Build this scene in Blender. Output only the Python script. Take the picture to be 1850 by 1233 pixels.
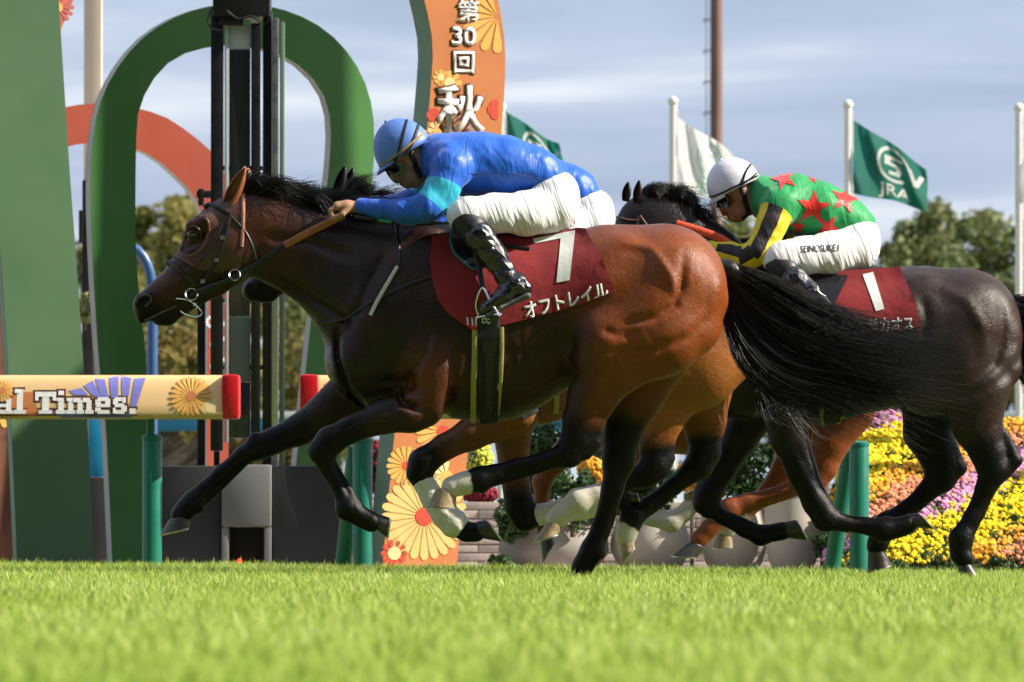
import bpy, bmesh, math, random
import numpy as np
from mathutils import Vector, Matrix, noise as mnoise
from mathutils.bvhtree import BVHTree
from mathutils.geometry import delaunay_2d_cdt

random.seed(7)
RNG = np.random.default_rng(7)
for o in list(bpy.data.objects):
    bpy.data.objects.remove(o, do_unlink=True)
SC = bpy.context.scene
COL = SC.collection

# ------------------------------------------------------------------ camera
CAMY, CAMZ, FPX = -30.0, 0.27, 12333.0
HORIZON = 945.0                       # picture row (of 1233) the horizon falls on
PITCH = math.atan((HORIZON - 616.5) / FPX)
cam_d = bpy.data.cameras.new('camera')
cam_d.sensor_width = 36.0
cam_d.lens = FPX / 1850 * 36
cam_d.clip_start, cam_d.clip_end = 0.5, 3000
cam_d.dof.use_dof = True
cam_d.dof.focus_distance = 29.9
cam_d.dof.aperture_fstop = 8.0
cam = bpy.data.objects.new('camera', cam_d)
COL.objects.link(cam)
cam.location = (0, CAMY, CAMZ)
cam.rotation_euler = (math.pi / 2 + PITCH, 0, 0)
SC.camera = cam

# ------------------------------------------------------------------ light
SUN_AZ, SUN_EL = 6.0, 37.0           # degrees from +x towards the camera, and up
sv = Vector((math.cos(math.radians(SUN_EL)) * math.cos(math.radians(SUN_AZ)),
             -math.cos(math.radians(SUN_EL)) * math.sin(math.radians(SUN_AZ)),
             math.sin(math.radians(SUN_EL))))
sun_d = bpy.data.lights.new('sun', 'SUN')
sun_d.energy = 5.0
sun_d.angle = math.radians(0.53)
sun_d.color = (1.0, 0.91, 0.78)
sun = bpy.data.objects.new('sun', sun_d)
COL.objects.link(sun)
sun.rotation_euler = sv.to_track_quat('Z', 'Y').to_euler()

world = bpy.data.worlds.new('World')
SC.world = world
world.use_nodes = True
wt = world.node_tree
wt.nodes.clear()
def wn(t, **k):
    n = wt.nodes.new(t)
    for a, b in k.items():
        setattr(n, a, b)
    return n
w_out = wn('ShaderNodeOutputWorld')
w_bg = wn('ShaderNodeBackground')
w_bg.inputs['Strength'].default_value = 0.072
w_sky = wn('ShaderNodeTexSky', sky_type='NISHITA', sun_disc=False)
w_sky.sun_elevation = math.radians(SUN_EL)
w_sky.sun_rotation = math.atan2(sv.x, sv.y)
w_sky.dust_density = 0.6
w_sky.ozone_density = 2.0
# layered cloud: long flat bands, the same all round the horizon
w_tc = wn('ShaderNodeTexCoord')
w_map = wn('ShaderNodeMapping')
w_map.inputs['Scale'].default_value = (8.0, 8.0, 70.0)
w_n1 = wn('ShaderNodeTexNoise')
w_n1.inputs['Scale'].default_value = 1.0
w_n1.inputs['Detail'].default_value = 5.0
w_n1.inputs['Roughness'].default_value = 0.52
w_n1.inputs['Distortion'].default_value = 0.35
w_r1 = wn('ShaderNodeValToRGB')
cr = w_r1.color_ramp
cr.elements[0].position, cr.elements[0].color = 0.34, (3.3, 4.0, 5.5, 1)
cr.elements[1].position, cr.elements[1].color = 0.66, (7.0, 7.5, 8.2, 1)
e = cr.elements.new(0.52); e.color = (4.6, 5.35, 6.8, 1)
w_mix = wn('ShaderNodeMixRGB')
w_mix.inputs['Fac'].default_value = 0.9
wt.links.new(w_tc.outputs['Generated'], w_map.inputs['Vector'])
wt.links.new(w_map.outputs['Vector'], w_n1.inputs['Vector'])
wt.links.new(w_n1.outputs['Fac'], w_r1.inputs['Fac'])
wt.links.new(w_sky.outputs['Color'], w_mix.inputs['Color1'])
wt.links.new(w_r1.outputs['Color'], w_mix.inputs['Color2'])
wt.links.new(w_mix.outputs['Color'], w_bg.inputs['Color'])
wt.links.new(w_bg.outputs['Background'], w_out.inputs['Surface'])

SC.view_settings.view_transform = 'Standard'
SC.view_settings.look = 'None'
SC.view_settings.exposure = 0.80
SC.view_settings.gamma = 1.0
SC.view_settings.use_curve_mapping = False
SC.render.engine = 'CYCLES'
SC.cycles.use_denoising = True
SC.cycles.max_bounces = 8
SC.cycles.transparent_max_bounces = 16

# ------------------------------------------------------------------ helpers: space
CT, ST = math.cos(PITCH), math.sin(PITCH)
def W(px, py, y=0.0):
    """world point seen at picture point (px, py) and standing at depth y"""
    a, b = (px - 925.0) / FPX, (616.5 - py) / FPX
    d = (a, CT - b * ST, ST + b * CT)
    t = (y - CAMY) / d[1]
    return Vector((a * t, y, CAMZ + d[2] * t))
def S(y=0.0):
    return FPX / (y - CAMY)            # pixels per metre at depth y
def XZ(pts, y=0.0):
    return [(W(a, b, y).x, W(a, b, y).z) for a, b in pts]
def ground_z(x, y=0.0):
    return -0.009 * x

# ------------------------------------------------------------------ helpers: objects
def link(name, me, mats=None, parent=None):
    o = bpy.data.objects.new(name, me)
    COL.objects.link(o)
    if mats is not None and me is not None and not me.materials:
        for m in (mats if isinstance(mats, (list, tuple)) else [mats]):
            me.materials.append(m)
    if parent is not None:
        o.parent = parent
    return o
def tag(o, label=None, cat=None, group=None, kind=None):
    if label: o['label'] = label
    if cat: o['category'] = cat
    if group: o['group'] = group
    if kind: o['kind'] = kind
    return o
def empty(name, label=None, cat=None, group=None, loc=(0, 0, 0)):
    o = bpy.data.objects.new(name, None)
    COL.objects.link(o)
    o.location = loc
    o.empty_display_size = 0.05
    return tag(o, label, cat, group)
def rebase(root, loc):
    """put a thing's empty at its base without moving its parts"""
    root.location = loc
    for c in root.children:
        c.matrix_parent_inverse = Matrix.Translation(-Vector(loc))
def mesh_np(name, V, Q, smooth=True):
    """mesh from numpy arrays: V (n,3), Q (m,3|4)"""
    V = np.asarray(V, np.float32); Q = np.asarray(Q, np.int32)
    me = bpy.data.meshes.new(name)
    n, m, k = len(V), len(Q), Q.shape[1]
    me.vertices.add(n); me.vertices.foreach_set('co', V.ravel())
    me.loops.add(m * k); me.loops.foreach_set('vertex_index', Q.ravel())
    me.polygons.add(m)
    me.polygons.foreach_set('loop_start', np.arange(0, m * k, k, dtype=np.int32))
    me.polygons.foreach_set('loop_total', np.full(m, k, np.int32))
    if smooth:
        me.polygons.foreach_set('use_smooth', np.ones(m, bool))
    me.update(calc_edges=True)
    return me
def attr(me, name, vals):
    a = me.attributes.new(name, 'FLOAT', 'POINT')
    a.data.foreach_set('value', np.asarray(vals, np.float32))
def attr_col(me, name, vals):
    a = me.attributes.new(name, 'FLOAT_COLOR', 'POINT')
    v = np.ones((len(vals), 4), np.float32); v[:, :3] = vals
    a.data.foreach_set('color', v.ravel())
def bm_mesh(name, bm, smooth=False, autosmooth=None):
    me = bpy.data.meshes.new(name)
    bmesh.ops.recalc_face_normals(bm, faces=bm.faces)
    bm.to_mesh(me); bm.free()
    if smooth:
        for p in me.polygons: p.use_smooth = True
        if autosmooth:
            me.set_sharp_from_angle(angle=math.radians(autosmooth))
    return me
def add_box(bm, lo, hi, rot=None, bevel=0.0):
    lo, hi = Vector(lo), Vector(hi)
    c, s = (lo + hi) / 2, hi - lo
    r = bmesh.ops.create_cube(bm, size=1.0)
    vs = r['verts']
    for v in vs:
        v.co = Vector((v.co.x * s.x, v.co.y * s.y, v.co.z * s.z))
    if bevel:
        es = list({e for v in vs for e in v.link_edges})
        q = bmesh.ops.bevel(bm, geom=es, offset=bevel, segments=2, affect='EDGES', profile=0.6)
        vs = list({v for f in q['faces'] for v in f.verts} | {v for v in vs if v.is_valid})
    for v in vs:
        p = v.co
        if rot is not None: p = rot @ p
        v.co = p + c
    return vs
def box(name, lo, hi, m, parent=None, bevel=0.004, rot=None):
    bm = bmesh.new(); add_box(bm, lo, hi, rot, bevel)
    return link(name, bm_mesh(name, bm, True, 35), m, parent)
def tube_pts(P, R, n=8, cap=True, flat=1.0, up=None):
    """tube mesh arrays along a polyline; R scalar or list; flat squashes along binormal"""
    P = [Vector(p) for p in P]
    if not isinstance(R, (list, tuple, np.ndarray)): R = [R] * len(P)
    V, F = [], []
    prev = None
    for i, p in enumerate(P):
        t = (P[min(i + 1, len(P) - 1)] - P[max(i - 1, 0)]).normalized()
        if prev is None:
            a = Vector(up) if up else (Vector((0, -1, 0)) if abs(t.y) < 0.8 else Vector((0, 0, 1)))
        else:
            a = prev
        a = (a - t * a.dot(t)).normalized()
        prev = a
        b = t.cross(a)
        for k in range(n):
            an = 2 * math.pi * k / n
            V.append(p + (a * math.cos(an) * flat + b * math.sin(an)) * R[i])
    for i in range(len(P) - 1):
        for k in range(n):
            k2 = (k + 1) % n
            F.append((i * n + k, i * n + k2, (i + 1) * n + k2, (i + 1) * n + k))
    me_f = list(F)
    if cap:
        me_f.append(tuple(range(n - 1, -1, -1)))
        me_f.append(tuple(range((len(P) - 1) * n, len(P) * n)))
    return [tuple(v) for v in V], me_f
def tube(name, P, R, m, parent=None, n=8, flat=1.0, up=None, smooth=True):
    V, F = tube_pts(P, R, n, True, flat, up)
    me = bpy.data.meshes.new(name); me.from_pydata(V, [], F); me.update()
    bm = bmesh.new(); bm.from_mesh(me); bmesh.ops.recalc_face_normals(bm, faces=bm.faces); bm.to_mesh(me); bm.free()
    if smooth:
        for p in me.polygons: p.use_smooth = True
        me.set_sharp_from_angle(angle=math.radians(50))
    return link(name, me, m, parent)
def lathe(name, prof, m, parent=None, loc=(0, 0, 0), n=32, smooth=True):
    """prof: list of (radius, z)"""
    V, F = [], []
    for r, z in prof:
        for k in range(n):
            a = 2 * math.pi * k / n
            V.append((loc[0] + r * math.cos(a), loc[1] + r * math.sin(a), loc[2] + z))
    for i in range(len(prof) - 1):
        for k in range(n):
            k2 = (k + 1) % n
            F.append((i * n + k, i * n + k2, (i + 1) * n + k2, (i + 1) * n + k))
    F.append(tuple(range(n - 1, -1, -1))); F.append(tuple(range((len(prof) - 1) * n, len(prof) * n)))
    me = bpy.data.meshes.new(name); me.from_pydata(V, [], F); me.update()
    if smooth:
        for p in me.polygons: p.use_smooth = True
        me.set_sharp_from_angle(angle=math.radians(40))
    return link(name, me, m, parent)
def resample(P, n):
    P = np.array([tuple(p) for p in P], float)
    # Catmull-Rom through the points, then even samples
    Q = []
    m = len(P)
    for i in range(m - 1):
        p0, p1, p2, p3 = P[max(i - 1, 0)], P[i], P[i + 1], P[min(i + 2, m - 1)]
        for t in np.linspace(0, 1, 12, endpoint=False):
            Q.append(0.5 * ((2 * p1) + (-p0 + p2) * t + (2 * p0 - 5 * p1 + 4 * p2 - p3) * t ** 2 + (-p0 + 3 * p1 - 3 * p2 + p3) * t ** 3))
    Q.append(P[-1]); Q = np.array(Q)
    L = np.concatenate([[0], np.cumsum(np.linalg.norm(np.diff(Q, axis=0), axis=1))])
    s = np.linspace(0, L[-1], n)
    return np.stack([np.interp(s, L, Q[:, k]) for k in range(P.shape[1])], 1)
def copy_tree(o, parent=None):
    c = o.copy(); COL.objects.link(c)
    c.parent = parent
    if parent is not None: c.matrix_parent_inverse = o.matrix_parent_inverse.copy()
    for ch in list(o.children): copy_tree(ch, c)
    return c

# ------------------------------------------------------------------ helpers: materials
class NT:
    def __init__(self, name):
        self.m = bpy.data.materials.new(name); self.m.use_nodes = True
        self.t = self.m.node_tree; self.t.nodes.clear()
        self.out = self.t.nodes.new('ShaderNodeOutputMaterial')
        self.p = self.t.nodes.new('ShaderNodeBsdfPrincipled')
        self.t.links.new(self.p.outputs[0], self.out.inputs[0])
    def n(self, t, **k):
        n = self.t.nodes.new(t)
        for a, b in k.items(): setattr(n, a, b)
        return n
    def l(self, a, b): self.t.links.new(a, b)
    def set(self, **k):
        for a, b in k.items():
            s = self.p.inputs[a.replace('_', ' ')]
            s.default_value = tuple(b) + (1,) if isinstance(b, (tuple, list)) and len(b) == 3 and len(s.default_value) == 4 else b
    def coord(self, scale=(1, 1, 1), kind='Object'):
        c = self.n('ShaderNodeTexCoord'); mp = self.n('ShaderNodeMapping')
        mp.inputs['Scale'].default_value = scale
        self.l(c.outputs[kind], mp.inputs[0]); return mp.outputs[0]
    def noise(self, scale=5, detail=4, rough=0.55, vec=None, dist=0.0):
        n = self.n('ShaderNodeTexNoise')
        n.inputs['Scale'].default_value = scale; n.inputs['Detail'].default_value = detail
        n.inputs['Roughness'].default_value = rough; n.inputs['Distortion'].default_value = dist
        if vec is None: vec = self.coord()
        self.l(vec, n.inputs['Vector']); return n.outputs['Fac']
    def ramp(self, fac, stops, interp='LINEAR'):
        r = self.n('ShaderNodeValToRGB'); r.color_ramp.interpolation = interp
        e = r.color_ramp.elements
        while len(e) < len(stops): e.new(0.5)
        for i, (p, c) in enumerate(stops):
            e[i].position = p
            e[i].color = (c, c, c, 1) if isinstance(c, (int, float)) else tuple(c) + (1,)
        self.l(fac, r.inputs[0]); return r.outputs['Color']
    def mix(self, fac, a, b, mode='MIX'):
        n = self.n('ShaderNodeMixRGB', blend_type=mode)
        for s, v in ((0, fac), (1, a), (2, b)):
            if isinstance(v, (int, float)): n.inputs[s].default_value = v if s == 0 else (v, v, v, 1)
            elif isinstance(v, (tuple, list)): n.inputs[s].default_value = tuple(v) + (1,)
            else: self.l(v, n.inputs[s])
        return n.outputs[0]
    def math(self, op, a, b=0.0):
        n = self.n('ShaderNodeMath', operation=op)
        for s, v in ((0, a), (1, b)):
            if isinstance(v, (int, float)): n.inputs[s].default_value = v
            else: self.l(v, n.inputs[s])
        return n.outputs[0]
    def attr(self, name):
        n = self.n('ShaderNodeAttribute'); n.attribute_name = name; return n
    def bump(self, h, strength=0.3, dist=0.01, normal=None):
        b = self.n('ShaderNodeBump'); b.inputs['Strength'].default_value = strength
        b.inputs['Distance'].default_value = dist; self.l(h, b.inputs['Height'])
        if normal is not None: self.l(normal, b.inputs['Normal'])
        self.l(b.outputs[0], self.p.inputs['Normal']); return b.outputs[0]
def mat(name, col, rough=0.55, var=0.18, scale=9.0, bump=0.15, bscale=60.0, bdist=0.004, metal=0.0, spec=0.5, sheen=0.0, coat=0.0, dirt=None):
    t = NT(name)
    v = t.noise(scale, 5, 0.6)
    dark = tuple(c * (1 - var) for c in col); lite = tuple(min(1, c * (1 + var)) for c in col)
    c = t.ramp(v, [(0.3, dark), (0.7, lite)])
    if dirt:
        d = t.ramp(t.noise(scale * 0.45, 6, 0.7), [(0.52, 0.0), (0.75, 0.55)])
        c = t.mix(d, c, dirt)
    t.l(c, t.p.inputs['Base Color'])
    r = t.ramp(t.noise(scale * 2.3, 4), [(0.3, max(0.02, rough - 0.08)), (0.7, min(1, rough + 0.08))])
    t.l(r, t.p.inputs['Roughness'])
    t.set(Metallic=metal, Specular_IOR_Level=spec, Sheen_Weight=sheen, Coat_Weight=coat)
    if bump: t.bump(t.noise(bscale, 5, 0.6), bump, bdist)
    return t.m
# ------------------------------------------------------------------ soft bodies: a distance field, meshed
class Field:
    """prims are tapered limbs (a, b, ra, rb, sa, sb, k): ends, radii, sideways squash, blend"""
    def __init__(self, prims, h, pad=0.03):
        self.h = h; self.prims = prims
        lo = np.array([1e9] * 3); hi = -lo
        for p in prims:
            for c, r, s in ((p['a'], p['ra'], p['sa']), (p['b'], p['rb'], p['sb'])):
                e = np.array([r, r * max(s, 0.2), r])
                lo = np.minimum(lo, c - e); hi = np.maximum(hi, c + e)
        self.lo = lo - pad - 2 * h; hi = hi + pad + 2 * h
        n = np.ceil((hi - self.lo) / h).astype(int) + 1
        self.n = n
        self.ax = [self.lo[i] + h * np.arange(n[i]) for i in range(3)]
        self.f = np.full(n, 0.3, np.float32)
        for p in prims: self.apply(p)
    @staticmethod
    def dist(p, X, Y, Z):
        a, b = p['a'], p['b']; ba = b - a
        L2 = float(ba @ ba) + 1e-9
        t = np.clip(((X - a[0]) * ba[0] + (Y - a[1]) * ba[1] + (Z - a[2]) * ba[2]) / L2, 0, 1)
        r = p['ra'] + (p['rb'] - p['ra']) * t; s = p['sa'] + (p['sb'] - p['sa']) * t
        dx = X - a[0] - ba[0] * t; dy = (Y - a[1] - ba[1] * t); dz = Z - a[2] - ba[2] * t
        q = np.sqrt(dx * dx + dz * dz + (dy / s) ** 2) + 1e-9
        g = np.sqrt(dx * dx + dz * dz + (dy / (s * s)) ** 2) / q
        return ((q - r) / np.maximum(g, 0.3)).astype(np.float32), t
    def apply(self, p):
        k = p['k']; h = self.h
        m = abs(k) + 3 * h
        e = np.maximum(np.array([p['ra'], p['ra'] * max(p['sa'], .2), p['ra']]), np.array([p['rb'], p['rb'] * max(p['sb'], .2), p['rb']])) + m
        lo = np.minimum(p['a'], p['b']) - e; hi = np.maximum(p['a'], p['b']) + e
        i0 = np.clip(((lo - self.lo) / h).astype(int), 0, self.n - 1); i1 = np.clip(((hi - self.lo) / h).astype(int) + 2, 1, self.n)
        sl = tuple(slice(i0[i], i1[i]) for i in range(3))
        X = self.ax[0][sl[0]][:, None, None]; Y = self.ax[1][sl[1]][None, :, None]; Z = self.ax[2][sl[2]][None, None, :]
        d, _ = self.dist(p, X, Y, Z)
        f = self.f[sl]
        if p.get('sub'):
            hh = np.maximum(k - np.abs(-d - f), 0) / k
            self.f[sl] = np.maximum(f, -d) + hh * hh * k * 0.25
        else:
            hh = np.maximum(k - np.abs(d - f), 0) / k
            self.f[sl] = np.minimum(f, d) - hh * hh * k * 0.25
    def groove(self, pts, w, amp, side=None):
        """pts in (x,z) metres; amp>0 carves, amp<0 raises a ridge"""
        X = self.ax[0][:, None]; Z = self.ax[2][None, :]
        d = np.full((self.n[0], self.n[2]), 1e9)
        P = np.array(pts, float); nP = len(P)
        T = np.zeros_like(d)
        for i in range(nP - 1):
            a, b = P[i], P[i + 1]; ba = b - a
            t = np.clip(((X - a[0]) * ba[0] + (Z - a[1]) * ba[1]) / (ba @ ba + 1e-9), 0, 1)
            q = np.hypot(X - a[0] - t * ba[0], Z - a[1] - t * ba[1])
            T = np.where(q < d, (i + t) / (nP - 1), T); d = np.minimum(d, q)
        g = amp * np.exp(-(d / w) ** 2) * np.clip(np.minimum(T, 1 - T) * 5 + 0.25, 0, 1)
        g = g.astype(np.float32)[:, None, :]
        if side is not None:
            y = self.ax[1][None, :, None]
            g = g * np.clip(-side * y / 0.05, 0, 1).astype(np.float32)
        self.f += g
    def mesh(self, smooth=1):
        f = self.f; h = self.h
        s = f < 0
        c = [s[i:s.shape[0] - 1 + i, j:s.shape[1] - 1 + j, k:s.shape[2] - 1 + k] for i in (0, 1) for j in (0, 1) for k in (0, 1)]
        anyc = c[0].copy(); allc = c[0].copy()
        for q in c[1:]: anyc |= q; allc &= q
        mask = anyc & ~allc
        I, J, K = np.nonzero(mask)
        idx = np.full(mask.shape, -1, np.int32); idx[I, J, K] = np.arange(len(I))
        pos = np.zeros((len(I), 3)); cnt = np.zeros(len(I))
        for ax in range(3):
            for u in (0, 1):
                for v in (0, 1):
                    o = [0, 0, 0]; o[(ax + 1) % 3] = u; o[(ax + 2) % 3] = v
                    o2 = list(o); o2[ax] = 1
                    fa = f[I + o[0], J + o[1], K + o[2]]; fb = f[I + o2[0], J + o2[1], K + o2[2]]
                    m = (fa < 0) != (fb < 0)
                    t = np.where(m, fa / np.where(m, fa - fb, 1), 0)
                    q = np.stack([np.full(len(I), o[i], float) for i in range(3)], 1); q[:, ax] += t
                    pos[m] += q[m]; cnt[m] += 1
        V = (np.stack([I, J, K], 1) + pos / cnt[:, None]) * h + self.lo
        F = []
        for ax in range(3):
            sa = [slice(None)] * 3; sb = [slice(None)] * 3
            sa[ax] = slice(0, -1); sb[ax] = slice(1, None)
            A, B = s[tuple(sa)], s[tuple(sb)]
            m = A != B
            u, v = (ax + 1) % 3, (ax + 2) % 3
            E = np.array(np.nonzero(m)).T
            ok = (E[:, u] > 0) & (E[:, v] > 0) & (E[:, u] < self.n[u] - 1) & (E[:, v] < self.n[v] - 1)
            E = E[ok]
            q = []
            for du, dv in ((-1, -1), (0, -1), (0, 0), (-1, 0)):
                e = E.copy(); e[:, u] += du; e[:, v] += dv
                q.append(idx[e[:, 0], e[:, 1], e[:, 2]])
            Q = np.stack(q, 1)
            flip = ~A[tuple(E.T)]
            Q[flip] = Q[flip][:, ::-1]
            F.append(Q)
        F = np.concatenate(F); F = F[(F >= 0).all(1)]
        for _ in range(smooth):
            acc = np.zeros_like(V); n = np.zeros(len(V))
            for a, b in ((0, 1), (1, 2), (2, 3), (3, 0)):
                np.add.at(acc, F[:, a], V[F[:, b]]); np.add.at(acc, F[:, b], V[F[:, a]])
                np.add.at(n, F[:, a], 1); np.add.at(n, F[:, b], 1)
            V = V * 0.5 + acc / np.maximum(n, 1)[:, None] * 0.5
        return V, F
def limb(pts, y0=0.0, k=0.03, tint=None, sub=False, sh=0.0):
    """chain of tapered limbs; pts: (px, py, r_px, dy, squash[, tint...]) in picture pixels at depth y0"""
    out = []
    q = []
    for p in pts:
        x, y, r = p[:3]; dy = p[3] if len(p) > 3 else 0.0; s = p[4] if len(p) > 4 else 1.0
        q.append((np.array(W(x, y, y0 + dy)), r / S(y0) , s, (p[5] if len(p) > 5 else 0.0), (p[6] if len(p) > 6 else 0.0)))
    if len(q) == 1: q = [q[0], (q[0][0] + np.array([1e-4, 0, 0]),) + q[0][1:]]
    for a, b in zip(q[:-1], q[1:]):
        out.append(dict(a=a[0], b=b[0], ra=a[1], rb=b[1], sa=a[2], sb=b[2], k=k, sub=sub, ta=np.array(a[3:5]), tb=np.array(b[3:5])))
    return out
def tints(prims, V, soft=0.02):
    acc = np.zeros((len(V), 2)); w = np.zeros(len(V))
    D = []; T = []
    for p in prims:
        if p.get('sub'): continue
        d, t = Field.dist(p, V[:, 0], V[:, 1], V[:, 2])
        D.append(d); T.append(p['ta'][None] * (1 - t[:, None]) + p['tb'][None] * t[:, None])
    D = np.array(D); m = D.min(0)
    for d, t in zip(D, T):
        q = np.exp(-(d - m) / soft); acc += t * q[:, None]; w += q
    return acc / w[:, None]
def fold_noise(V, N, amp, freq, stretch, seed=0, ridged=True):
    """push vertices along normals by stretched noise: cloth creases"""
    out = V.copy()
    st = Matrix(stretch)
    off = Vector((seed * 3.1, seed * 1.7, seed * 2.3))
    for i in range(len(V)):
        p = st @ Vector(V[i]) * freq + off
        n = mnoise.noise(p) + 0.5 * mnoise.noise(p * 2.1)
        if ridged: n = 0.6 - abs(n) * 2.2
        out[i] += N[i] * (amp * n)
    return out
def vnormals(V, F):
    n = np.zeros_like(V)
    fn = np.cross(V[F[:, 2]] - V[F[:, 0]], V[F[:, 3 if F.shape[1] > 3 else 1]] - V[F[:, 1 if F.shape[1] > 3 else 0]])
    for k in range(F.shape[1]): np.add.at(n, F[:, k], fn)
    return n / (np.linalg.norm(n, axis=1)[:, None] + 1e-12)

# ------------------------------------------------------------------ things laid on a body: cast sideways on to it
class Skin:
    def __init__(self, V, F):
        self.t = BVHTree.FromPolygons([tuple(v) for v in V], [tuple(f) for f in F])
    def hit(self, x, z, side=-1, off=0.0):
        """outermost point of the body at (x, z) on the near (-1) or far (+1) side"""
        h = self.t.ray_cast(Vector((x, 10.0 * side, z)), Vector((0, -side, 0)))
        if h[0] is None:
            q = self.t.find_nearest(Vector((x, getattr(self, 'y0', 0.0) + 0.04 * side, z)))
            p, n = q[0], q[1]
        else:
            p, n = h[0], h[1]
        if n.y * side < 0: n = -n
        return p + n * off, n
def cdt(poly, step, holes=()):
    """even triangles inside a polygon (and outside its holes); 2-D"""
    def dens(pl):
        out = []
        for i in range(len(pl)):
            a, b = np.array(pl[i], float), np.array(pl[(i + 1) % len(pl)], float)
            n = max(1, int(np.linalg.norm(b - a) / step))
            for k in range(n): out.append(tuple(a + (b - a) * k / n))
        return out
    loops = [dens(poly)] + [dens(h) for h in holes]
    pts, edges = [], []
    for lp in loops:
        s = len(pts); pts += lp
        edges += [(s + i, s + (i + 1) % len(lp)) for i in range(len(lp))]
    P = np.array(loops[0]); lo, hi = P.min(0), P.max(0)
    for i, x in enumerate(np.arange(lo[0], hi[0], step)):
        for z in np.arange(lo[1] + (i % 2) * step / 2, hi[1], step):
            pts.append((x + random.uniform(-.1, .1) * step, z))
    def inside(p, lp):
        c = False; x, y = p
        for i in range(len(lp)):
            x1, y1 = lp[i]; x2, y2 = lp[i - 1]
            if (y1 > y) != (y2 > y) and x < (x2 - x1) * (y - y1) / (y2 - y1) + x1: c = not c
        return c
    r = delaunay_2d_cdt([Vector(p) for p in pts], edges, [], 0, 1e-6)
    V2, T = r[0], r[2]
    T = [t for t in T if inside(sum((V2[i] for i in t), Vector((0, 0))) / 3, poly) and not any(inside(sum((V2[i] for i in t), Vector((0, 0))) / 3, h) for h in holes)]
    return [tuple(v) for v in V2], T
def lay(name, skin, poly, off, thick, m, parent, y0=0.0, step=12, side=-1, holes=(), px=True, smooth_y=0):
    """a patch of cloth or leather laid on a body; poly in picture pixels at depth y0"""
    if px:
        poly = XZ(poly, y0); holes = [XZ(h, y0) for h in holes]
        step = step / S(y0)
    V2, T = cdt(poly, step, holes)
    used = sorted({i for t in T for i in t}); mp = {u: i for i, u in enumerate(used)}
    H = [skin.hit(V2[u][0], V2[u][1], side, 0.0) for u in used]
    P = np.array([h[0] for h in H]); N = np.array([h[1] for h in H])
    T = [tuple(mp[i] for i in t) for t in T]
    if smooth_y:
        nb = [set() for _ in P]
        for t in T:
            for i in range(3): nb[t[i]] |= {t[(i + 1) % 3], t[(i + 2) % 3]}
        for _ in range(smooth_y):
            y = P[:, 1].copy()
            for i, s in enumerate(nb):
                if s:
                    a = np.mean([y[j] for j in s])
                    P[i, 1] = min(y[i], a) if side < 0 else max(y[i], a)
    A = P + N * off; B = P + N * (off + thick)
    n = len(A)
    F = [t for t in T]
    bm = bmesh.new()
    va = [bm.verts.new(p) for p in B]
    for t in T:
        try: bm.faces.new([va[i] for i in t])
        except ValueError: pass
    bmesh.ops.recalc_face_normals(bm, faces=bm.faces)
    be = [e for e in bm.edges if len(e.link_faces) == 1]
    lower = {}
    for e in be:
        for v in e.verts:
            if v not in lower:
                i = va.index(v); lower[v] = bm.verts.new(A[i])
    for e in be:
        a, b = e.verts
        try: bm.faces.new([a, b, lower[b], lower[a]])
        except ValueError: pass
    me = bm_mesh(name, bm, True, 60)
    return link(name, me, m, parent)
def strap(name, skin, pts, w, m, parent, y0=0.0, n=24, off=0.004, thick=0.5, side=-1, lift=None):
    """a strap of half-width w (px) following picture points along the body"""
    q = resample(pts, n)
    P = []
    for i, (a, b) in enumerate(q):
        x, z = XZ([(a, b)], y0)[0]
        p, nn = skin.hit(x, z, side, off)
        P.append(p)
    P = np.array(P)
    for _ in range(2):
        P[1:-1] = P[1:-1] * 0.5 + (P[:-2] + P[2:]) * 0.25
    ww = w / S(y0)
    return tube(name, [Vector(p) for p in P], ww, m, parent, n=8, flat=thick)

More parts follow.
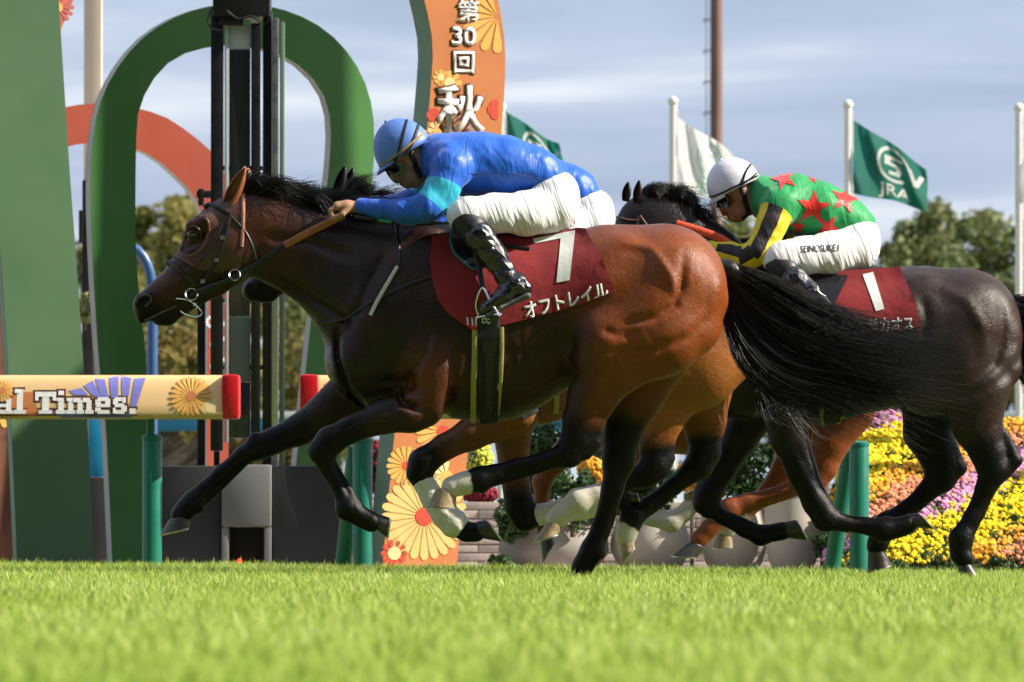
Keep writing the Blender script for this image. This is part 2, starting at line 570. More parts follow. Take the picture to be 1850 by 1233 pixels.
# ------------------------------------------------------------------ hair
def hair(name, guides, n, m, parent, rad=0.0013, seg=12, spread=0.02, tipspread=0.06, wig=0.01, lo=0.6, seed=1, bias=1.0, clumps=60):
    """strands between guide polylines (k guides x points); tri-tubes with taper"""
    rg = np.random.default_rng(seed)
    G = np.array([resample(g, seg + 1) for g in guides])          # k, seg+1, 3
    k = len(G)
    t = np.linspace(0, 1, seg + 1)
    cl = rg.integers(0, clumps, n); cu = rg.random(clumps)
    u = np.clip(cu[cl] + rg.normal(0, .025, n), 0, .9999) ** bias * (k - 1); i0 = np.minimum(u.astype(int), k - 2); fr = (u - i0)[:, None, None]
    base = G[i0] * (1 - fr) + G[i0 + 1] * fr
    length = np.clip((lo + (1 - lo) * rg.random(clumps) ** 1.35)[cl] * rg.uniform(.62, 1.05, n), .2, 1)
    tt = t[None, :] * length[:, None]
    # resample each strand to its own length
    idx = tt * seg; a = np.minimum(idx.astype(int), seg - 1); f = (idx - a)[:, :, None]
    rows = np.arange(n)[:, None]
    P = base[rows, a] * (1 - f) + base[rows, a + 1] * f
    P += rg.normal(0, 1, (n, 1, 3)) * spread
    P += rg.normal(0, 1, (n, 1, 3)) * tipspread * (tt ** 1.6)[:, :, None]
    P += rg.normal(0, 1, (clumps, 1, 3))[cl] * tipspread * 2.0 * (tt ** 1.4)[:, :, None]
    cph = (rg.random((clumps, 3)) * 6.28)[cl]; cfq = rg.uniform(4, 8, (clumps, 3))[cl]
    P += np.sin(cph[:, None, :] + cfq[:, None, :] * tt[:, :, None]) * wig * 1.6 * tt[:, :, None]
    ph = rg.random((n, 3)) * 6.28; fq = rg.uniform(3, 9, (n, 3))
    P += np.sin(ph[:, None, :] + fq[:, None, :] * tt[:, :, None]) * wig * tt[:, :, None]
    D = np.gradient(P, axis=1); D /= np.linalg.norm(D, axis=2, keepdims=True) + 1e-9
    A = np.cross(D, np.array([0.3, 1.0, 0.2])); A /= np.linalg.norm(A, axis=2, keepdims=True) + 1e-9
    B = np.cross(D, A)
    r = rad * (1 - 0.75 * t ** 2)[None, :, None] * rg.uniform(0.7, 1.4, (n, 1, 1))
    V = np.stack([P + (A * math.cos(q) + B * math.sin(q)) * r for q in (0, 2.094, 4.189)], 2)
    V = V.reshape(-1, 3)
    base_i = (np.arange(n)[:, None] * (seg + 1) + np.arange(seg)[None, :])[:, :, None] * 3
    q = []
    for c in range(3):
        c2 = (c + 1) % 3
        q.append(np.concatenate([base_i + c, base_i + c2, base_i + 3 + c2, base_i + 3 + c], 2))
    F = np.concatenate([x.reshape(-1, 4) for x in q])
    return link(name, mesh_np(name, V, F), m, parent)

# ------------------------------------------------------------------ lettering
def text_mesh(body, size=1.0, offset=0.0, align='LEFT', space=1.0):
    cu = bpy.data.curves.new('t', 'FONT'); cu.body = body; cu.size = size; cu.offset = offset
    cu.align_x = align; cu.space_character = space; cu.resolution_u = 4
    o = bpy.data.objects.new('t', cu); COL.objects.link(o)
    dg = bpy.context.evaluated_depsgraph_get()
    me = bpy.data.meshes.new_from_object(o.evaluated_get(dg))
    bpy.data.objects.remove(o); bpy.data.curves.remove(cu)
    return me
def lettering(name, body, mapf, m, parent, size=1.0, offset=0.0, cut=0.0, thick=0.002, align='LEFT', space=1.0):
    """flat glyphs, cut small, each vertex moved by mapf(x, y) -> (point, normal); extruded a little"""
    me = text_mesh(body, size, offset, align, space)
    bm = bmesh.new(); bm.from_mesh(me); bpy.data.meshes.remove(me)
    bmesh.ops.remove_doubles(bm, verts=bm.verts, dist=1e-4 * size)
    return _lay_bm(name, bm, mapf, m, parent, cut, thick)
def shape(name, poly, mapf, m, parent, cut=0.0, thick=0.002):
    bm = bmesh.new()
    f = bm.faces.new([bm.verts.new((x, y, 0)) for x, y in poly])
    f.normal_update(); bmesh.ops.triangulate(bm, faces=[f])
    return _lay_bm(name, bm, mapf, m, parent, cut, thick)
def _lay_bm(name, bm, mapf, m, parent, cut, thick):
    if cut and len(bm.verts):
        xs = [v.co.x for v in bm.verts]; ys = [v.co.y for v in bm.verts]
        for x in np.arange(min(xs) + cut, max(xs), cut):
            bmesh.ops.bisect_plane(bm, geom=bm.verts[:] + bm.edges[:] + bm.faces[:], plane_co=(x, 0, 0), plane_no=(1, 0, 0))
        for y in np.arange(min(ys) + cut, max(ys), cut):
            bmesh.ops.bisect_plane(bm, geom=bm.verts[:] + bm.edges[:] + bm.faces[:], plane_co=(0, y, 0), plane_no=(0, 1, 0))
    low = {}
    for v in bm.verts:
        p, n = mapf(v.co.x, v.co.y)
        low[v] = p; v.co = p + n * thick
    be = [e for e in bm.edges if len(e.link_faces) == 1]
    nv = {}
    for e in be:
        for v in e.verts:
            if v not in nv: nv[v] = bm.verts.new(low[v])
    for e in be:
        a, b = e.verts
        try: bm.faces.new([a, b, nv[b], nv[a]])
        except ValueError: pass
    return link(name, bm_mesh(name, bm), m, parent)
def flat_map(origin, ux, uz, off=0.0, nrm=(0, -1, 0)):
    o, ux, uz, nrm = Vector(origin), Vector(ux), Vector(uz), Vector(nrm)
    return lambda x, y: (o + ux * x + uz * y + nrm * off, nrm)
def px_map(p0, ex, ey, y):
    """text unit axes given in picture pixels on a plane at depth y"""
    def f(a, b):
        return W(p0[0] + ex[0] * a + ey[0] * b, p0[1] + ex[1] * a + ey[1] * b, y), Vector((0, -1, 0))
    return f
def skin_map(skin, p0, ex, ey, y0, off=0.004, side=-1):
    def f(a, b):
        w = W(p0[0] + ex[0] * a + ey[0] * b, p0[1] + ex[1] * a + ey[1] * b, y0)
        return skin.hit(w.x, w.z, side, off)
    return f
# ------------------------------------------------------------------ horses
def coat_mat(name, body, dark, black=(0.0048, 0.0038, 0.0038), rough=0.34):
    t = NT(name)
    a = t.attr('dark').outputs['Fac']; w = t.attr('white').outputs['Fac']; g = t.attr('grade').outputs['Fac']
    fine = t.noise(38, 6, 0.65)
    patch = t.noise(5, 4, 0.6)
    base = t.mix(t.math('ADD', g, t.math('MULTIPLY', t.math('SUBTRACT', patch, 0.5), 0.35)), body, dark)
    base = t.mix(t.ramp(fine, [(0.35, 0.0), (0.75, 0.8)]), base, (1.4, 1.4, 1.4), 'MULTIPLY')
    aa = t.ramp(t.math('ADD', a, t.math('MULTIPLY', t.math('SUBTRACT', patch, 0.5), 0.5)), [(0.3, 0.0), (0.75, 1.0)])
    base = t.mix(aa, base, black)
    ww = t.ramp(t.math('ADD', w, t.math('MULTIPLY', t.math('SUBTRACT', fine, 0.5), 0.5)), [(0.44, 0.0), (0.56, 1.0)])
    base = t.mix(ww, base, (0.62, 0.57, 0.48))
    t.l(base, t.p.inputs['Base Color'])
    rr = t.ramp(t.noise(14, 4), [(0.32, 0.24), (0.68, 0.50)])
    t.l(t.mix(aa, rr, t.ramp(fine, [(0.3, 0.26), (0.7, 0.44)])), t.p.inputs['Roughness'])
    t.l(t.mix(aa, 0.36, 0.20), t.p.inputs['Specular IOR Level'])
    hairn = t.noise(1.0, 6, 0.75, t.coord((64, 64, 190)), 0.4)
    lump = t.noise(27, 6, 0.62, dist=0.5)
    vo = t.n('ShaderNodeTexVoronoi', feature='DISTANCE_TO_EDGE'); vo.inputs['Scale'].default_value = 7.0
    wv = t.n('ShaderNodeVectorMath', operation='ADD'); nz = t.n('ShaderNodeTexNoise'); nz.inputs['Scale'].default_value = 6.0
    cc = t.coord((1.0, 1.0, 1.6)); t.l(cc, nz.inputs['Vector']); sc_ = t.n('ShaderNodeVectorMath', operation='SCALE'); sc_.inputs['Scale'].default_value = 0.35
    t.l(nz.outputs['Color'], sc_.inputs[0]); t.l(cc, wv.inputs[0]); t.l(sc_.outputs[0], wv.inputs[1]); t.l(wv.outputs[0], vo.inputs['Vector'])
    vein = t.math('MULTIPLY', t.ramp(vo.outputs['Distance'], [(0.0, 1.0), (0.045, 0.0)]), t.ramp(t.noise(3.1, 3), [(0.48, 0.0), (0.62, 1.0)]))
    b0 = t.bump(vein, 0.10, 0.004)
    b1 = t.bump(lump, 0.34, 0.010, b0)
    t.bump(hairn, 0.50, 0.0042, b1)
    return t.m
M_HAIR = mat('black_hair', (0.009, 0.007, 0.006), 0.42, 0.5, 30, 0, spec=0.38)
M_HOOFD = mat('dark_hoof', (0.05, 0.045, 0.04), 0.42, 0.35, 30, 0.3, 90, 0.002)
M_HOOFL = mat('pale_hoof', (0.34, 0.25, 0.14), 0.45, 0.4, 26, 0.3, 90, 0.002, dirt=(0.1, 0.08, 0.06))
M_SHOE = mat('horseshoe_metal', (0.62, 0.62, 0.6), 0.35, 0.1, 30, 0.1, 80, 0.001, metal=1.0)
M_EYE = mat('horse_eye', (0.012, 0.007, 0.005), 0.06, 0.2, 40, 0, spec=0.8, coat=1.0)
M_BLACKL = mat('black_leather', (0.012, 0.011, 0.012), 0.38, 0.25, 40, 0.25, 160, 0.001)
M_PATENT = None
M_TAN = mat('orange_leather', (0.36, 0.115, 0.03), 0.42, 0.2, 30, 0.2, 120, 0.001)
M_BROWNL = mat('brown_leather', (0.105, 0.04, 0.02), 0.42, 0.25, 30, 0.25, 130, 0.001)
M_STEEL = mat('bit_steel', (0.75, 0.74, 0.72), 0.2, 0.05, 30, 0, metal=1.0)
M_STRAPW = mat('pale_strap', (0.6, 0.57, 0.48), 0.55, 0.12, 40, 0.1)
M_OLIVE = mat('olive_webbing', (0.36, 0.31, 0.08), 0.7, 0.15, 60, 0.5, 220, 0.002)
M_WEB = mat('black_webbing', (0.008, 0.008, 0.009), 0.7, 0.3, 60, 0.5, 240, 0.002)
M_BAND = mat('white_bandage', (0.72, 0.7, 0.62), 0.85, 0.08, 18, 0.6, 70, 0.004)

def hoof(parent, y, cor, toe, heel, pale, wid=1.0, seed=0):
    """cor: top-centre, toe, heel in picture pixels at depth y"""
    c, t, h = W(*cor, y), W(*toe, y), W(*heel, y)
    f = (t - h); L = f.length; f.normalize()
    u = (c - (t + h) / 2); u = (u - f * u.dot(f)).normalized()
    s = Vector((0, 1, 0)); s = (s - u * s.dot(u) - f * s.dot(f)).normalized()
    mid = (t + h) / 2; H = (c - mid).dot(u) * 0.95; lean = (c - mid).dot(f)
    bm = bmesh.new(); rings = []
    N = 20
    for i, q in enumerate((0.0, 0.06, 0.35, 0.7, 0.95, 1.0, 1.08)):
        cen = mid + u * H * q + f * (lean * q)
        top = H * 0.34 * q
        a = L * 0.5 * (1 - 0.30 * q) * (0.9 if q > 1.02 else 1); b = L * 0.44 * (1 - 0.26 * q) * wid * (0.9 if q > 1.02 else 1)
        r = []
        for k in range(N):
            an = 2 * math.pi * k / N
            ca, sa = math.cos(an), math.sin(an)
            x = ca * a * (1.0 if ca > 0 else 0.92)
            zoff = -top * max(0, -ca) * 0.8            # heels sit lower than the toe wall
            r.append(bm.verts.new(cen + f * x + s * (sa * b) + u * zoff))
        rings.append(r)
    for i in range(len(rings) - 1):
        for k in range(N):
            bm.faces.new((rings[i][k], rings[i][(k + 1) % N], rings[i + 1][(k + 1) % N], rings[i + 1][k]))
    bm.faces.new(rings[0]); bm.faces.new(rings[-1])
    ho = link('hoof', bm_mesh('hoof', bm, True, 50), M_HOOFL if pale else M_HOOFD, parent)
    # shoe
    P = [mid - u * 0.004 + f * (math.cos(a) * L * 0.46) + s * (math.sin(a) * L * 0.40 * wid) for a in np.linspace(-2.5, 2.5, 19)]
    tube('horseshoe', P, 0.0095, M_SHOE, ho, n=6, flat=0.45, up=u)
    return ho

def ear(name, parent, base, tip, y, w, m, m_in, lean=0.02, face=-0.6):
    """cupped ear from base (px) to tip (px)"""
    b, t = W(*base, y), W(*tip, y + lean)
    ax = t - b; L = ax.length; ax.normalize()
    fr = Vector((face, -1, 0)).normalized(); fr = (fr - ax * fr.dot(ax)).normalized(); sd = ax.cross(fr)
    bm = bmesh.new(); R = []
    for i in range(9):
        q = i / 8
        wd = w * (0.55 + 1.35 * q - 1.9 * q ** 2.2) if q < 0.98 else w * 0.05
        wd = max(wd, w * 0.06)
        row = []
        for k in range(13):
            an = -2.35 + 4.7 * k / 12
            row.append(bm.verts.new(b + ax * (L * q) + sd * (math.sin(an) * wd) - fr * (math.cos(an) * wd * 0.8) + fr * 0.012 * q))
        R.append(row)
    for i in range(8):
        for k in range(12):
            bm.faces.new((R[i][k], R[i][k + 1], R[i + 1][k + 1], R[i + 1][k]))
    me = bm_mesh(name, bm, True)
    o = link(name, me, [m, m_in], parent)
    md = o.modifiers.new('thick', 'SOLIDIFY'); md.thickness = 0.006; md.offset = 0
    md.material_offset = 0
    return o

def rein_ring(name, parent, c, r, y, m, th=0.0035):
    p = W(*c, y); rr = r / S(y)
    P = [p + Vector((math.cos(a) * rr, 0.012 * math.sin(a), math.sin(a) * rr)) for a in np.linspace(0, 2 * math.pi, 21)]
    return tube(name, P, th, m, parent, n=6)

# ---- the leading bay -------------------------------------------------------
lead_trunk = [
    ([(1198, 520, 116, 0, .93), (1100, 532, 120, 0, .86), (1000, 562, 133, 0, .70), (890, 588, 168, 0, .60), (790, 584, 168, 0, .57), (722, 600, 128, 0, .74)], .06),
    ([(745, 520, 124, 0, .62), (680, 525, 122, 0, .60), (580, 466, 84, 0, .52), (500, 432, 74, 0, .48), (462, 415, 66, 0, .5)], .07),
    ([(672, 600, 78, 0, 1.0), (650, 655, 58, 0, 1.5), (664, 690, 48, 0, 1.5)], .05),
    # head
    ([(452, 392, 46, 0, .62), (420, 415, 58, 0, .58, .1), (396, 440, 60, 0, .60, .2), (345, 495, 41, 0, .72, .2), (302, 532, 32, 0, .85, .35), (268, 552, 28, 0, 1.02, .8)], .03),
    ([(428, 460, 50, 0, .58, .2), (385, 505, 32, 0, .6, .3), (330, 548, 19, 0, .8, .6), (303, 571, 17, 0, 1.1, .7, .34), (288, 577, 12, 0, 1.3, .7, .40)], .02),
    ([(262, 562, 18, 0, 1.25, .9), (257, 576, 10, 0, 1.5, .9, .1)], .015),
    ([(350, 412, 16, -.074, .5, .3), (372, 400, 12, -.080, .5, .3)], .035), ([(350, 412, 16, .074, .5, .3), (372, 400, 12, .080, .5, .3)], .035),
    ([(258, 545, 15, -.045, .7, .9)], .02), ([(258, 545, 15, .045, .7, .9)], .02),
    ([(430, 455, 40, -.055, .45, .2)], .03), ([(430, 455, 40, .055, .45, .2)], .03),
]
lead_sub = [
    ([(252, 548, 9, -.080, .9), (266, 541, 10, -.080, .8)], .010), ([(252, 548, 9, .080, .9), (266, 541, 10, .080, .8)], .010),
    ([(258, 583, 2.4, -.06, 4), (296, 563, 2.2, -.06, 4), (334, 545, 1.6, -.07, 4)], .006),
]
lead_mus = [
    # shoulder, triceps and hindquarter muscle, both sides
    ([(770, 450, 40, -.12, .5), (700, 560, 52, -.155, .55), (655, 640, 42, -.15, .6)], .06),
    ([(800, 560, 58, -.18, .45), (790, 650, 50, -.20, .5), (785, 735, 25, -.20, .9)], .04),
    ([(770, 450, 40, .12, .5), (700, 560, 52, .155, .55), (655, 640, 42, .15, .6)], .06),
    ([(790, 560, 58, .18, .45), (770, 650, 50, .19, .5), (745, 725, 25, .18, .9)], .04),
    ([(1125, 462, 30, -.16, .6)], .07), ([(1125, 462, 30, .16, .6)], .07),
    ([(1210, 520, 95, -.115, .75), (1180, 590, 92, -.15, .68), (1100, 620, 60, -.205, .62), (1078, 655, 42, -.205, .7)], .05),
    ([(1268, 545, 46, -.10, .9), (1248, 590, 50, -.13, .75), (1195, 632, 40, -.15, .75), (1130, 672, 36, -.16, .75)], .04),
    ([(1268, 545, 46, .10, .9), (1240, 590, 50, .13, .75), (1190, 640, 55, .14, .7), (1150, 720, 48, .14, .7)], .04),
]
lead_legs = [
    # near fore: folded forearm, cannon hanging
    ([(765, 738, 36, -.19, .7, .0), (742, 744, 37, -.19, .75, .05), (690, 753, 31, -.18, .8, .25), (632, 778, 23, -.17, .85, .75), (597, 797, 26, -.17, .85, 1), (582, 816, 24, -.17, .9, 1), (592, 845, 17, -.17, .85, 1), (617, 890, 15, -.17, .85, 1), (629, 918, 22, -.17, .85, 1), (652, 934, 17, -.17, .9, 1), (670, 943, 19, -.17, 1, 1)], .022),
    ([(602, 840, 8, -.17, .9, 1), (640, 905, 9, -.17, .9, 1)], .01),
    # far fore: reaching forward
    ([(660, 690, 52, .14, .7, .0), (600, 742, 40, .15, .75, .1), (541, 777, 28, .15, .8, .6), (490, 799, 23, .15, .85, 1), (467, 808, 23, .15, .85, 1), (440, 823, 19, .15, .85, 1), (400, 854, 15, .15, .85, 1), (368, 885, 16, .15, .85, 1), (350, 907, 21, .15, .85, 1), (334, 922, 18, .15, .95, 1), (327, 931, 19, .15, 1, 1)], .022),
    # near hind: swung forward under the belly
    ([(1120, 640, 66, -.17, .65, 0), (1070, 715, 43, -.18, .62, .1), (1052, 760, 35, -.18, .6, .5), (1042, 795, 29, -.18, .68, 1), (1028, 820, 24, -.18, .7, 1), (990, 832, 19, -.18, .8, 1), (935, 844, 17, -.18, .8, 1), (893, 857, 19, -.18, .8, 1), (868, 866, 22, -.18, .85, 1), (840, 873, 19, -.18, .95, .7, 1), (817, 880, 20, -.18, 1, 0, 1)], .025),
    ([(1092, 735, 9, -.18, .7, .5), (1073, 800, 13, -.18, .8, 1), (1058, 818, 14, -.18, .8, 1)], .015),
    # far hind: on the ground
    ([(1170, 640, 72, .13, .6, .3), (1140, 725, 46, .14, .62, .6), (1124, 785, 33, .14, .62, 1), (1118, 832, 29, .14, .7, 1), (1106, 885, 22, .14, .8, 1), (1086, 950, 18, .14, .8, 1), (1070, 995, 21, .14, .85, 1), (1056, 1018, 18, .14, .95, 1), (1050, 1028, 19, .14, 1, 1)], .025),
]
def leg_detail(legs, specs):
    """tendon cords behind the cannon bones and the sesamoid swelling behind the fetlocks"""
    out = []
    for i, c, f in specs:
        P = legs[i][0]
        a, b = np.array(P[c][:2], float), np.array(P[f][:2], float)
        d = (b - a) / np.linalg.norm(b - a); p = np.array([d[1], -d[0]])
        dy, s = P[c][3], P[c][4]; ti = tuple(P[c][5:]) if len(P[c]) > 5 else ()
        tf = tuple(P[f][5:]) if len(P[f]) > 5 else ()
        ra, rb = P[c][2], P[f][2]
        q = lambda pt, o: tuple(pt + p * o)
        out.append(([q(a - d * 4, ra * .62) + (6.5, dy, .9) + ti, q(a * .5 + b * .5, ra * .80) + (5.2, dy, .9) + ti, q(b - d * 6, rb * .62) + (7.0, dy, .9) + tf], .004))
        out.append(([q(b, rb * .52) + (rb * .58, dy, 1.0) + tf], .008))
        out.append(([q(b + d * 2, rb * .98) + (rb * .26, dy, 1.0) + tf], .010))
        # joint corners at the knee or hock
        out.append(([q(a - d * ra * 1.9, -ra * .45) + (ra * .62, dy - .02, .8) + ti, q(a - d * ra * 1.2, -ra * .2) + (ra * .55, dy - .025, .8) + ti], .012))
    # slimmer bones in front of the cords
    for i, c, f in specs:
        P = list(legs[i][0])
        for k in range(c, f):
            if k > c - 1: P[k] = P[k][:2] + (P[k][2] * .86,) + P[k][3:]
        legs[i] = (P, legs[i][1])
    return legs + out
lead_legs = leg_detail(lead_legs, ((0, 6, 8), (2, 5, 8), (3, 5, 8), (5, 4, 6)))
lead_grooves = [
    ([(812, 700), (880, 712), (960, 706), (1030, 672)], 5, -.005), ([(1112, 640), (1128, 690), (1108, 740), (1080, 775)], 5, -.005),
    ([(1150, 600), (1180, 640), (1170, 672)], 5, -.004), ([(690, 590), (730, 640), (770, 690)], 5, -.004), ([(640, 520), (690, 600), (700, 650)], 5, -.004),
    ([(398, 505), (362, 522), (330, 528)], 4, -.004), ([(560, 500), (620, 545), (650, 600)], 5, -.005),
] + [([(x, 596), (x + 14, 650), (x + 12, 700)], 7, .0035) for x in range(912, 1050, 23)] + [
    ([(1232, 470), (1228, 520), (1216, 556), (1180, 578), (1120, 590)], 7.4, 0.0148),
    ([(1120, 440), (1175, 452), (1208, 500), (1222, 548)], 8.2, -0.0103),
    ([(1290, 560), (1240, 612), (1170, 640), (1100, 640)], 9, .013),
    ([(1300, 500), (1285, 560), (1230, 620)], 9.8, -0.0095),
    ([(1085, 600), (1110, 608), (1150, 606)], 9, .009),
    ([(720, 700), (728, 730), (760, 742)], 6.6, 0.0380),
    ([(610, 600), (612, 650), (632, 712), (660, 735)], 5.7, 0.0285),
    ([(690, 690), (740, 690), (770, 640), (778, 590)], 7.4, 0.0166),
    ([(700, 455), (650, 560), (600, 620)], 9.8, 0.0166),
    ([(640, 470), (560, 440), (480, 430)], 9.8, 0.0119),
    ([(500, 500), (570, 545), (640, 590)], 7.4, 0.0214),
    ([(880, 640), (960, 640), (1030, 620)], 11.5, 0.0071),
    ([(800, 765), (820, 700), (815, 620)], 7.4, 0.0190),
    ([(660, 756), (620, 780)], 3.3, 0.0095), ([(720, 770), (660, 772), (615, 794)], 3.3, 0.0095),
    ([(600, 830), (635, 900)], 2.5, 0.0095), ([(1000, 836), (910, 856)], 2.5, 0.0095),
    ([(380, 455), (340, 495), (318, 520)], 5.7, -0.0095),
    ([(398, 500), (430, 508), (458, 480)], 4.9, -0.0143),
    ([(372, 418), (362, 440), (342, 446)], 4.1, 0.0119),
]
coat_lead = coat_mat('bay_coat', (0.195, 0.046, 0.0070), (0.0165, 0.0062, 0.0040))
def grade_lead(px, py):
    low = np.clip((py - 540) / 60, 0, 1)  # lower barrel darkened: coat tone with the flank's shade mixed in
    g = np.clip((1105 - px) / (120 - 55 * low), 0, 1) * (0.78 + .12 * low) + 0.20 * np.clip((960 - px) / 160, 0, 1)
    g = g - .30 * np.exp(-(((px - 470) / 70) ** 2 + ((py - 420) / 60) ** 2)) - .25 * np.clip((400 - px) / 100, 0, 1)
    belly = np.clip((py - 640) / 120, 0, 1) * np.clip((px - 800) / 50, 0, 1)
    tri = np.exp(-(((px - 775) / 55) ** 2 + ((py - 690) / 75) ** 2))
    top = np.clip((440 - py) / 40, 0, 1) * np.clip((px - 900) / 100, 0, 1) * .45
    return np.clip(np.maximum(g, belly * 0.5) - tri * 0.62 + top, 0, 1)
root_lead = empty('racehorse', 'gleaming bay racehorse with brown eye mask and red number 7 cloth, galloping in front', 'horse', 'galloping racehorses')
def assemble(root, y0, chains, subs, grooves, hooves, coat, grade, vox):
    pr = []
    for c, k in chains: pr += limb(c, y0, k)
    for c, k in subs: pr += limb(c, y0, k, sub=True)
    fld = Field(pr, vox)
    for pts, w, amp in grooves: fld.groove(XZ(pts, y0), w / S(y0), amp)
    V, F = fld.mesh(1)
    T = tints(pr, V)
    me = mesh_np('body', V, F)
    attr(me, 'dark', T[:, 0]); attr(me, 'white', T[:, 1])
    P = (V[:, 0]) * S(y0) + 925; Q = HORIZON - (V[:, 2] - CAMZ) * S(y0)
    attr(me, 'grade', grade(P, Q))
    link('body', me, coat, root)
    sk = Skin(V, F); sk.y0 = y0; sk.V = V; sk.F = F
    for (dy, cor, toe, heel, pale) in hooves: hoof(root, y0 + dy, cor, toe, heel, pale)
    return sk
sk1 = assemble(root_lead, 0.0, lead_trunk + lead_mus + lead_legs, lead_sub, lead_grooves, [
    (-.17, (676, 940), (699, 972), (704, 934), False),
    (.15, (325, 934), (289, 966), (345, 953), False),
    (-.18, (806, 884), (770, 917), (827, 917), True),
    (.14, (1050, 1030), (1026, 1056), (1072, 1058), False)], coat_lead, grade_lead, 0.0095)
def tack_lead(root, sk):
    y0 = 0.0
    hood_poly = [(408, 340), (446, 352), (446, 440), (436, 484), (402, 494), (352, 487), (299, 456), (318, 420), (355, 380)]
    eye_c = (351, 428)
    hole = [(eye_c[0] + 31 * math.cos(a) * .93 - 12 * math.sin(a) * .3, eye_c[1] + 37 * math.sin(a) - 8 * math.cos(a)) for a in np.linspace(0, 2 * math.pi, 20, endpoint=False)]
    for sd in (-1, 1):
        hd = lay('eye_mask', sk, hood_poly, .004, .003, M_MASK, root, y0, 9, sd, [hole])
        strap('eye_hole_rim', sk, hole + [hole[0]], 2.6, M_MASKRIM, hd, y0, 40, .006, .6, sd)
        strap('mask_hem', sk, [(301, 453), (325, 467), (352, 482)], 3.4, M_MASKRIM, hd, y0, 14, .007, .4, sd)
        strap('browband', sk, [(360, 365), (385, 374), (418, 393)], 4.6, M_BLACKL, root, y0, 14, .010, .5, sd)
        strap('cheek_strap', sk, [(416, 392), (411, 420), (398, 462), (378, 494), (360, 516), (348, 530)], 3.6, M_BLACKL, root, y0, 24, .010, .45, sd)
        strap('spare_strap', sk, [(402, 408), (387, 445), (362, 474)], 3.2, M_BLACKL, root, y0, 14, .014, .5, sd)
        strap('throat_latch', sk, [(418, 394), (443, 420), (458, 450), (463, 470)], 2.6, M_BLACKL, root, y0, 16, .009, .5, sd)
        strap('noseband', sk, [(290, 468), (312, 478), (334, 500), (352, 516), (372, 530)], 6, M_BLACKL, root, y0, 18, .006, .55, sd)
        strap('chin_strap', sk, [(346, 531), (370, 526), (402, 510), (436, 500)], 4.6, M_BLACKL, root, y0, 18, .009, .45, sd)
        strap('poll_braid', sk, [(440, 352), (441, 385), (440, 425), (438, 448)], 3.4, M_PINKB, root, y0, 16, .008, .5, sd)
        ys = -.082 if sd < 0 else .082
        rein_ring('bit_ring', root, (346, 532), 11, y0 + ys, M_STEEL)
        rein_ring('martingale_ring', root, (424, 497), 10, y0 + ys * 1.3, M_STEEL, .003)
        P = [W(a, b, ys) for a, b in resample([(318, 540), (340, 543), (358, 556), (365, 567), (354, 573), (334, 568), (326, 562)], 22)]
        tube('bit_cheek', P, .0028, M_STEEL, root, n=6)
        # buckles
        for c in ((404, 432), (394, 470), (366, 508), (378, 517), (352, 548)):
            x, z = XZ([c], y0)[0]; p, n = sk.hit(x, z, sd, .014)
            bm = bmesh.new(); add_box(bm, p - Vector((.010, .002, .008)), p + Vector((.010, .002, .008)), bevel=.0015)
            link('buckle', bm_mesh('buckle', bm), M_STEEL, root)
        # reins
        hy = -.125 if sd < 0 else .085
        P = [W(a, b, ys + (hy - ys) * t) for (a, b), t in zip(resample([(352, 529), (430, 498), (520, 440)], 14), np.linspace(0, .6, 14))]
        tube('rein', P, .011, M_BLACKL, root, n=8, flat=.35)
        P = [W(a, b, ys + (hy - ys) * t) for (a, b), t in zip(resample([(514, 444), (560, 419), (622, 388)], 12), np.linspace(.58, 1, 12))]
        tube('rein_grip', P, .0165, M_TAN, root, n=8, flat=.35)
    for sd in (-1, 1):
        x, z = XZ([(349, 425)], y0)[0]
        p, n = sk.hit(x, z, sd, -.011)
        bm = bmesh.new(); bmesh.ops.create_uvsphere(bm, u_segments=20, v_segments=12, radius=.021)
        for v in bm.verts: v.co = Vector((v.co.x * 1.15, v.co.y * .75, v.co.z * .9)) + p
        e = link('eye', bm_mesh('eye', bm, True), M_EYE, root)
        strap('eyelid', sk, [(334, 432), (340, 416), (354, 411), (364, 420), (366, 434)], 2.2, M_LID, e, y0, 16, .006, .9, sd)
    for sd in (-1, 1):
        strap('nostril_rim', sk, [(246, 552), (251, 541), (263, 534), (274, 537), (275, 546), (264, 556)], 2.6, M_NOSE, root, y0, 20, .003, .9, sd)
        strap('lip_edge', sk, [(262, 579), (280, 571), (300, 562), (318, 554)], 1.7, M_LIP, root, y0, 14, .001, .9, sd)
    ear('ear_cover', root, (409, 376), (446, 303), -.055, .039, M_MASKEAR, M_TAN, .0)
    ear('ear_cover', root, (418, 372), (452, 306), .055, .039, M_MASKEAR, M_TAN, .0)
    # neck strap and breast line
    strap('neck_strap', sk, [(714, 405), (721, 445), (723, 478), (718, 490)], 3, M_BLACKL, root, y0, 14, .006, .5)
    strap('pale_strap_end', sk, [(720, 486), (705, 512), (686, 545), (672, 573)], 3.4, M_STRAPW, root, y0, 14, .012, .4)
    for sd in (-1, 1):
        strap('breast_line', sk, [(576, 584), (610, 583), (645, 568), (690, 540), (760, 510), (800, 500)], 2.6, M_BLACKL, root, y0, 26, .005, .6, sd)
M_MASK = mat('mask_leather', (0.085, 0.034, 0.020), 0.44, 0.2, 26, 0.25, 130, 0.001)
M_MASKRIM = mat('mask_rim', (0.17, 0.065, 0.032), 0.42, 0.15, 26, 0.1)
M_MASKEAR = mat('ear_leather', (0.30, 0.095, 0.032), 0.40, 0.2, 26, 0.2, 110, 0.001)
M_PINKB = mat('pink_braid', (0.42, 0.19, 0.12), 0.7, 0.25, 60, 0.6, 200, 0.003)
M_NOSE = mat('nostril_skin', (0.075, 0.035, 0.026), 0.4, 0.3, 60, 0.3)
M_LIP = mat('lip_skin', (0.16, 0.125, 0.105), 0.5, 0.3, 60, 0.3)
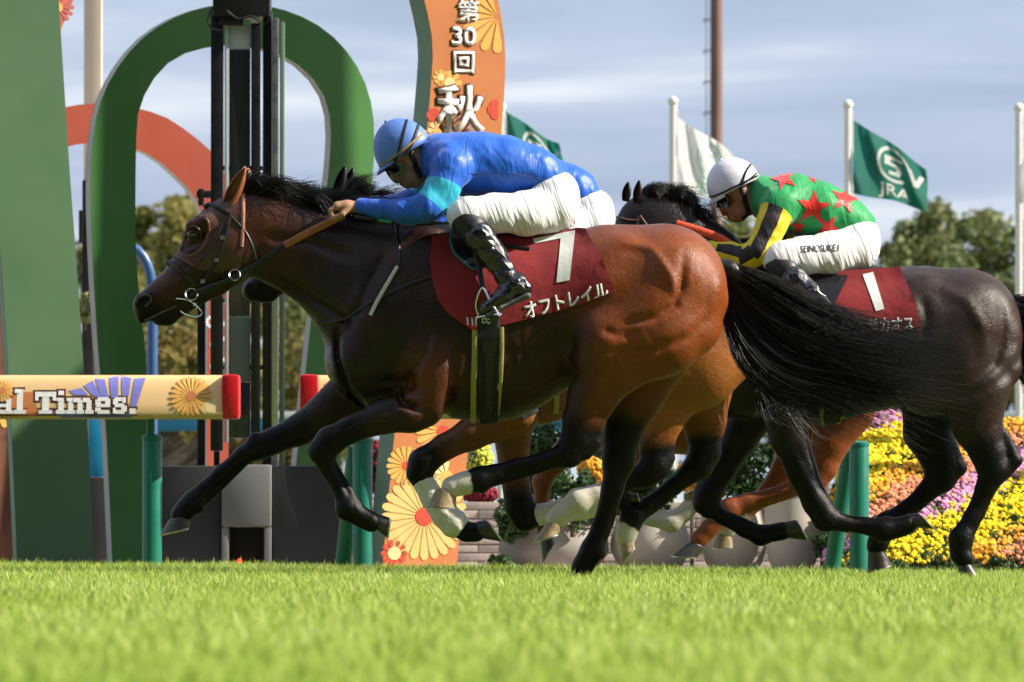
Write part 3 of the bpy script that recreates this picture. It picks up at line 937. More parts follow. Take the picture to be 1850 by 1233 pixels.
M_LID = mat('eyelid_skin', (0.02, 0.014, 0.012), 0.35, 0.2, 40, 0.2)
tack_lead(root_lead, sk1)

def red_cloth():
    t = NT('red_saddle_cloth')
    n = t.noise(7, 5, 0.6)
    t.l(t.ramp(n, [(0.3, (0.20, 0.010, 0.014)), (0.7, (0.30, 0.018, 0.022))]), t.p.inputs['Base Color'])
    t.set(Roughness=0.85, Sheen_Weight=0.15, Sheen_Roughness=0.6, Specular_IOR_Level=0.25)
    w = t.noise(1.0, 4, 0.7, t.coord((420, 420, 420)))
    b = t.bump(t.noise(13, 4, 0.5, dist=0.6), 0.4, 0.012)
    t.bump(w, 0.5, 0.0012, b)
    return t.m
M_CLOTH = red_cloth()
M_NUM = mat('white_number_print', (0.78, 0.80, 0.76), 0.7, 0.05, 20, 0.2, 200, 0.001)
M_SADDLE = mat('saddle_leather', (0.010, 0.010, 0.012), 0.28, 0.25, 30, 0.2, 90, 0.002)
M_TEAL = mat('teal_binding', (0.02, 0.16, 0.20), 0.5, 0.2, 30, 0.1)

def dress_lead(root, sk):
    poly = [(815, 425), (781, 431), (777, 472), (782, 512), (792, 545), (806, 566), (823, 580), (858, 602), (908, 591), (1006, 566), (1109, 532), (1085, 470), (1058, 419), (1030, 412), (955, 424), (880, 415)]
    cl = lay('number_cloth', sk, poly, .006, .004, M_CLOTH, root, 0.0, 12, -1, smooth_y=12)
    lay('number_cloth', sk, poly, .006, .004, M_CLOTH, root, 0.0, 14, 1, smooth_y=8)
    v = np.array([cl.matrix_basis @ q.co for q in cl.data.vertices]); f = [tuple(p.vertices) for p in cl.data.polygons]
    cs = Skin(v, f); cs.y0 = 0.0
    seven = [(985, 265), (1355, 190), (1305, 635), (1192, 656), (1230, 262), (1000, 306)]
    seven = [(760 + a / 4.868, 380 + b / 4.868) for a, b in seven]
    f7 = lambda a, b: cs.hit(W(a, b, 0).x, W(a, b, 0).z, -1, .0015)
    shape('number', seven, f7, M_NUM, cl, 6, .0015)
    lettering('name_lettering', 'オフトレイル', skin_map(cs, (948, 579), (25.2, -6.5), (-6, -33), 0.0, .0015), M_NUM, cl, 1.0, .028, .25, .0015)
    lettering('race_lettering', '11R', skin_map(cs, (842, 590), (17, 2), (-2, -19), 0.0, .0015), M_NUM, cl, 1.0, .03, .25, .0015)
    red = lay('cloth_corner', cs, [(836, 590), (862, 586), (862, 604), (857, 601)], .0012, .001, M_REDC, cl, 0.0, 8)
    g = lay('girth', sk, [(863, 566), (903, 566), (901, 690), (899, 756), (868, 760), (864, 690)], .012, .004, M_WEB, root, 0.0, 12, -1, smooth_y=10)
    lay('girth', sk, [(863, 566), (903, 566), (901, 690), (899, 756), (868, 760), (864, 690)], .012, .004, M_WEB, root, 0.0, 14, 1, smooth_y=10)
    for sd in (-1, 1):
        strap('girth_edge', sk, [(859, 600), (858, 650), (856, 700), (856, 758)], 5.2, M_OLIVE, root, 0.0, 20, .014, .35, sd)
        strap('girth_edge', sk, [(905, 594), (905, 650), (902, 700), (897, 746)], 5.0, M_OLIVE, root, 0.0, 20, .014, .35, sd)
    gv = np.array([q.co for q in g.data.vertices]); gs = Skin(gv, [tuple(p.vertices) for p in g.data.polygons]); gs.y0 = 0
    lettering('girth_lettering', '氏', skin_map(gs, (869, 587), (17, 1), (-1, -18), 0.0, .002), M_NUM, g, 1.0, .02, .3, .001)
    lay('girth_buckle_guard', gs, [(872, 620), (899, 619), (898, 634), (893, 650), (890, 745), (878, 745), (877, 650), (872, 636)], .003, .003, M_SADDLE, g, 0.0, 10)
    # saddle: flap, seat and strap
    fl = [(812, 424), (820, 408), (870, 410), (905, 432), (880, 490), (856, 494), (836, 480), (818, 462), (810, 440)]
    for sd in (-1, 1):
        lay('saddle_flap', sk, fl, .018, .012, M_SADDLE, root, 0.0, 10, sd, smooth_y=4)
        strap('flap_binding', sk, fl[4:] + fl[:1], 2.2, M_TEAL, root, 0.0, 30, .028, .7, sd)
        strap('surcingle_end', sk, [(905, 449), (930, 453), (956, 457)], 3.5, M_BLACKL, root, 0.0, 8, .016, .4, sd)
    pr = limb([(830, 415, 14, 0, 3.2), (880, 424, 13, 0, 4.0), (950, 424, 14, 0, 4.4), (1000, 416, 13, 0, 3.6)], 0.0, .03)
    V, F = Field(pr, .012).mesh(1)
    link('saddle', mesh_np('saddle', V, F), M_SADDLE, root)
M_REDC = mat('bright_red_corner', (0.55, 0.03, 0.02), 0.8, 0.1, 20, 0.2)
dress_lead(root_lead, sk1)

def px3(pts, y=0.0):
    return [W(p[0], p[1], y + (p[2] if len(p) > 2 else 0.0)) for p in pts]
tail_g = [
    [(1296, 474), (1358, 492), (1428, 524), (1496, 556), (1590, 588), (1706, 596), (1806, 548)],
    [(1298, 480), (1356, 508), (1430, 556), (1520, 600), (1640, 628), (1796, 622)],
    [(1302, 488), (1352, 540), (1428, 600), (1530, 640), (1660, 660), (1790, 652)],
    [(1305, 498), (1344, 574), (1412, 640), (1520, 676), (1640, 700), (1770, 700)],
    [(1306, 510), (1332, 596), (1390, 668), (1490, 706), (1610, 740), (1706, 790)],
    [(1306, 522), (1320, 600), (1356, 668), (1430, 712), (1530, 742), (1630, 806)],
]
def make_tail(root, guides, y0, n, seed, rad=.0017, lo=.40, spread=.007, tips=.022, m=None, clumps=90):
    A = [px3([(a, b, (-.07 if i % 2 else .05) * min(1, q / 2)) for q, (a, b) in enumerate(g)], y0) for i, g in enumerate(guides)]
    B = [px3([(a, b, (.05 if i % 2 else -.07) * min(1, q / 2)) for q, (a, b) in enumerate(g)], y0) for i, g in enumerate(guides)]
    G = A + B[::-1]
    o = hair('tail', G, n, m or M_HAIR, root, rad, 20, spread, tips, .026, lo, seed, clumps=clumps)
    # the dock the hair grows from
    a, b, c = guides[1][0], guides[1][1], guides[1][2]
    V, F = Field(limb([(a[0] - 12, a[1] + 4, 20), (a[0] + 20, a[1] + 8, 17), (b[0] + 10, b[1] + 12, 12)], y0, .02), .012).mesh(1)
    link('tail_dock', mesh_np('tail_dock', V, F), m or M_HAIR, root)
    return o
make_tail(root_lead, tail_g, 0.0, 5600, 3, rad=.00115, lo=.42, clumps=170, tips=.034)
def make_mane(root, crest, y0, n, seed, ln=(80, -20), rise=16, rad=.0015, m=None, lo=.4, spread=.012, tips=.03):
    G = []
    for i, (x, y) in enumerate(crest):
        dy = (-.035 if i % 2 else .02)
        k = 1 + .25 * math.sin(i * 2.4 + seed)
        G.append(px3([(x, y, dy), (x + ln[0] * .25 * k, y - rise * k, dy * 1.5), (x + ln[0] * .6 * k, y + ln[1] * .6 * k - rise * .6, dy * 1.8), (x + ln[0] * k, y + ln[1] * k, dy * 2)], y0))
    return hair('mane', G, n, m or M_HAIR, root, rad, 10, spread * .7, tips * .6, .012, lo, seed, clumps=max(20, n // 30))
make_mane(root_lead, [(440, 352), (465, 352), (500, 358), (540, 364), (580, 374), (620, 384), (670, 392), (720, 396)], 0.0, 3800, 5, (78, -2), 18)
make_mane(root_lead, [(424, 346), (440, 344), (452, 348)], 0.0, 350, 6, (70, 12), 20, lo=.5)
# ------------------------------------------------------------------ riders
def satin(name, base_fn, rough=0.46):
    t = NT(name)
    t.l(base_fn(t), t.p.inputs['Base Color'])
    t.set(Roughness=rough, Specular_IOR_Level=0.36, Sheen_Weight=0.25, Sheen_Roughness=0.4)
    mp = t.n('ShaderNodeMapping'); mp.inputs['Rotation'].default_value = (0, -0.5, 0); mp.inputs['Scale'].default_value = (15, 6, 6)
    tc = t.n('ShaderNodeTexCoord'); t.l(tc.outputs['Object'], mp.inputs[0])
    c1 = t.noise(1.0, 2, 0.45, mp.outputs[0], 0.9)
    r1 = t.math('POWER', t.math('ABSOLUTE', t.math('SUBTRACT', c1, 0.5)), 0.7)
    b = t.bump(r1, 0.26, 0.030)
    t.bump(t.noise(26, 2, 0.5, dist=0.6), 0.12, 0.006, b)
    return t.m
def blue_silk(t):
    a = t.attr('tint').outputs['Fac']
    band = t.math('MULTIPLY', t.math('GREATER_THAN', a, 1.28), t.math('LESS_THAN', a, 1.78))
    return t.mix(band, (0.014, 0.115, 0.58), (0.03, 0.44, 0.62))
def green_silk(t):
    a = t.attr('tint').outputs['Fac']; s = t.attr('stripe').outputs['Fac']
    sl = t.math('GREATER_THAN', a, 0.72)
    st = t.mix(t.math('GREATER_THAN', s, 0.0), (0.75, 0.60, 0.02), (0.018, 0.014, 0.016))
    cuff = t.math('GREATER_THAN', a, 2.82)
    st = t.mix(cuff, st, (0.75, 0.60, 0.02))
    return t.mix(sl, (0.014, 0.30, 0.085), st)
M_BLUES = satin('blue_silk', blue_silk)
M_BLUESEAM = mat('blue_seam', (0.006, 0.05, 0.30), 0.6, 0.1, 20, 0)
M_GREENS = satin('green_silk', green_silk, 0.55)
def breeches_mat():
    t = NT('white_breeches')
    n = t.noise(5, 4)
    t.l(t.ramp(n, [(0.3, (0.72, 0.72, 0.74)), (0.7, (0.80, 0.80, 0.80))]), t.p.inputs['Base Color'])
    t.set(Roughness=0.55, Sheen_Weight=0.1, Specular_IOR_Level=0.35)
    # fine gathers across the thigh
    m0 = t.n('ShaderNodeMapping'); m0.inputs['Rotation'].default_value = (0, 0.36, 0)
    mp = t.n('ShaderNodeMapping'); mp.inputs['Scale'].default_value = (56, 9, 6.0)
    tc = t.n('ShaderNodeTexCoord'); t.l(tc.outputs['Object'], m0.inputs[0]); t.l(m0.outputs[0], mp.inputs[0])
    w = t.noise(1.0, 1, 0.4, mp.outputs[0], 0.5)
    w = t.ramp(w, [(0.38, 0.0), (0.62, 1.0)])
    b = t.bump(w, 0.40, 0.008)
    t.bump(t.noise(130, 3), 0.04, 0.001, b)
    return t.m
M_BREECH = breeches_mat()
def skin_mat():
    t = NT('tanned_skin')
    n = t.noise(24, 5)
    t.l(t.ramp(n, [(0.3, (0.36, 0.185, 0.105)), (0.7, (0.47, 0.255, 0.155))]), t.p.inputs['Base Color'])
    t.set(Roughness=0.5, Subsurface_Weight=0.08, Subsurface_Radius=(0.02, 0.008, 0.004))
    t.bump(t.noise(160, 4), 0.2, 0.0015)
    return t.m
M_SKIN = skin_mat()
M_PATENT = NT('patent_boot')
M_PATENT.set(Base_Color=(0.006, 0.006, 0.008), Roughness=0.10, Specular_IOR_Level=0.7, Coat_Weight=0.6, Coat_Roughness=0.05)
_b = M_PATENT.bump(M_PATENT.noise(22, 4, 0.55, dist=1.2), 0.55, 0.02)
M_PATENT.bump(M_PATENT.noise(70, 3, 0.55), 0.15, 0.003, _b)
M_PATENT = M_PATENT.m
M_BOOTM = mat('matt_boot_top', (0.008, 0.008, 0.009), 0.5, 0.2, 30, 0.25, 90, 0.002)
M_SOLE = mat('boot_sole', (0.10, 0.10, 0.10), 0.7, 0.3, 40, 0.3)
M_GOGG = mat('dark_goggle', (0.01, 0.01, 0.012), 0.08, 0.1, 20, 0, spec=0.8, coat=0.6)
M_BLKH = mat('black_hair_strap', (0.010, 0.009, 0.009), 0.6, 0.2, 40, 0.3)
def cap_mat(name, col):
    t = NT(name)
    n = t.noise(8, 4)
    t.l(t.ramp(n, [(0.3, tuple(c * .9 for c in col)), (0.7, tuple(min(1, c * 1.08) for c in col))]), t.p.inputs['Base Color'])
    t.set(Roughness=0.48, Specular_IOR_Level=0.5)
    t.bump(t.noise(1.0, 2, 0.5, t.coord((14, 14, 40)), 0.6), 0.18, 0.01)
    return t.m
M_CAPB = cap_mat('blue_cap', (0.10, 0.22, 0.62))
M_CAPW = cap_mat('white_cap', (0.72, 0.72, 0.78))
M_TANB = mat('tan_band', (0.55, 0.33, 0.10), 0.6, 0.1, 30, 0.2)
M_WHIP = mat('whip_black', (0.012, 0.012, 0.012), 0.35, 0.2, 40, 0.1)
M_WHIPT = mat('whip_teal', (0.02, 0.33, 0.25), 0.4, 0.1, 40, 0.1)
M_LENS = NT('clear_visor')
M_LENS.set(Base_Color=(0.9, 0.93, 0.95), Roughness=0.05, Transmission_Weight=0.9, IOR=1.1, Alpha=0.6)
M_LENS = M_LENS.m

def soft(name, prims, vox, m, parent, fold=None, smooth=1, extra=None):
    V, F = Field(prims, vox).mesh(smooth)
    if fold:
        for amp, freq, st, seed in fold:
            N = vnormals(V, F)
            V = fold_noise(V, N, amp, freq, st, seed)
    me = mesh_np(name, V, F)
    T = tints(prims, V, 0.012)
    attr(me, 'tint', T[:, 0]); attr(me, 'stripe', T[:, 1])
    if extra: extra(me, V, prims)
    o = link(name, me, m, parent)
    s = Skin(V, F); s.V = V; s.F = F
    return o, s
def shift(pts, dr):
    return [(p[0], p[1], max(2.0, p[2] + dr)) + tuple(p[3:]) for p in pts]

def helmet(parent, c, up, rx, rz, ry, y, m):
    """dome: centre of rim (px), up direction (px), radii in px"""
    o = W(*c, y); s = S(y)
    U = Vector((up[0], 0, -up[1])).normalized(); Fd = Vector((-U.z, 0, U.x)); Sd = Vector((0, 1, 0))
    if Fd.x > 0: Fd = -Fd
    bm = bmesh.new(); R = []
    nu, nv = 36, 16
    for i in range(nv):
        ph = math.pi / 2 * i / (nv - 1) * 1.0 - 0.16 * (1 - i / (nv - 1))
        row = []
        for k in range(nu):
            a = 2 * math.pi * k / nu
            row.append(bm.verts.new(o + Fd * (math.cos(a) * math.cos(ph) * rx / s) + Sd * (math.sin(a) * math.cos(ph) * ry / s) + U * (math.sin(ph) * rz / s)))
        R.append(row)
    for i in range(nv - 1):
        for k in range(nu):
            try: bm.faces.new((R[i][k], R[i][(k + 1) % nu], R[i + 1][(k + 1) % nu], R[i + 1][k]))
            except ValueError: pass
    bmesh.ops.remove_doubles(bm, verts=bm.verts, dist=1e-4)
    me = bm_mesh('helmet', bm, True)
    ob = link('helmet', me, m, parent)
    md = ob.modifiers.new('thick', 'SOLIDIFY'); md.thickness = .012; md.offset = -1
    # peak
    bm = bmesh.new(); R = []
    for i in range(6):
        q = i / 5
        row = []
        for k in range(17):
            a = -1.05 + 2.1 * k / 16
            rr = 1.0 + 0.22 * q * math.cos(a * 1.35)
            row.append(bm.verts.new(o + Fd * (math.cos(a) * rx / s * rr) + Sd * (math.sin(a) * ry / s * (1 + .06 * q)) + U * (-.010 - .020 * q ** 1.3)))
        R.append(row)
    for i in range(5):
        for k in range(16): bm.faces.new((R[i][k], R[i][k + 1], R[i + 1][k + 1], R[i + 1][k]))
    pk = link('helmet_peak', bm_mesh('helmet_peak', bm, True), m, parent)
    md = pk.modifiers.new('thick', 'SOLIDIFY'); md.thickness = .005
    # button
    bm = bmesh.new(); bmesh.ops.create_uvsphere(bm, u_segments=12, v_segments=8, radius=.009)
    for v in bm.verts: v.co += o + U * (rz / s)
    link('cap_button', bm_mesh('cap_button', bm, True), m, ob)
    V = np.array([v.co for v in me.vertices]); sk = Skin(V, [tuple(p.vertices) for p in me.polygons]); sk.y0 = y
    return ob, sk

def hand_chain(d, y, sgn, pal=None):
    """fist round a rein. d: dict wrist, knuckle (px). fingers stacked across depth."""
    wx, wy = d['wrist']; kx, ky = d['knuckle']
    out = []
    out.append(([(wx, wy, 10, y, 1.1), ((wx * .5 + kx * .5), (wy * .5 + ky * .5), 11, y, 1.35), (kx + 4, ky + 1, 10, y, 1.7)], .014))
    for i in range(4):
        yy = y + (i - 1.5) * .0195
        a = (0, 2, 1, -3)[i]
        out.append(([(kx + 3, ky + 1 + i * .8, 4.7, yy), (kx - 9 + a * .3, ky + 7 + i, 4.3, yy), (kx - 6 + a * .5, ky + 19 - abs(a), 4.0, yy), (kx + 4, ky + 23 - i, 3.6, yy)], .004))
    yt = y - .040
    out.append(([(wx * .55 + kx * .45, wy * .5 + ky * .5 + 3, 6.5, yt + .016), (kx + 13, ky + 14, 5.2, yt), (kx + 1, ky + 20, 4.6, yt + .004), (kx - 6, ky + 24, 3.9, yt + .008)], .006))
    return out

def build_jockey(root, y0, J, mats):
    pr = []
    # body under the clothes: one continuous figure
    body = []
    for c, k in J['head']: body += limb(c, y0, k)
    for sd in ('n', 'f'):
        body += limb(shift(J['arm_' + sd], -5), y0, .02)
        for c, k in hand_chain(J['hand_' + sd], J['hand_' + sd]['y'], 1): body += limb(c, y0, k)
        body += limb(shift(J['thigh_' + sd], -7), y0, .03)
        body += limb(shift(J['shin_' + sd], -7), y0, .02)
        body += limb(shift(J['foot_' + sd], -5), y0, .02)
    body += limb(shift(J['torso'], -8), y0, .04)
    body += limb(J['neck'], y0, .02)
    for c, k in J.get('carve', []): body += limb(c, y0, k, sub=True)
    b, sb = soft('body', body, .0052, M_SKIN, root)
    sb.y0 = y0
    # jacket
    jk = limb(J['torso'], y0, .05)
    for c in J.get('yoke', []): jk += limb(c, y0, .04)
    jk += limb([p[:5] + (1 + 2 * i / (len(J['arm_n']) - 1),) for i, p in enumerate(J['arm_n'])], y0, .02)
    jk += limb([p[:5] + (1 + 2 * i / (len(J['arm_f']) - 1),) for i, p in enumerate(J['arm_f'])], y0, .02)
    def stripes(me, V, prims):
        # lengthwise stripes round each sleeve
        D = np.array([Field.dist(p, V[:, 0], V[:, 1], V[:, 2])[0] for p in prims])
        best = D.argmin(0); val = np.full(len(V), -1.0)
        for i, p in enumerate(prims):
            m = best == i
            if p['ta'][0] < 0.9 or not m.any(): continue
            ax = p['b'] - p['a']; ax = ax / np.linalg.norm(ax)
            e1 = np.cross(ax, np.array([0, 1, 0])); e1 /= np.linalg.norm(e1); e2 = np.cross(ax, e1)
            q = V[m] - p['a']; ang = np.arctan2(q @ e2, q @ e1)
            val[m] = np.cos(ang * 3 + 0.9)
        me.attributes['stripe'].data.foreach_set('value', val.astype(np.float32))
    jo, js = soft('jacket', jk, .0075, mats['silk'], root, J.get('fold_j'), 1, stripes)
    js.y0 = y0
    # breeches
    bp = limb(J['seat'], y0, .05) + limb(J['thigh_n'], y0, .045) + limb(J['thigh_f'], y0, .045)
    bo, bs = soft('breeches', bp, .0075, M_BREECH, root, J.get('fold_b'), 1)
    bs.y0 = y0
    # boots
    for sd in ('n', 'f'):
        bt = limb(J['shin_' + sd], y0, .015) + limb(J['foot_' + sd], y0, .018) + limb(J['heel_' + sd], y0, .012)
        o, s = soft('boot', bt, .006, M_PATENT, root, [(.0035, 26, Matrix.Identity(3), 4)], 1)
        top = limb(shift(J['shin_' + sd][:2], 2), y0, .01)
        top[0]['b'] = top[0]['a'] * .55 + top[0]['b'] * .45; top[0]['rb'] = top[0]['ra'] * .55 + top[0]['rb'] * .45
        soft('boot_top', top, .0065, M_BOOTM, o)
        so = limb(shift(J['sole_' + sd], 0), y0, .01)
        soft('boot_sole', so, .0055, M_SOLE, o)
    return b, sb, jo, js, bo, bs

def stirrup(root, top, foot, y, strap_from):
    """iron round the foot and the leather it hangs from; px points"""
    sg = -1 if y < 0 else 1
    P = [W(a, b, y + c * sg) for a, b, c in ((foot[0] + 20, foot[1] - 4, .045), (foot[0] + 6, foot[1] - 26, .03), (top[0], top[1], .0), (foot[0] - 20, foot[1] - 22, -.03), (foot[0] - 14, foot[1] + 2, -.045))]
    P = resample([tuple(p) for p in P], 24)
    st = tube('stirrup', [Vector(p) for p in P], .0062, M_STEEL, root, n=8)
    tread = [W(foot[0] - 16, foot[1] + 2, y - .045 * sg), W(foot[0] + 22, foot[1] - 4, y + .045 * sg)]
    tube('stirrup_tread', tread, .017, M_STEEL, st, n=10, flat=.4, up=(0, 0, 1))
    tube('stirrup_leather', [W(*strap_from, y + .05), W((strap_from[0] + top[0]) / 2, (strap_from[1] + top[1]) / 2, y + .02), W(*top, y)], .012, M_BLACKL, root, n=8, flat=.3)
ID3 = Matrix.Identity(3)
J_LEAD = dict(
    head=[([(724, 268, 40, 0, .80), (735, 285, 36, 0, .82)], .02),
          ([(735, 288, 30, 0, .85), (722, 308, 21, 0, .95), (742, 318, 17, 0, 1.05), (758, 318, 15, 0, 1.15)], .02),
          ([(712, 314, 6, 0, 1.0), (715, 326, 5.5, 0, 1.1)], .008),           # nose
          ([(729, 331, 7, 0, 1.5), (737, 335, 7, 0, 1.5)], .008),              # lips
          ([(752, 331, 10, 0, 1.4)], .012),                                    # chin
          ([(748, 284, 7, -.072, .5), (744, 296, 5, -.074, .5)], .006), ([(748, 284, 7, .072, .5), (744, 296, 5, .074, .5)], .006)],
    carve=[([(716, 303, 6, -.045, 1)], .008), ([(716, 303, 6, .045, 1)], .008), ([(726, 333, 1.6, -.03, 1), (733, 333, 1.6, .03, 1)], .004)],
    neck=[(752, 285, 26, 0, .9), (785, 288, 27, 0, 1.0), (805, 290, 30, 0, 1.2)],
    torso=[(800, 288, 46, 0, 1.35), (850, 296, 55, 0, 1.28), (912, 300, 53, 0, 1.18), (968, 314, 42, 0, 1.15), (1000, 334, 32, 0, 1.2)],
    yoke=[[(786, 276, 26, 0, 1.3), (800, 285, 40, 0, 1.5)], [(815, 300, 40, -.13, .8), (812, 305, 34, -.17, .9)]],
    arm_n=[(818, 305, 35, -.165, .85), (800, 340, 30, -.20, .9), (775, 374, 27, -.23, .95), (735, 384, 23, -.20, 1), (690, 379, 18, -.16, 1), (653, 374, 14.5, -.13, 1)],
    arm_f=[(806, 302, 34, .165, .85), (780, 334, 28, .20, .9), (752, 362, 25, .22, .95), (715, 372, 21, .18, 1), (680, 372, 17, .13, 1), (650, 370, 14, .09, 1)],
    hand_n=dict(wrist=(648, 374), knuckle=(606, 373), y=-.125), hand_f=dict(wrist=(646, 370), knuckle=(606, 370), y=.085),
    seat=[(985, 345, 30, 0, 1.7), (1006, 350, 36, 0, 1.55), (1004, 378, 38, 0, 1.5), (985, 392, 36, 0, 1.5)],
    thigh_n=[(1000, 380, 41, -.09, .9), (950, 386, 37, -.15, .9), (895, 385, 32, -.21, .95), (850, 387, 28, -.25, .95), (836, 390, 29, -.26, .95)],
    thigh_f=[(1000, 380, 41, .09, .9), (950, 386, 40, .15, .9), (895, 384, 35, .21, .95), (850, 384, 30, .25, .95), (836, 386, 29, .26, .95)],
    shin_n=[(842, 400, 26, -.275, .9), (866, 428, 26, -.300, .9), (892, 462, 24, -.300, .9), (913, 496, 20, -.312, .95), (925, 512, 19, -.320, .95)],
    shin_f=[(842, 396, 26, .275, .9), (866, 424, 26, .300, .9), (892, 458, 24, .300, .9), (913, 492, 20, .312, .95), (925, 508, 19, .320, .95)],
    foot_n=[(932, 516, 19, -.325, 1), (910, 535, 17, -.327, 1.05), (882, 556, 13, -.327, 1.25), (874, 562, 9, -.327, 1.4)],
    foot_f=[(932, 512, 19, .325, 1), (910, 531, 17, .327, 1.05), (882, 552, 13, .327, 1.25), (874, 558, 9, .327, 1.4)],
    heel_n=[(936, 512, 19, -.325, .95), (947, 522, 15, -.325, .95)], heel_f=[(936, 508, 19, .325, .95), (947, 518, 15, .325, .95)],
    sole_n=[(953, 534, 7, -.325, 2.0), (925, 546, 5, -.327, 2.4), (905, 556, 5, -.327, 3.6), (880, 570, 4.5, -.327, 4.2)],
    sole_f=[(953, 530, 7, .325, 2.0), (925, 542, 5, .327, 2.4), (905, 552, 5, .327, 3.6), (880, 566, 4.5, .327, 4.2)],
    fold_j=[(.0065, 5.2, Matrix(((1.0, 0, .5), (0, .6, 0), (-.35, 0, .8))), 1), (.0026, 11, Matrix(((.5, 0, .9), (0, .6, 0), (-.9, 0, .5))), 2)],
    fold_b=[(.0030, 9, Matrix(((1.4, 0, .55), (0, .5, 0), (-.2, 0, .35))), 3)],
)
rider1 = empty('person', 'jockey in blue silks with cyan armbands and blue cap, crouched on horse 7 in front', 'person', 'jockeys')
b1, sb1, jo1, js1, bo1, bs1 = build_jockey(rider1, 0.0, J_LEAD, dict(silk=M_BLUES))
strap('seam', js1, [(846, 318), (885, 314), (930, 317), (985, 328)], .9, M_BLUESEAM, jo1, 0.0, 24, .0005, .8)
strap('seam', js1, [(846, 250), (842, 280), (846, 318), (838, 345)], .8, M_BLUESEAM, jo1, 0.0, 24, .0005, .8)
def headgear(root, sb, y0, c, up, rx, rz, ry, mcap, band, bands, gog, rimline, chin, visor):
    hm, hs = helmet(root, c, up, rx, rz, ry, y0, mcap)
    for sd in (-1, 1):
        for bnd, w in bands: strap('cap_strap', hs, bnd, w, M_BLKH, hm, y0, 18, .003, .35, sd)
        strap('rim_band', hs, rimline, 4.2, band, hm, y0, 20, .003, .35, sd)
        gg = lay('goggles', sb, gog, .006, .008, M_GOGG, root, y0, 5, sd)
        for ch, w in chin: strap('chin_strap', sb, ch, w, M_BLKH, root, y0, 16, .004, .5, sd)
    P = [[W(a, b, y0 + dy) for dy in (-.06, -.045, -.02, .0, .02, .045, .06)] for a, b in visor]
    V = [tuple(p + Vector((-(1 - (j - 3) ** 2 / 9) * .012, 0, 0))) for r in P for j, p in enumerate(r)]
    F = [(i * 7 + j, i * 7 + j + 1, (i + 1) * 7 + j + 1, (i + 1) * 7 + j) for i in range(len(P) - 1) for j in range(6)]
    me = bpy.data.meshes.new('visor'); me.from_pydata(V, [], F); me.update()
    for p in me.polygons: p.use_smooth = True
    link('visor', me, M_LENS, root)
headgear(rider1, sb1, 0.0, (729, 272), (-60, -98), 53, 60, 43, M_CAPB, M_TANB,
         [([(736, 213), (727, 255), (716, 294)], 3.0), ([(757, 222), (748, 255), (733, 284)], 3.0)],
         [(696, 300), (728, 292), (733, 306), (722, 318), (706, 317)],
         [(680, 306), (705, 292), (735, 270), (768, 240)],
         [([(742, 272), (750, 300), (760, 322)], 5), ([(771, 250), (774, 268), (772, 286)], 6)],
         [(704, 316), (712, 326), (722, 334)])
tube('whip', px3([(640, 392, -.15), (720, 402, -.19), (790, 404, -.24), (826, 403, -.30)]), [.009, .007, .0065, .006], M_WHIP, rider1, n=8)
tube('whip_band', px3([(684, 397.5, -.172), (708, 400.5, -.184)]), .0088, M_WHIPT, rider1, n=10)
stirrup(root_lead, (872, 520), (880, 572), -.327, (858, 445))
stirrup(root_lead, (872, 516), (880, 568), .327, (858, 441))
# ------------------------------------------------------------------ the other three horses and two riders
def remap(chains, sc, src, dst, fn=None):
    """move a set of picture-pixel chains: src point lands on dst, scaled"""
    out = []
    for c, k in chains:
        out.append(([(dst[0] + (p[0] - src[0]) * sc, dst[1] + (p[1] - src[1]) * sc, p[2] * sc) + tuple(p[3:]) for p in c], k))
    return out
def remap_pts(L, sc, src, dst):
    return [([(dst[0] + (a - src[0]) * sc, dst[1] + (b - src[1]) * sc) for a, b in pts], w * sc, amp) for pts, w, amp in L]
def head_chains(poll, muz, sc=1.0, tint=.3):
    """head between a poll and a muzzle point (px): built along that axis"""
    p, m = np.array(poll, float), np.array(muz, float)
    ax = m - p; L = np.hypot(*ax); ax = ax / L; nn = np.array([-ax[1], ax[0]])
    if nn[1] < 0: nn = -nn          # towards the jaw
    q = lambda t, o: tuple(p + ax * (L * t) + nn * (o * L))
    f = lambda t, o, r, dy=0., s=1., d=tint, w=0.: q(t, o) + (r * L, dy, s, d, w)
    H = [([f(.0, .10, .17, 0, .62), f(.18, .13, .22, 0, .58), f(.34, .12, .215, 0, .60), f(.62, .06, .15, 0, .72), f(.84, .02, .115, 0, .85, .6), f(1.0, .0, .10, 0, 1.02, .9)], .03),
         ([f(.26, .22, .18, 0, .58), f(.5, .17, .115, 0, .6), f(.78, .13, .068, 0, .8, .6), f(.93, .12, .06, 0, 1.1, .9), f(.99, .10, .045, 0, 1.3, .9)], .02)]
    for s in (-1, 1):
        H.append(([f(.40, .0, .055, .082 * s, .6), f(.32, -.01, .045, .088 * s, .6)], .03))
        H.append(([f(1.0, -.03, .055, .045 * s, .7, .9)], .02))
    sub = []
    for s in (-1, 1): sub.append(([f(1.02, -.03, .036, .078 * s, .9)], .012))
    sub.append(([f(1.05, .08, .009, -.06, 4), f(.75, .10, .006, -.07, 4)], .006))
    eyep = q(.41, .03)
    return H, sub, eyep
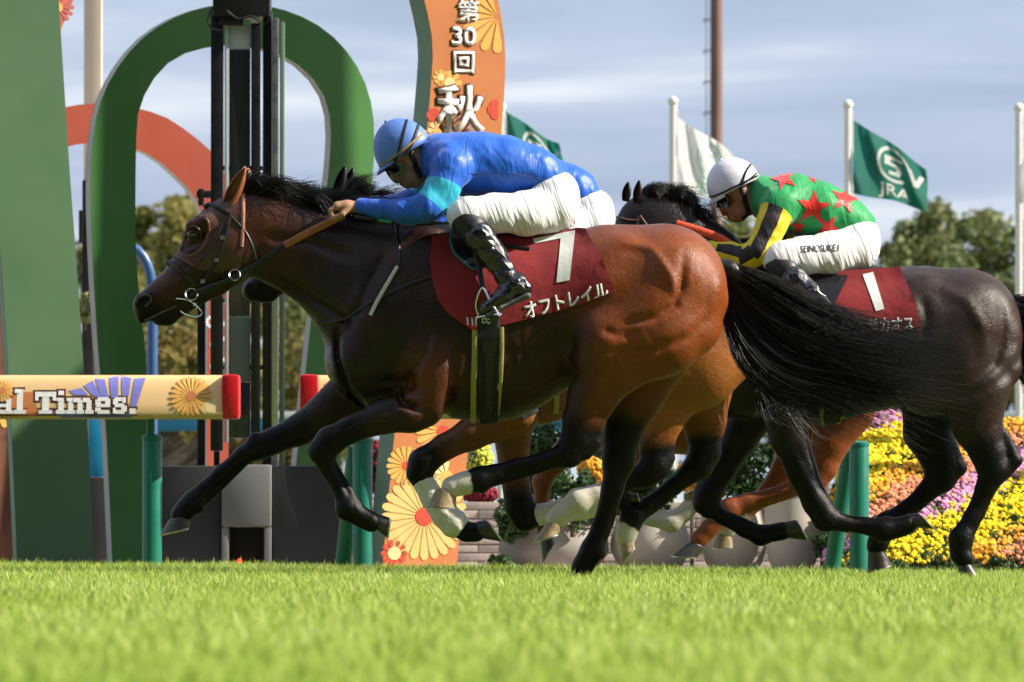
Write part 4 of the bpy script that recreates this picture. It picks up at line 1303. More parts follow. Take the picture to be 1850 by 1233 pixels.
def simple_tack(root, sk, y0, poll, muz, mst, rein_to=None, mgrip=None, grip_from=.55):
    p, m = np.array(poll, float), np.array(muz, float)
    ax = m - p; L = np.hypot(*ax); ax = ax / L; nn = np.array([-ax[1], ax[0]])
    if nn[1] < 0: nn = -nn
    q = lambda t, o: tuple(p + ax * (L * t) + nn * (o * L))
    for sd in (-1, 1):
        strap('cheek_strap', sk, [q(.05, .05), q(.3, .13), q(.6, .13), q(.78, .08)], 3.2, mst, root, y0, 18, .007, .5, sd)
        strap('browband', sk, [q(.16, -.14), q(.13, -.02), q(.08, .06)], 3.8, mst, root, y0, 12, .007, .5, sd)
        strap('noseband', sk, [q(.62, -.09), q(.62, .05), q(.62, .18)], 4.2, mst, root, y0, 14, .006, .5, sd)
        strap('throat_latch', sk, [q(.04, .05), q(.12, .25), q(.2, .38)], 2.4, mst, root, y0, 12, .007, .5, sd)
        rein_ring('bit_ring', root, q(.80, .09), 9, y0 + .075 * sd, M_STEEL)
        x, z = XZ([q(.41, .03)], y0)[0]; e, n = sk.hit(x, z, sd, -.012)
        bm = bmesh.new(); bmesh.ops.create_uvsphere(bm, u_segments=16, v_segments=10, radius=.024)
        for v in bm.verts: v.co = Vector((v.co.x * 1.1, v.co.y * .75, v.co.z * .9)) + e
        link('eye', bm_mesh('eye', bm, True), M_EYE, root)
        if rein_to:
            b0 = q(.80, .09)
            P = [W(b0[0] + (rein_to[0] - b0[0]) * t, b0[1] + (rein_to[1] - b0[1]) * t + 10 * math.sin(t * 3.14), y0 + .08 * sd + (.03 * sd) * t) for t in np.linspace(0, 1, 12)]
            tube('rein', P, .010, mst, root, n=8, flat=.4)
    return q

# ---- second bay, half hidden behind the leader ------------------------------
Y2 = 1.3
root2 = empty('racehorse', 'lighter bay racehorse with white bandages on its forelegs, mostly hidden behind the leading horse', 'horse', 'galloping racehorses')
s2, a2, b2 = .965, (1250, 640), (1312, 696)
tr2 = remap(lead_trunk[:1] + lead_mus[1:2] + lead_mus[3:8], s2, a2, b2)
tr2 += [([(800, 590, 120, 0, .62), (735, 520, 112, 0, .6), (670, 450, 82, 0, .52), (632, 414, 66, 0, .5)], .07),
        ([(740, 640, 80, 0, 1.0), (728, 690, 60, 0, 1.4)], .05)]
tr2 = [([(p[0], p[1] - 46 * min(1, max(0, (1240 - p[0]) / 230)) * (1 if p[0] > 800 else 0)) + tuple(p[2:]) for p in c], k) for c, k in tr2]
h2, sub2, _ = head_chains((612, 372), (458, 525))
mus2 = remap(lead_mus[6:7], s2, a2, b2)
legs2 = [
    ([(930, 748, 44, -.19, .7, 0), (900, 764, 32, -.19, .75, 0), (850, 785, 29, -.18, .8, .1), (803, 808, 23, -.17, .85, .4), (764, 836, 26, -.17, .85, 1), (757, 855, 22, -.17, .9, 1), (768, 880, 16, -.17, .9, 1), (790, 912, 15, -.17, .9, 1), (815, 945, 20, -.17, .9, 1), (842, 961, 17, -.17, .95, 1), (860, 962, 18, -.17, 1, 1)], .022),
    ([(925, 700, 60, .15, .7, 0), (925, 770, 37, .15, .75, .05), (928, 845, 27, .15, .8, .3), (938, 915, 26, .15, .85, .85), (948, 936, 24, .15, .85, 1), (985, 930, 16, .15, .9, .9), (1035, 920, 15, .15, .9, .9), (1082, 910, 20, .15, .9, .9), (1112, 902, 16, .15, .95, .9), (1124, 900, 17, .15, 1, .9)], .022),
    ([(1230, 690, 62, -.17, .65, 0), (1200, 752, 38, -.18, .62, .05), (1186, 800, 30, -.18, .62, .55), (1184, 842, 27, -.18, .7, 1), (1168, 858, 23, -.18, .72, 1), (1120, 876, 18, -.18, .85, 1), (1075, 893, 18, -.18, .85, .3, 1), (1046, 906, 23, -.18, .9, 0, 1), (1020, 926, 18, -.18, .95, 0, 1), (1005, 938, 19, -.18, 1, 0, 1)], .025),
    ([(1210, 765, 8, -.18, .7, .4), (1206, 828, 13, -.18, .8, 1), (1194, 846, 14, -.18, .8, 1)], .015),
    ([(1265, 690, 66, .14, .6, 0), (1272, 760, 40, .15, .62, .4), (1274, 815, 28, .15, .68, 1), (1262, 842, 25, .15, .72, 1), (1215, 880, 18, .15, .85, 1), (1165, 915, 17, .15, .85, 1), (1142, 935, 21, .15, .9, 1), (1134, 958, 18, .15, .95, .3, 1), (1130, 970, 19, .15, 1, 0, 1)], .025),
]
legs2 = leg_detail(legs2, ((2, 5, 7), (4, 4, 6)))
coat2 = coat_mat('light_bay_coat', (0.26, 0.085, 0.016), (0.085, 0.028, 0.010))
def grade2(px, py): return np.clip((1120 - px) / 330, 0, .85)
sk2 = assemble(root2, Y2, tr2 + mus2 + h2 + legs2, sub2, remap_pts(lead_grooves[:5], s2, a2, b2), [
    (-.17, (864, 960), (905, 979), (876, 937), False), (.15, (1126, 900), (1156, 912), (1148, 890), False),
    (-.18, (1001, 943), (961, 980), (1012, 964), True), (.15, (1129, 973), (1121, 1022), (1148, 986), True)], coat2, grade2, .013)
simple_tack(root2, sk2, Y2, (612, 372), (458, 525), M_BLACKL)
# white bandages, wrapped round the cannons
for pts, dy in (([(765, 872, 17.5), (782, 900, 19), (802, 928, 21), (820, 946, 24)], -.17), ([(972, 931, 17.5), (1010, 925, 18.5), (1050, 917, 20), (1080, 910, 23)], .15)):
    soft('bandage', limb([(a, b, r + 2.5, dy, .95) for a, b, r in pts], Y2, .015), .007, M_BAND, root2, [(.0016, 34, ID3, 2)])
ear('ear_cover', root2, (606, 360), (626, 300), Y2 - .05, .032, M_BLACKL, M_BLACKL, .0)
ear('ear_cover', root2, (622, 362), (640, 304), Y2 + .06, .032, M_BLACKL, M_BLACKL, .0)
make_mane(root2, [(618, 356), (640, 358), (665, 372), (690, 384), (730, 405), (780, 440)], Y2, 2000, 15, (62, -16), 22)
make_tail(root2, [[(b2[0] + (x - a2[0]) * s2 - 20, b2[1] + (y - a2[1]) * s2 + 8) for x, y in g[:-2]] for g in tail_g], Y2, 1800, 23)
pl = [(b2[0] + (x - a2[0]) * s2, b2[1] + (y - a2[1]) * s2) for x, y in [(863, 566), (903, 566), (901, 660), (899, 704), (868, 706), (864, 660)]]
for sd in (-1, 1):
    lay('girth', sk2, pl, .012, .004, M_WEB, root2, Y2, 16, sd)
    strap('girth_edge', sk2, [(1000, 640), (1002, 690), (1004, 722), (1002, 744)], 5, M_OLIVE, root2, Y2, 16, .014, .35, sd)
cl2 = [(b2[0] + (x - a2[0]) * s2, b2[1] + (y - a2[1]) * s2) for x, y in [(815, 425), (781, 431), (777, 472), (792, 545), (858, 602), (908, 591), (1006, 566), (1100, 532), (1058, 425), (955, 428)]]
for sd in (-1, 1): lay('number_cloth', sk2, cl2, .006, .004, M_CLOTH, root2, Y2, 18, sd, smooth_y=8)
V, F = Field(limb([(900, 470, 14, 0, 3.2), (1000, 480, 14, 0, 4.2), (1070, 470, 13, 0, 3.6)], Y2, .03), .014).mesh(1)
link('saddle', mesh_np('saddle', V, F), M_SADDLE, root2)

# its rider: the same silks, so the leader's rider again, one length of body further back
rider2 = copy_tree(rider1)
for c in list(rider2.children):
    if c.name.startswith('whip'):
        for g in list(c.children): bpy.data.objects.remove(g)
        bpy.data.objects.remove(c)
d2 = W(1106, 402, Y2) - W(1043, 372, 0.0)
rider2.location = d2
tag(rider2, 'jockey in blue with white breeches, showing only behind the leading jockey', 'person', 'jockeys')

# ---- dark brown horse number 1 ----------------------------------------------
Y3 = 2.4
root3 = empty('racehorse', 'dark brown racehorse with red number 1 cloth, behind the long black tail', 'horse', 'galloping racehorses')
tr3 = [
    ([(1738, 592, 108, 0, .95), (1655, 602, 116, 0, .9), (1560, 615, 126, 0, .8), (1475, 622, 138, 0, .74), (1400, 622, 136, 0, .66), (1350, 645, 106, 0, .78)], .06),
    ([(1370, 580, 110, 0, .62), (1330, 560, 100, 0, .6), (1262, 482, 80, 0, .54), (1200, 424, 64, 0, .5), (1168, 406, 54, 0, .52)], .07),
    ([(1322, 660, 66, 0, 1.1), (1310, 700, 52, 0, 1.5)], .05),
]
mus3 = []
for s in (-1, 1):
    mus3 += [([(1400, 500, 36, .12 * s, .5), (1345, 600, 46, .15 * s, .55), (1310, 680, 38, .15 * s, .6)], .06),
             ([(1440, 600, 50, .17 * s, .45), (1425, 690, 44, .19 * s, .5), (1412, 752, 26, .19 * s, .9)], .04),
             ([(1668, 530, 26, .16 * s, .6)], .07),
             ([(1745, 590, 84, .10 * s, .75), (1730, 660, 80, .13 * s, .68), (1680, 700, 54, .17 * s, .62)], .05),
             ([(1805, 610, 42, .10 * s, .9), (1800, 660, 44, .13 * s, .75), (1770, 710, 40, .15 * s, .75)], .04)]
h3, sub3, _ = head_chains((1152, 380), (1040, 545))
legs3 = [
    ([(1418, 745, 42, -.19, .7, .3), (1425, 790, 34, -.18, .75, .5), (1448, 850, 27, -.17, .8, 1), (1474, 908, 24, -.17, .85, 1), (1492, 936, 24, -.17, .85, 1), (1525, 946, 17, -.17, .9, 1), (1570, 952, 17, -.17, .9, 1), (1596, 958, 22, -.17, .9, 1), (1622, 954, 17, -.17, .95, 1), (1640, 948, 18, -.17, 1, 1)], .022),
    ([(1370, 730, 46, .15, .7, .3), (1335, 790, 34, .15, .75, .6), (1305, 846, 26, .15, .8, 1), (1280, 890, 25, .15, .85, 1), (1275, 908, 23, .15, .85, 1), (1305, 935, 15, .15, .9, 1), (1345, 958, 15, .15, .9, 1), (1374, 968, 18, .15, .9, 1), (1402, 962, 15, .15, .95, 1), (1414, 960, 17, .15, 1, 1)], .022),
    ([(1765, 700, 62, -.17, .65, .2), (1765, 770, 44, -.18, .6, .4), (1785, 820, 31, -.18, .66, 1), (1795, 850, 27, -.18, .7, 1), (1782, 880, 21, -.18, .8, 1), (1756, 935, 17, -.18, .85, 1), (1736, 974, 21, -.18, .9, 1), (1734, 1000, 17, -.18, .95, 1), (1742, 1010, 18, -.18, 1, 1)], .025),
    ([(1812, 780, 9, -.18, .7, .6), (1834, 832, 13, -.18, .8, 1), (1815, 850, 16, -.18, .8, 1)], .015),
    ([(1690, 700, 70, .14, .62, .3), (1676, 780, 44, .15, .62, .8), (1700, 840, 32, .15, .68, 1), (1700, 864, 27, .15, .72, 1), (1675, 888, 21, .15, .8, 1), (1635, 922, 17, .15, .85, 1), (1602, 946, 21, .15, .9, 1), (1588, 976, 18, .15, .95, 1), (1584, 988, 19, .15, 1, 1)], .025),
    ([(1712, 780, 10, .15, .7, .8), (1733, 846, 14, .15, .8, 1), (1715, 862, 16, .15, .8, 1)], .015),
]
legs3 = leg_detail(legs3, ((0, 5, 7), (1, 5, 7), (2, 4, 6), (4, 4, 6)))
coat3 = coat_mat('dark_brown_coat', (0.030, 0.0150, 0.0098), (0.010, 0.0062, 0.005))
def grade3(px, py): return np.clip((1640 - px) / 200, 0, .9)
g3 = [([(1800, 540), (1806, 600), (1790, 660), (1740, 700)], 9, .014), ([(1690, 520), (1740, 545), (1772, 600), (1770, 650)], 10, -.009),
      ([(1845, 640), (1800, 690), (1740, 720)], 9, .012), ([(1720, 770), (1745, 800), (1790, 760)], 6, .010), ([(1660, 540), (1668, 580), (1660, 620)], 9, .014),
      ([(1430, 800), (1462, 860), (1490, 905)], 4, .006), ([(1766, 900), (1744, 955)], 3, .005), ([(1360, 780), (1380, 740), (1370, 700)], 8, .012)]
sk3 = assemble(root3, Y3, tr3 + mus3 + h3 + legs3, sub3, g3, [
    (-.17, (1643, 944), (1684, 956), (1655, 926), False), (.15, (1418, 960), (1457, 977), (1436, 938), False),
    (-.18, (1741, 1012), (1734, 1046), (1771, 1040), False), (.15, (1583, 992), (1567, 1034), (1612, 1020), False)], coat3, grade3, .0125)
simple_tack(root3, sk3, Y3, (1152, 380), (1040, 545), M_BROWNL, (1262, 446))
P = [W(a, b, Y3 - .15) for a, b in resample([(1222, 404), (1262, 416), (1300, 430), (1326, 446)], 14)]
tube('rein_grip', P, .018, mat('red_rubber_grip', (0.75, 0.09, 0.03), 0.5, 0.1, 30, 0.2), root3, n=8, flat=.35)
ear('ear', root3, (1150, 366), (1157, 327), Y3 - .05, .024, coat3, coat3, .0)
ear('ear', root3, (1130, 364), (1137, 330), Y3 + .05, .024, coat3, coat3, .0)
make_mane(root3, [(1158, 356), (1175, 352), (1195, 352), (1215, 360), (1235, 374), (1252, 392), (1268, 412)], Y3, 3000, 31, (34, 8), 14, lo=.45, rad=.0016)
make_tail(root3, [[(1826, 540), (1860, 545), (1930, 570), (2020, 600)], [(1832, 552), (1870, 570), (1950, 610), (2040, 650)], [(1838, 566), (1866, 620), (1930, 680), (2010, 720)], [(1842, 580), (1850, 660), (1890, 720), (1960, 770)]], Y3, 3000, 33)
c3 = [(1425, 490), (1410, 540), (1420, 590), (1470, 622), (1560, 606), (1656, 594), (1646, 545), (1622, 488), (1560, 492), (1500, 496)]
for sd in (-1, 1):
    o = lay('number_cloth', sk3, c3, .006, .004, M_CLOTH, root3, Y3, 13, sd, smooth_y=10)
    if sd < 0: cloth3 = o
cs3 = Skin(np.array([q.co for q in cloth3.data.vertices]), [tuple(p.vertices) for p in cloth3.data.polygons]); cs3.y0 = Y3
f3 = lambda a, b: cs3.hit(W(a, b, Y3).x, W(a, b, Y3).z, -1, .0015)
shape('number', [(1555, 499), (1574, 494), (1592, 562), (1577, 566)], f3, M_NUM, cloth3, 6, .0015)
lettering('name_lettering', 'ラカオス', skin_map(cs3, (1561, 602), (21, -1), (0, -27), Y3, .0015), M_NUM, cloth3, 1.0, .03, .25, .0015)
gp = [(1476, 600), (1528, 600), (1526, 700), (1518, 762), (1486, 766), (1480, 700)]
for sd in (-1, 1):
    lay('girth', sk3, gp, .012, .004, M_WEB, root3, Y3, 14, sd)
    strap('girth_edge', sk3, [(1476, 640), (1478, 690), (1480, 730), (1487, 764)], 4.6, M_OLIVE, root3, Y3, 16, .014, .4, sd)
    strap('girth_edge', sk3, [(1530, 640), (1529, 690), (1524, 730), (1512, 760)], 4.6, M_OLIVE, root3, Y3, 16, .014, .4, sd)
    lay('saddle_flap', sk3, [(1440, 490), (1500, 492), (1530, 505), (1500, 560), (1470, 560), (1446, 530)], .018, .012, M_SADDLE, root3, Y3, 12, sd)
V, F = Field(limb([(1450, 488, 13, 0, 3.2), (1510, 494, 12, 0, 4.2), (1590, 490, 12, 0, 3.6)], Y3, .03), .014).mesh(1)
link('saddle', mesh_np('saddle', V, F), M_SADDLE, root3)

# its rider in green
J3 = dict(
    head=[([(1322, 332, 37, 0, .8), (1330, 348, 33, 0, .82)], .02),
          ([(1330, 350, 28, 0, .85), (1318, 368, 20, 0, .95), (1334, 380, 16, 0, 1.05), (1348, 378, 14, 0, 1.15)], .02),
          ([(1306, 374, 5.5, 0, 1.0), (1308, 386, 5, 0, 1.1)], .008), ([(1320, 393, 6.5, 0, 1.5), (1328, 396, 6.5, 0, 1.5)], .008), ([(1338, 393, 9, 0, 1.4)], .012),
          ([(1344, 345, 6.5, -.072, .5), (1341, 357, 5, -.074, .5)], .006), ([(1344, 345, 6.5, .072, .5), (1341, 357, 5, .074, .5)], .006)],
    carve=[([(1310, 363, 5.5, -.045, 1)], .008), ([(1310, 363, 5.5, .045, 1)], .008), ([(1317, 395, 1.5, -.03, 1), (1325, 395, 1.5, .03, 1)], .004)],
    neck=[(1345, 352, 24, 0, .9), (1372, 362, 25, 0, 1), (1390, 366, 28, 0, 1.2)],
    torso=[(1388, 360, 40, 0, 1.4), (1430, 368, 50, 0, 1.36), (1484, 384, 50, 0, 1.25), (1530, 402, 40, 0, 1.2), (1552, 412, 30, 0, 1.2)],
    yoke=[[(1374, 344, 22, 0, 1.3), (1388, 356, 36, 0, 1.5)], [(1412, 372, 36, -.13, .8), (1408, 376, 32, -.16, .9)]],
    arm_n=[(1408, 372, 32, -.165, .85), (1394, 408, 27, -.20, .9), (1372, 452, 25, -.23, .95), (1352, 464, 22, -.21, 1), (1318, 456, 17, -.17, 1), (1286, 448, 14, -.14, 1)],
    arm_f=[(1410, 376, 31, .165, .85), (1420, 400, 26, .20, .9), (1412, 428, 23, .22, .95), (1380, 440, 20, .18, 1), (1335, 444, 16, .13, 1), (1290, 442, 13, .09, 1)],
    hand_n=dict(wrist=(1282, 447), knuckle=(1254, 438), y=-.135), hand_f=dict(wrist=(1284, 440), knuckle=(1254, 436), y=.085),
    seat=[(1535, 420, 28, 0, 1.7), (1552, 428, 33, 0, 1.55), (1548, 450, 36, 0, 1.5), (1530, 462, 34, 0, 1.5)],
    thigh_n=[(1545, 450, 38, -.09, .9), (1500, 458, 36, -.15, .9), (1450, 462, 31, -.21, .95), (1415, 466, 27, -.25, .95), (1404, 470, 26, -.26, .95)],
    thigh_f=[(1545, 450, 38, .09, .9), (1500, 454, 36, .15, .9), (1450, 456, 31, .21, .95), (1415, 458, 27, .25, .95), (1404, 462, 26, .26, .95)],
    shin_n=[(1408, 480, 24, -.275, .9), (1432, 504, 24, -.300, .9), (1462, 530, 21, -.322, .9), (1486, 556, 18, -.338, .95), (1496, 570, 17, -.345, .95)],
    shin_f=[(1408, 476, 24, .275, .9), (1432, 500, 24, .300, .9), (1462, 526, 21, .322, .9), (1486, 552, 18, .338, .95), (1496, 566, 17, .345, .95)],
    foot_n=[(1502, 574, 17, -.35, 1), (1480, 592, 15, -.352, 1.05), (1452, 610, 12, -.352, 1.25), (1446, 614, 8, -.352, 1.4)],
    foot_f=[(1502, 570, 17, .35, 1), (1480, 588, 15, .352, 1.05), (1452, 606, 12, .352, 1.25), (1446, 610, 8, .352, 1.4)],
    heel_n=[(1506, 572, 17, -.35, .95), (1516, 580, 14, -.35, .95)], heel_f=[(1506, 568, 17, .35, .95), (1516, 576, 14, .35, .95)],
    sole_n=[(1520, 592, 6, -.35, 2), (1476, 608, 5, -.352, 3), (1450, 622, 4, -.352, 3.6)], sole_f=[(1520, 588, 6, .35, 2), (1476, 604, 5, .352, 3), (1450, 618, 4, .352, 3.6)],
    fold_j=J_LEAD['fold_j'][:1] + [(.0015, 17, Matrix(((.5, 0, .9), (0, .6, 0), (-.9, 0, .5))), 9)],
    fold_b=[(.0022, 14, Matrix(((1.5, 0, .55), (0, .5, 0), (-.2, 0, .35))), 13)],
)
rider3 = empty('person', 'jockey in green silks with red stars, striped yellow sleeves and white cap on horse 1', 'person', 'jockeys')
b3, sb3, jo3, js3, bo3, bs3 = build_jockey(rider3, Y3, J3, dict(silk=M_GREENS))
M_RIMW = mat('black_rim_band', (0.012, 0.012, 0.012), 0.5, 0.2, 40, 0.2)
headgear(rider3, sb3, Y3, (1326, 336), (-52, -104), 49, 52, 40, M_CAPW, M_RIMW,
         [([(1357, 296), (1346, 312), (1338, 334)], 2.8), ([(1366, 314), (1352, 326), (1336, 338)], 2.8)],
         [(1290, 358), (1318, 351), (1326, 364), (1316, 375), (1298, 374)],
         [(1276, 359), (1300, 352), (1330, 338), (1366, 320)],
         [([(1338, 338), (1344, 360), (1352, 384)], 5), ([(1362, 325), (1364, 345), (1360, 362)], 6), ([(1352, 384), (1340, 396)], 4)],
         [(1296, 372), (1302, 392), (1322, 406)])
M_STAR = satin('red_star', lambda t: t.ramp(t.noise(6), [(0.3, (0.60, 0.020, 0.012)), (0.7, (0.72, 0.03, 0.02))]), 0.45)
def star(cx, cy, r, rot):
    return [(cx + (r if k % 2 == 0 else r * .40) * math.sin(rot + k * math.pi / 5), cy - (r if k % 2 == 0 else r * .40) * math.cos(rot + k * math.pi / 5)) for k in range(10)]
fs = lambda a, b: js3.hit(W(a, b, Y3).x, W(a, b, Y3).z, -1, .002)
for cx, cy, r, rot in ((1466, 378, 32, .12), (1524, 362, 28, .25), (1414, 325, 25, -.3), (1494, 414, 24, .5), (1468, 325, 10, .2), (1440, 412, 14, .1)):
    shape('star', star(cx, cy, r, rot), fs, M_STAR, jo3, 5, .0012)
M_PRINT = mat('black_print', (0.02, 0.02, 0.025), 0.6, 0.1, 30, 0)
lettering('name_lettering', 'SEINOSUKE.I', skin_map(bs3, (1441, 461), (12.6, -.7), (0.5, -17), Y3, .002), M_PRINT, bo3, 1.0, .001, .3, .001)

# ---- fourth: chestnut, only its legs show -----------------------------------
Y4 = 3.3
root4 = empty('racehorse', 'reddish chestnut racehorse with one white sock, its legs showing behind the dark brown horse', 'horse', 'galloping racehorses')
s4, a4, b4 = .88, (1250, 640), (1580, 716)
tr4 = remap(lead_trunk[:1] + lead_mus[1:2] + lead_mus[3:8], s4, a4, b4)
tr4 += [([(1130, 640, 108, 0, .62), (1075, 600, 98, 0, .6), (1020, 560, 74, 0, .52), (985, 540, 60, 0, .5)], .07), ([(1080, 670, 70, 0, 1.1), (1075, 710, 52, 0, 1.5)], .05)]
h4, sub4, _ = head_chains((965, 500), (850, 620), tint=.1)
legs4 = [
    ([(1180, 750, 40, -.19, .7), (1150, 810, 28, -.18, .8), (1118, 870, 22, -.17, .85), (1112, 900, 23, -.17, .85), (1140, 925, 16, -.17, .9), (1175, 938, 14, -.17, .9, 0, 1), (1213, 944, 19, -.17, .9, 0, 1), (1238, 926, 15, -.17, .95, 0, 1), (1246, 916, 16, -.17, 1, 0, 1)], .02),
    ([(1110, 750, 40, .15, .7), (1040, 800, 28, .15, .8), (990, 848, 20, .15, .85), (980, 870, 18, .15, .85), (978, 905, 13, .15, .9, .2), (984, 940, 17, .15, .9, .5), (984, 962, 14, .15, 1, .6)], .02),
    ([(1530, 740, 52, -.16, .65), (1500, 800, 34, -.17, .65), (1488, 845, 25, -.17, .7), (1474, 866, 22, -.17, .75), (1420, 888, 16, -.17, .85), (1350, 906, 16, -.17, .85), (1318, 920, 20, -.17, .9), (1282, 955, 16, -.17, .95), (1262, 976, 17, -.17, 1)], .02),
    ([(1480, 735, 48, .13, .65), (1440, 800, 30, .14, .65), (1416, 850, 23, .14, .7), (1402, 872, 20, .14, .75), (1370, 905, 15, .14, .85), (1335, 934, 18, .14, .9, 0, .6), (1318, 950, 16, .14, .95, 0, 1), (1312, 958, 17, .14, 1, 0, 1)], .02),
]
legs4 = leg_detail(legs4, ((0, 4, 6), (2, 4, 6)))
coat4 = coat_mat('chestnut_coat', (0.24, 0.062, 0.020), (0.10, 0.030, 0.012))
sk4 = assemble(root4, Y4, tr4 + h4 + legs4, sub4, [], [
    (-.17, (1248, 912), (1262, 884), (1234, 896), True), (.15, (984, 968), (980, 1014), (1003, 978), False),
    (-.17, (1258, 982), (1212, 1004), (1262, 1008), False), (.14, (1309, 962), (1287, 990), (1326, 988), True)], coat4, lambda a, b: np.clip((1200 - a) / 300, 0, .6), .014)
simple_tack(root4, sk4, Y4, (965, 500), (850, 620), M_BROWNL)
ear('ear', root4, (962, 492), (985, 452), Y4 - .05, .024, coat4, coat4, .0)
ear('ear', root4, (972, 492), (992, 455), Y4 + .05, .024, coat4, coat4, .0)
make_mane(root4, [(975, 492), (1010, 505), (1050, 520), (1100, 545)], Y4, 900, 41, (50, -4), 14)
make_tail(root4, [[(b4[0] + (x - a4[0]) * s4 - 16, b4[1] + (y - a4[1]) * s4 + 6) for x, y in g[:-3]] for g in tail_g], Y4, 900, 43)
cl4 = [(b4[0] + (x - a4[0]) * s4, b4[1] + (y - a4[1]) * s4) for x, y in [(815, 430), (781, 435), (777, 472), (792, 545), (858, 602), (908, 591), (1006, 566), (1100, 532), (1058, 430), (955, 432)]]
for sd in (-1, 1): lay('number_cloth', sk4, cl4, .006, .004, M_CLOTH, root4, Y4, 20, sd, smooth_y=8)
V, F = Field(limb([(1190, 525, 13, 0, 3.0), (1290, 535, 13, 0, 4.0), (1350, 525, 12, 0, 3.4)], Y4, .03), .016).mesh(1)
link('saddle', mesh_np('saddle', V, F), M_SADDLE, root4)

for r, x, y in ((root_lead, .2, 0), (root2, .3, Y2), (root3, 1.6, Y3), (root4, .9, Y4)):
    rebase(r, (x, y, ground_z(x)))
# ------------------------------------------------------------------ ground
def sheet(name, x0, x1, y0, y1, dz, m, label=None, nx=2, ny=2):
    V = []; F = []
    for j in range(ny):
        for i in range(nx):
            x = x0 + (x1 - x0) * i / (nx - 1); y = y0 + (y1 - y0) * j / (ny - 1)
            V.append((x, y, ground_z(x, y) + dz))
    for j in range(ny - 1):
        for i in range(nx - 1):
            a = j * nx + i; F.append((a, a + 1, a + nx + 1, a + nx))
    o = link(name, mesh_np(name, np.array(V), np.array(F)), m)
    return tag(o, label, kind='structure')
M_SOIL = mat('turf_soil', (0.07, 0.10, 0.025), 0.95, 0.35, 6, 0.6, 40, 0.02)
def paving():
    t = NT('pale_paving')
    b = t.n('ShaderNodeTexBrick'); t.l(t.coord((1, 1, 1)), b.inputs['Vector'])
    b.inputs['Scale'].default_value = 4.2; b.inputs['Mortar Size'].default_value = 0.012
    b.inputs['Color1'].default_value = (0.50, 0.41, 0.36, 1); b.inputs['Color2'].default_value = (0.42, 0.36, 0.33, 1); b.inputs['Mortar'].default_value = (0.22, 0.19, 0.18, 1)
    t.l(t.mix(t.ramp(t.noise(3, 5), [(0.4, 0.0), (0.8, 0.4)]), b.outputs['Color'], (0.3, 0.26, 0.24)), t.p.inputs['Base Color'])
    t.set(Roughness=0.85); t.bump(b.outputs['Fac'], -0.3, 0.004)
    return t.m
sheet('ground', -700, 700, -60, 1500, -0.02, M_SOIL, 'flat green ground out to the horizon')
sheet('paving', -40, 40, 5.6, 19, -0.010, paving(), 'pale pinkish paving behind the running rail')
sheet('infield_lawn', -200, 200, 19, 75, -0.004, mat('infield_lawn', (0.09, 0.14, 0.03), 0.95, 0.3, 0.6, 0.5, 20, 0.03), 'mown infield lawn beyond the paving')
sheet('turf', -30, 30, -45, 5.5, -0.006, M_SOIL, 'racing turf track surface')

def grass_mat():
    t = NT('turf_grass')
    v = t.attr('shade').outputs['Fac']; h = t.attr('tip').outputs['Fac']
    big = t.noise(0.55, 4, 0.6)
    c = t.ramp(v, [(0.0, (0.20, 0.34, 0.022)), (0.50, (0.38, 0.55, 0.060)), (0.80, (0.56, 0.68, 0.17)), (1.0, (0.80, 0.78, 0.42))])
    c = t.mix(t.ramp(big, [(0.38, 0.0), (0.68, 0.55)]), c, (0.34, 0.53, 0.04))
    c = t.mix(t.math('MULTIPLY', h, 0.25), c, (0.70, 0.76, 0.26))
    t.l(c, t.p.inputs['Base Color']); t.set(Roughness=0.5, Specular_IOR_Level=0.3)
    tr = t.n('ShaderNodeBsdfTranslucent'); t.l(c, tr.inputs['Color'])
    mx = t.n('ShaderNodeMixShader'); mx.inputs[0].default_value = 0.42
    t.l(t.p.outputs[0], mx.inputs[1]); t.l(tr.outputs[0], mx.inputs[2]); t.l(mx.outputs[0], t.out.inputs[0])
    return t.m
def blades(n, y_lo, y_hi, margin, h_lo, h_hi, seed, wid=.0022, dens=1.0):
    rg = np.random.default_rng(seed)
    # even over the wedge the lens sees, plus a margin each side
    y = y_lo + (y_hi - y_lo) * rg.random(int(n * 2.2))
    half = 0.080 * (y + 30) + margin; keep = rg.random(len(y)) < half / half.max()
    y = y[keep][:n]; half = half[keep][:n]; n = len(y)
    x = (rg.random(n) * 2 - 1) * half
    tuft = np.array([mnoise.noise(Vector((a * 1.1, b * 1.1, 0))) for a, b in zip(x[::1], y[::1])])
    h = (h_lo + (h_hi - h_lo) * rg.random(n) ** 1.5) * (1 + .22 * tuft)
    a = rg.random(n) * 6.283; w = wid * rg.uniform(.7, 1.5, n)
    lean = rg.uniform(.1, .75, n) * h; la = rg.random(n) * 6.283
    sx, sy = np.cos(a) * w, np.sin(a) * w
    lx, ly = np.cos(la) * lean, np.sin(la) * lean
    z = -0.009 * x - 0.006
    V = np.empty((n, 5, 3), np.float32)
    V[:, 0] = np.stack([x - sx, y - sy, z], 1); V[:, 1] = np.stack([x + sx, y + sy, z], 1)
    V[:, 2] = np.stack([x + sx * .8 + lx * .35, y + sy * .8 + ly * .35, z + h * .6], 1); V[:, 3] = np.stack([x - sx * .8 + lx * .35, y - sy * .8 + ly * .35, z + h * .6], 1)
    V[:, 4] = np.stack([x + lx, y + ly, z + h * (1 - .25 * (lean / h) ** 2)], 1)
    b = (np.arange(n) * 5)[:, None]
    T = np.concatenate([b + np.array([[0, 1, 2]]), b + np.array([[0, 2, 3]]), b + np.array([[3, 2, 4]])])
    me = mesh_np('turf_grass', V.reshape(-1, 3), T, smooth=True)
    sh = np.clip(rg.random(n) * .75 + .35 * tuft + .12, 0, 1)
    attr(me, 'shade', np.repeat(sh, 5)); attr(me, 'tip', np.tile([0, 0, .6, .6, 1], n))
    return me
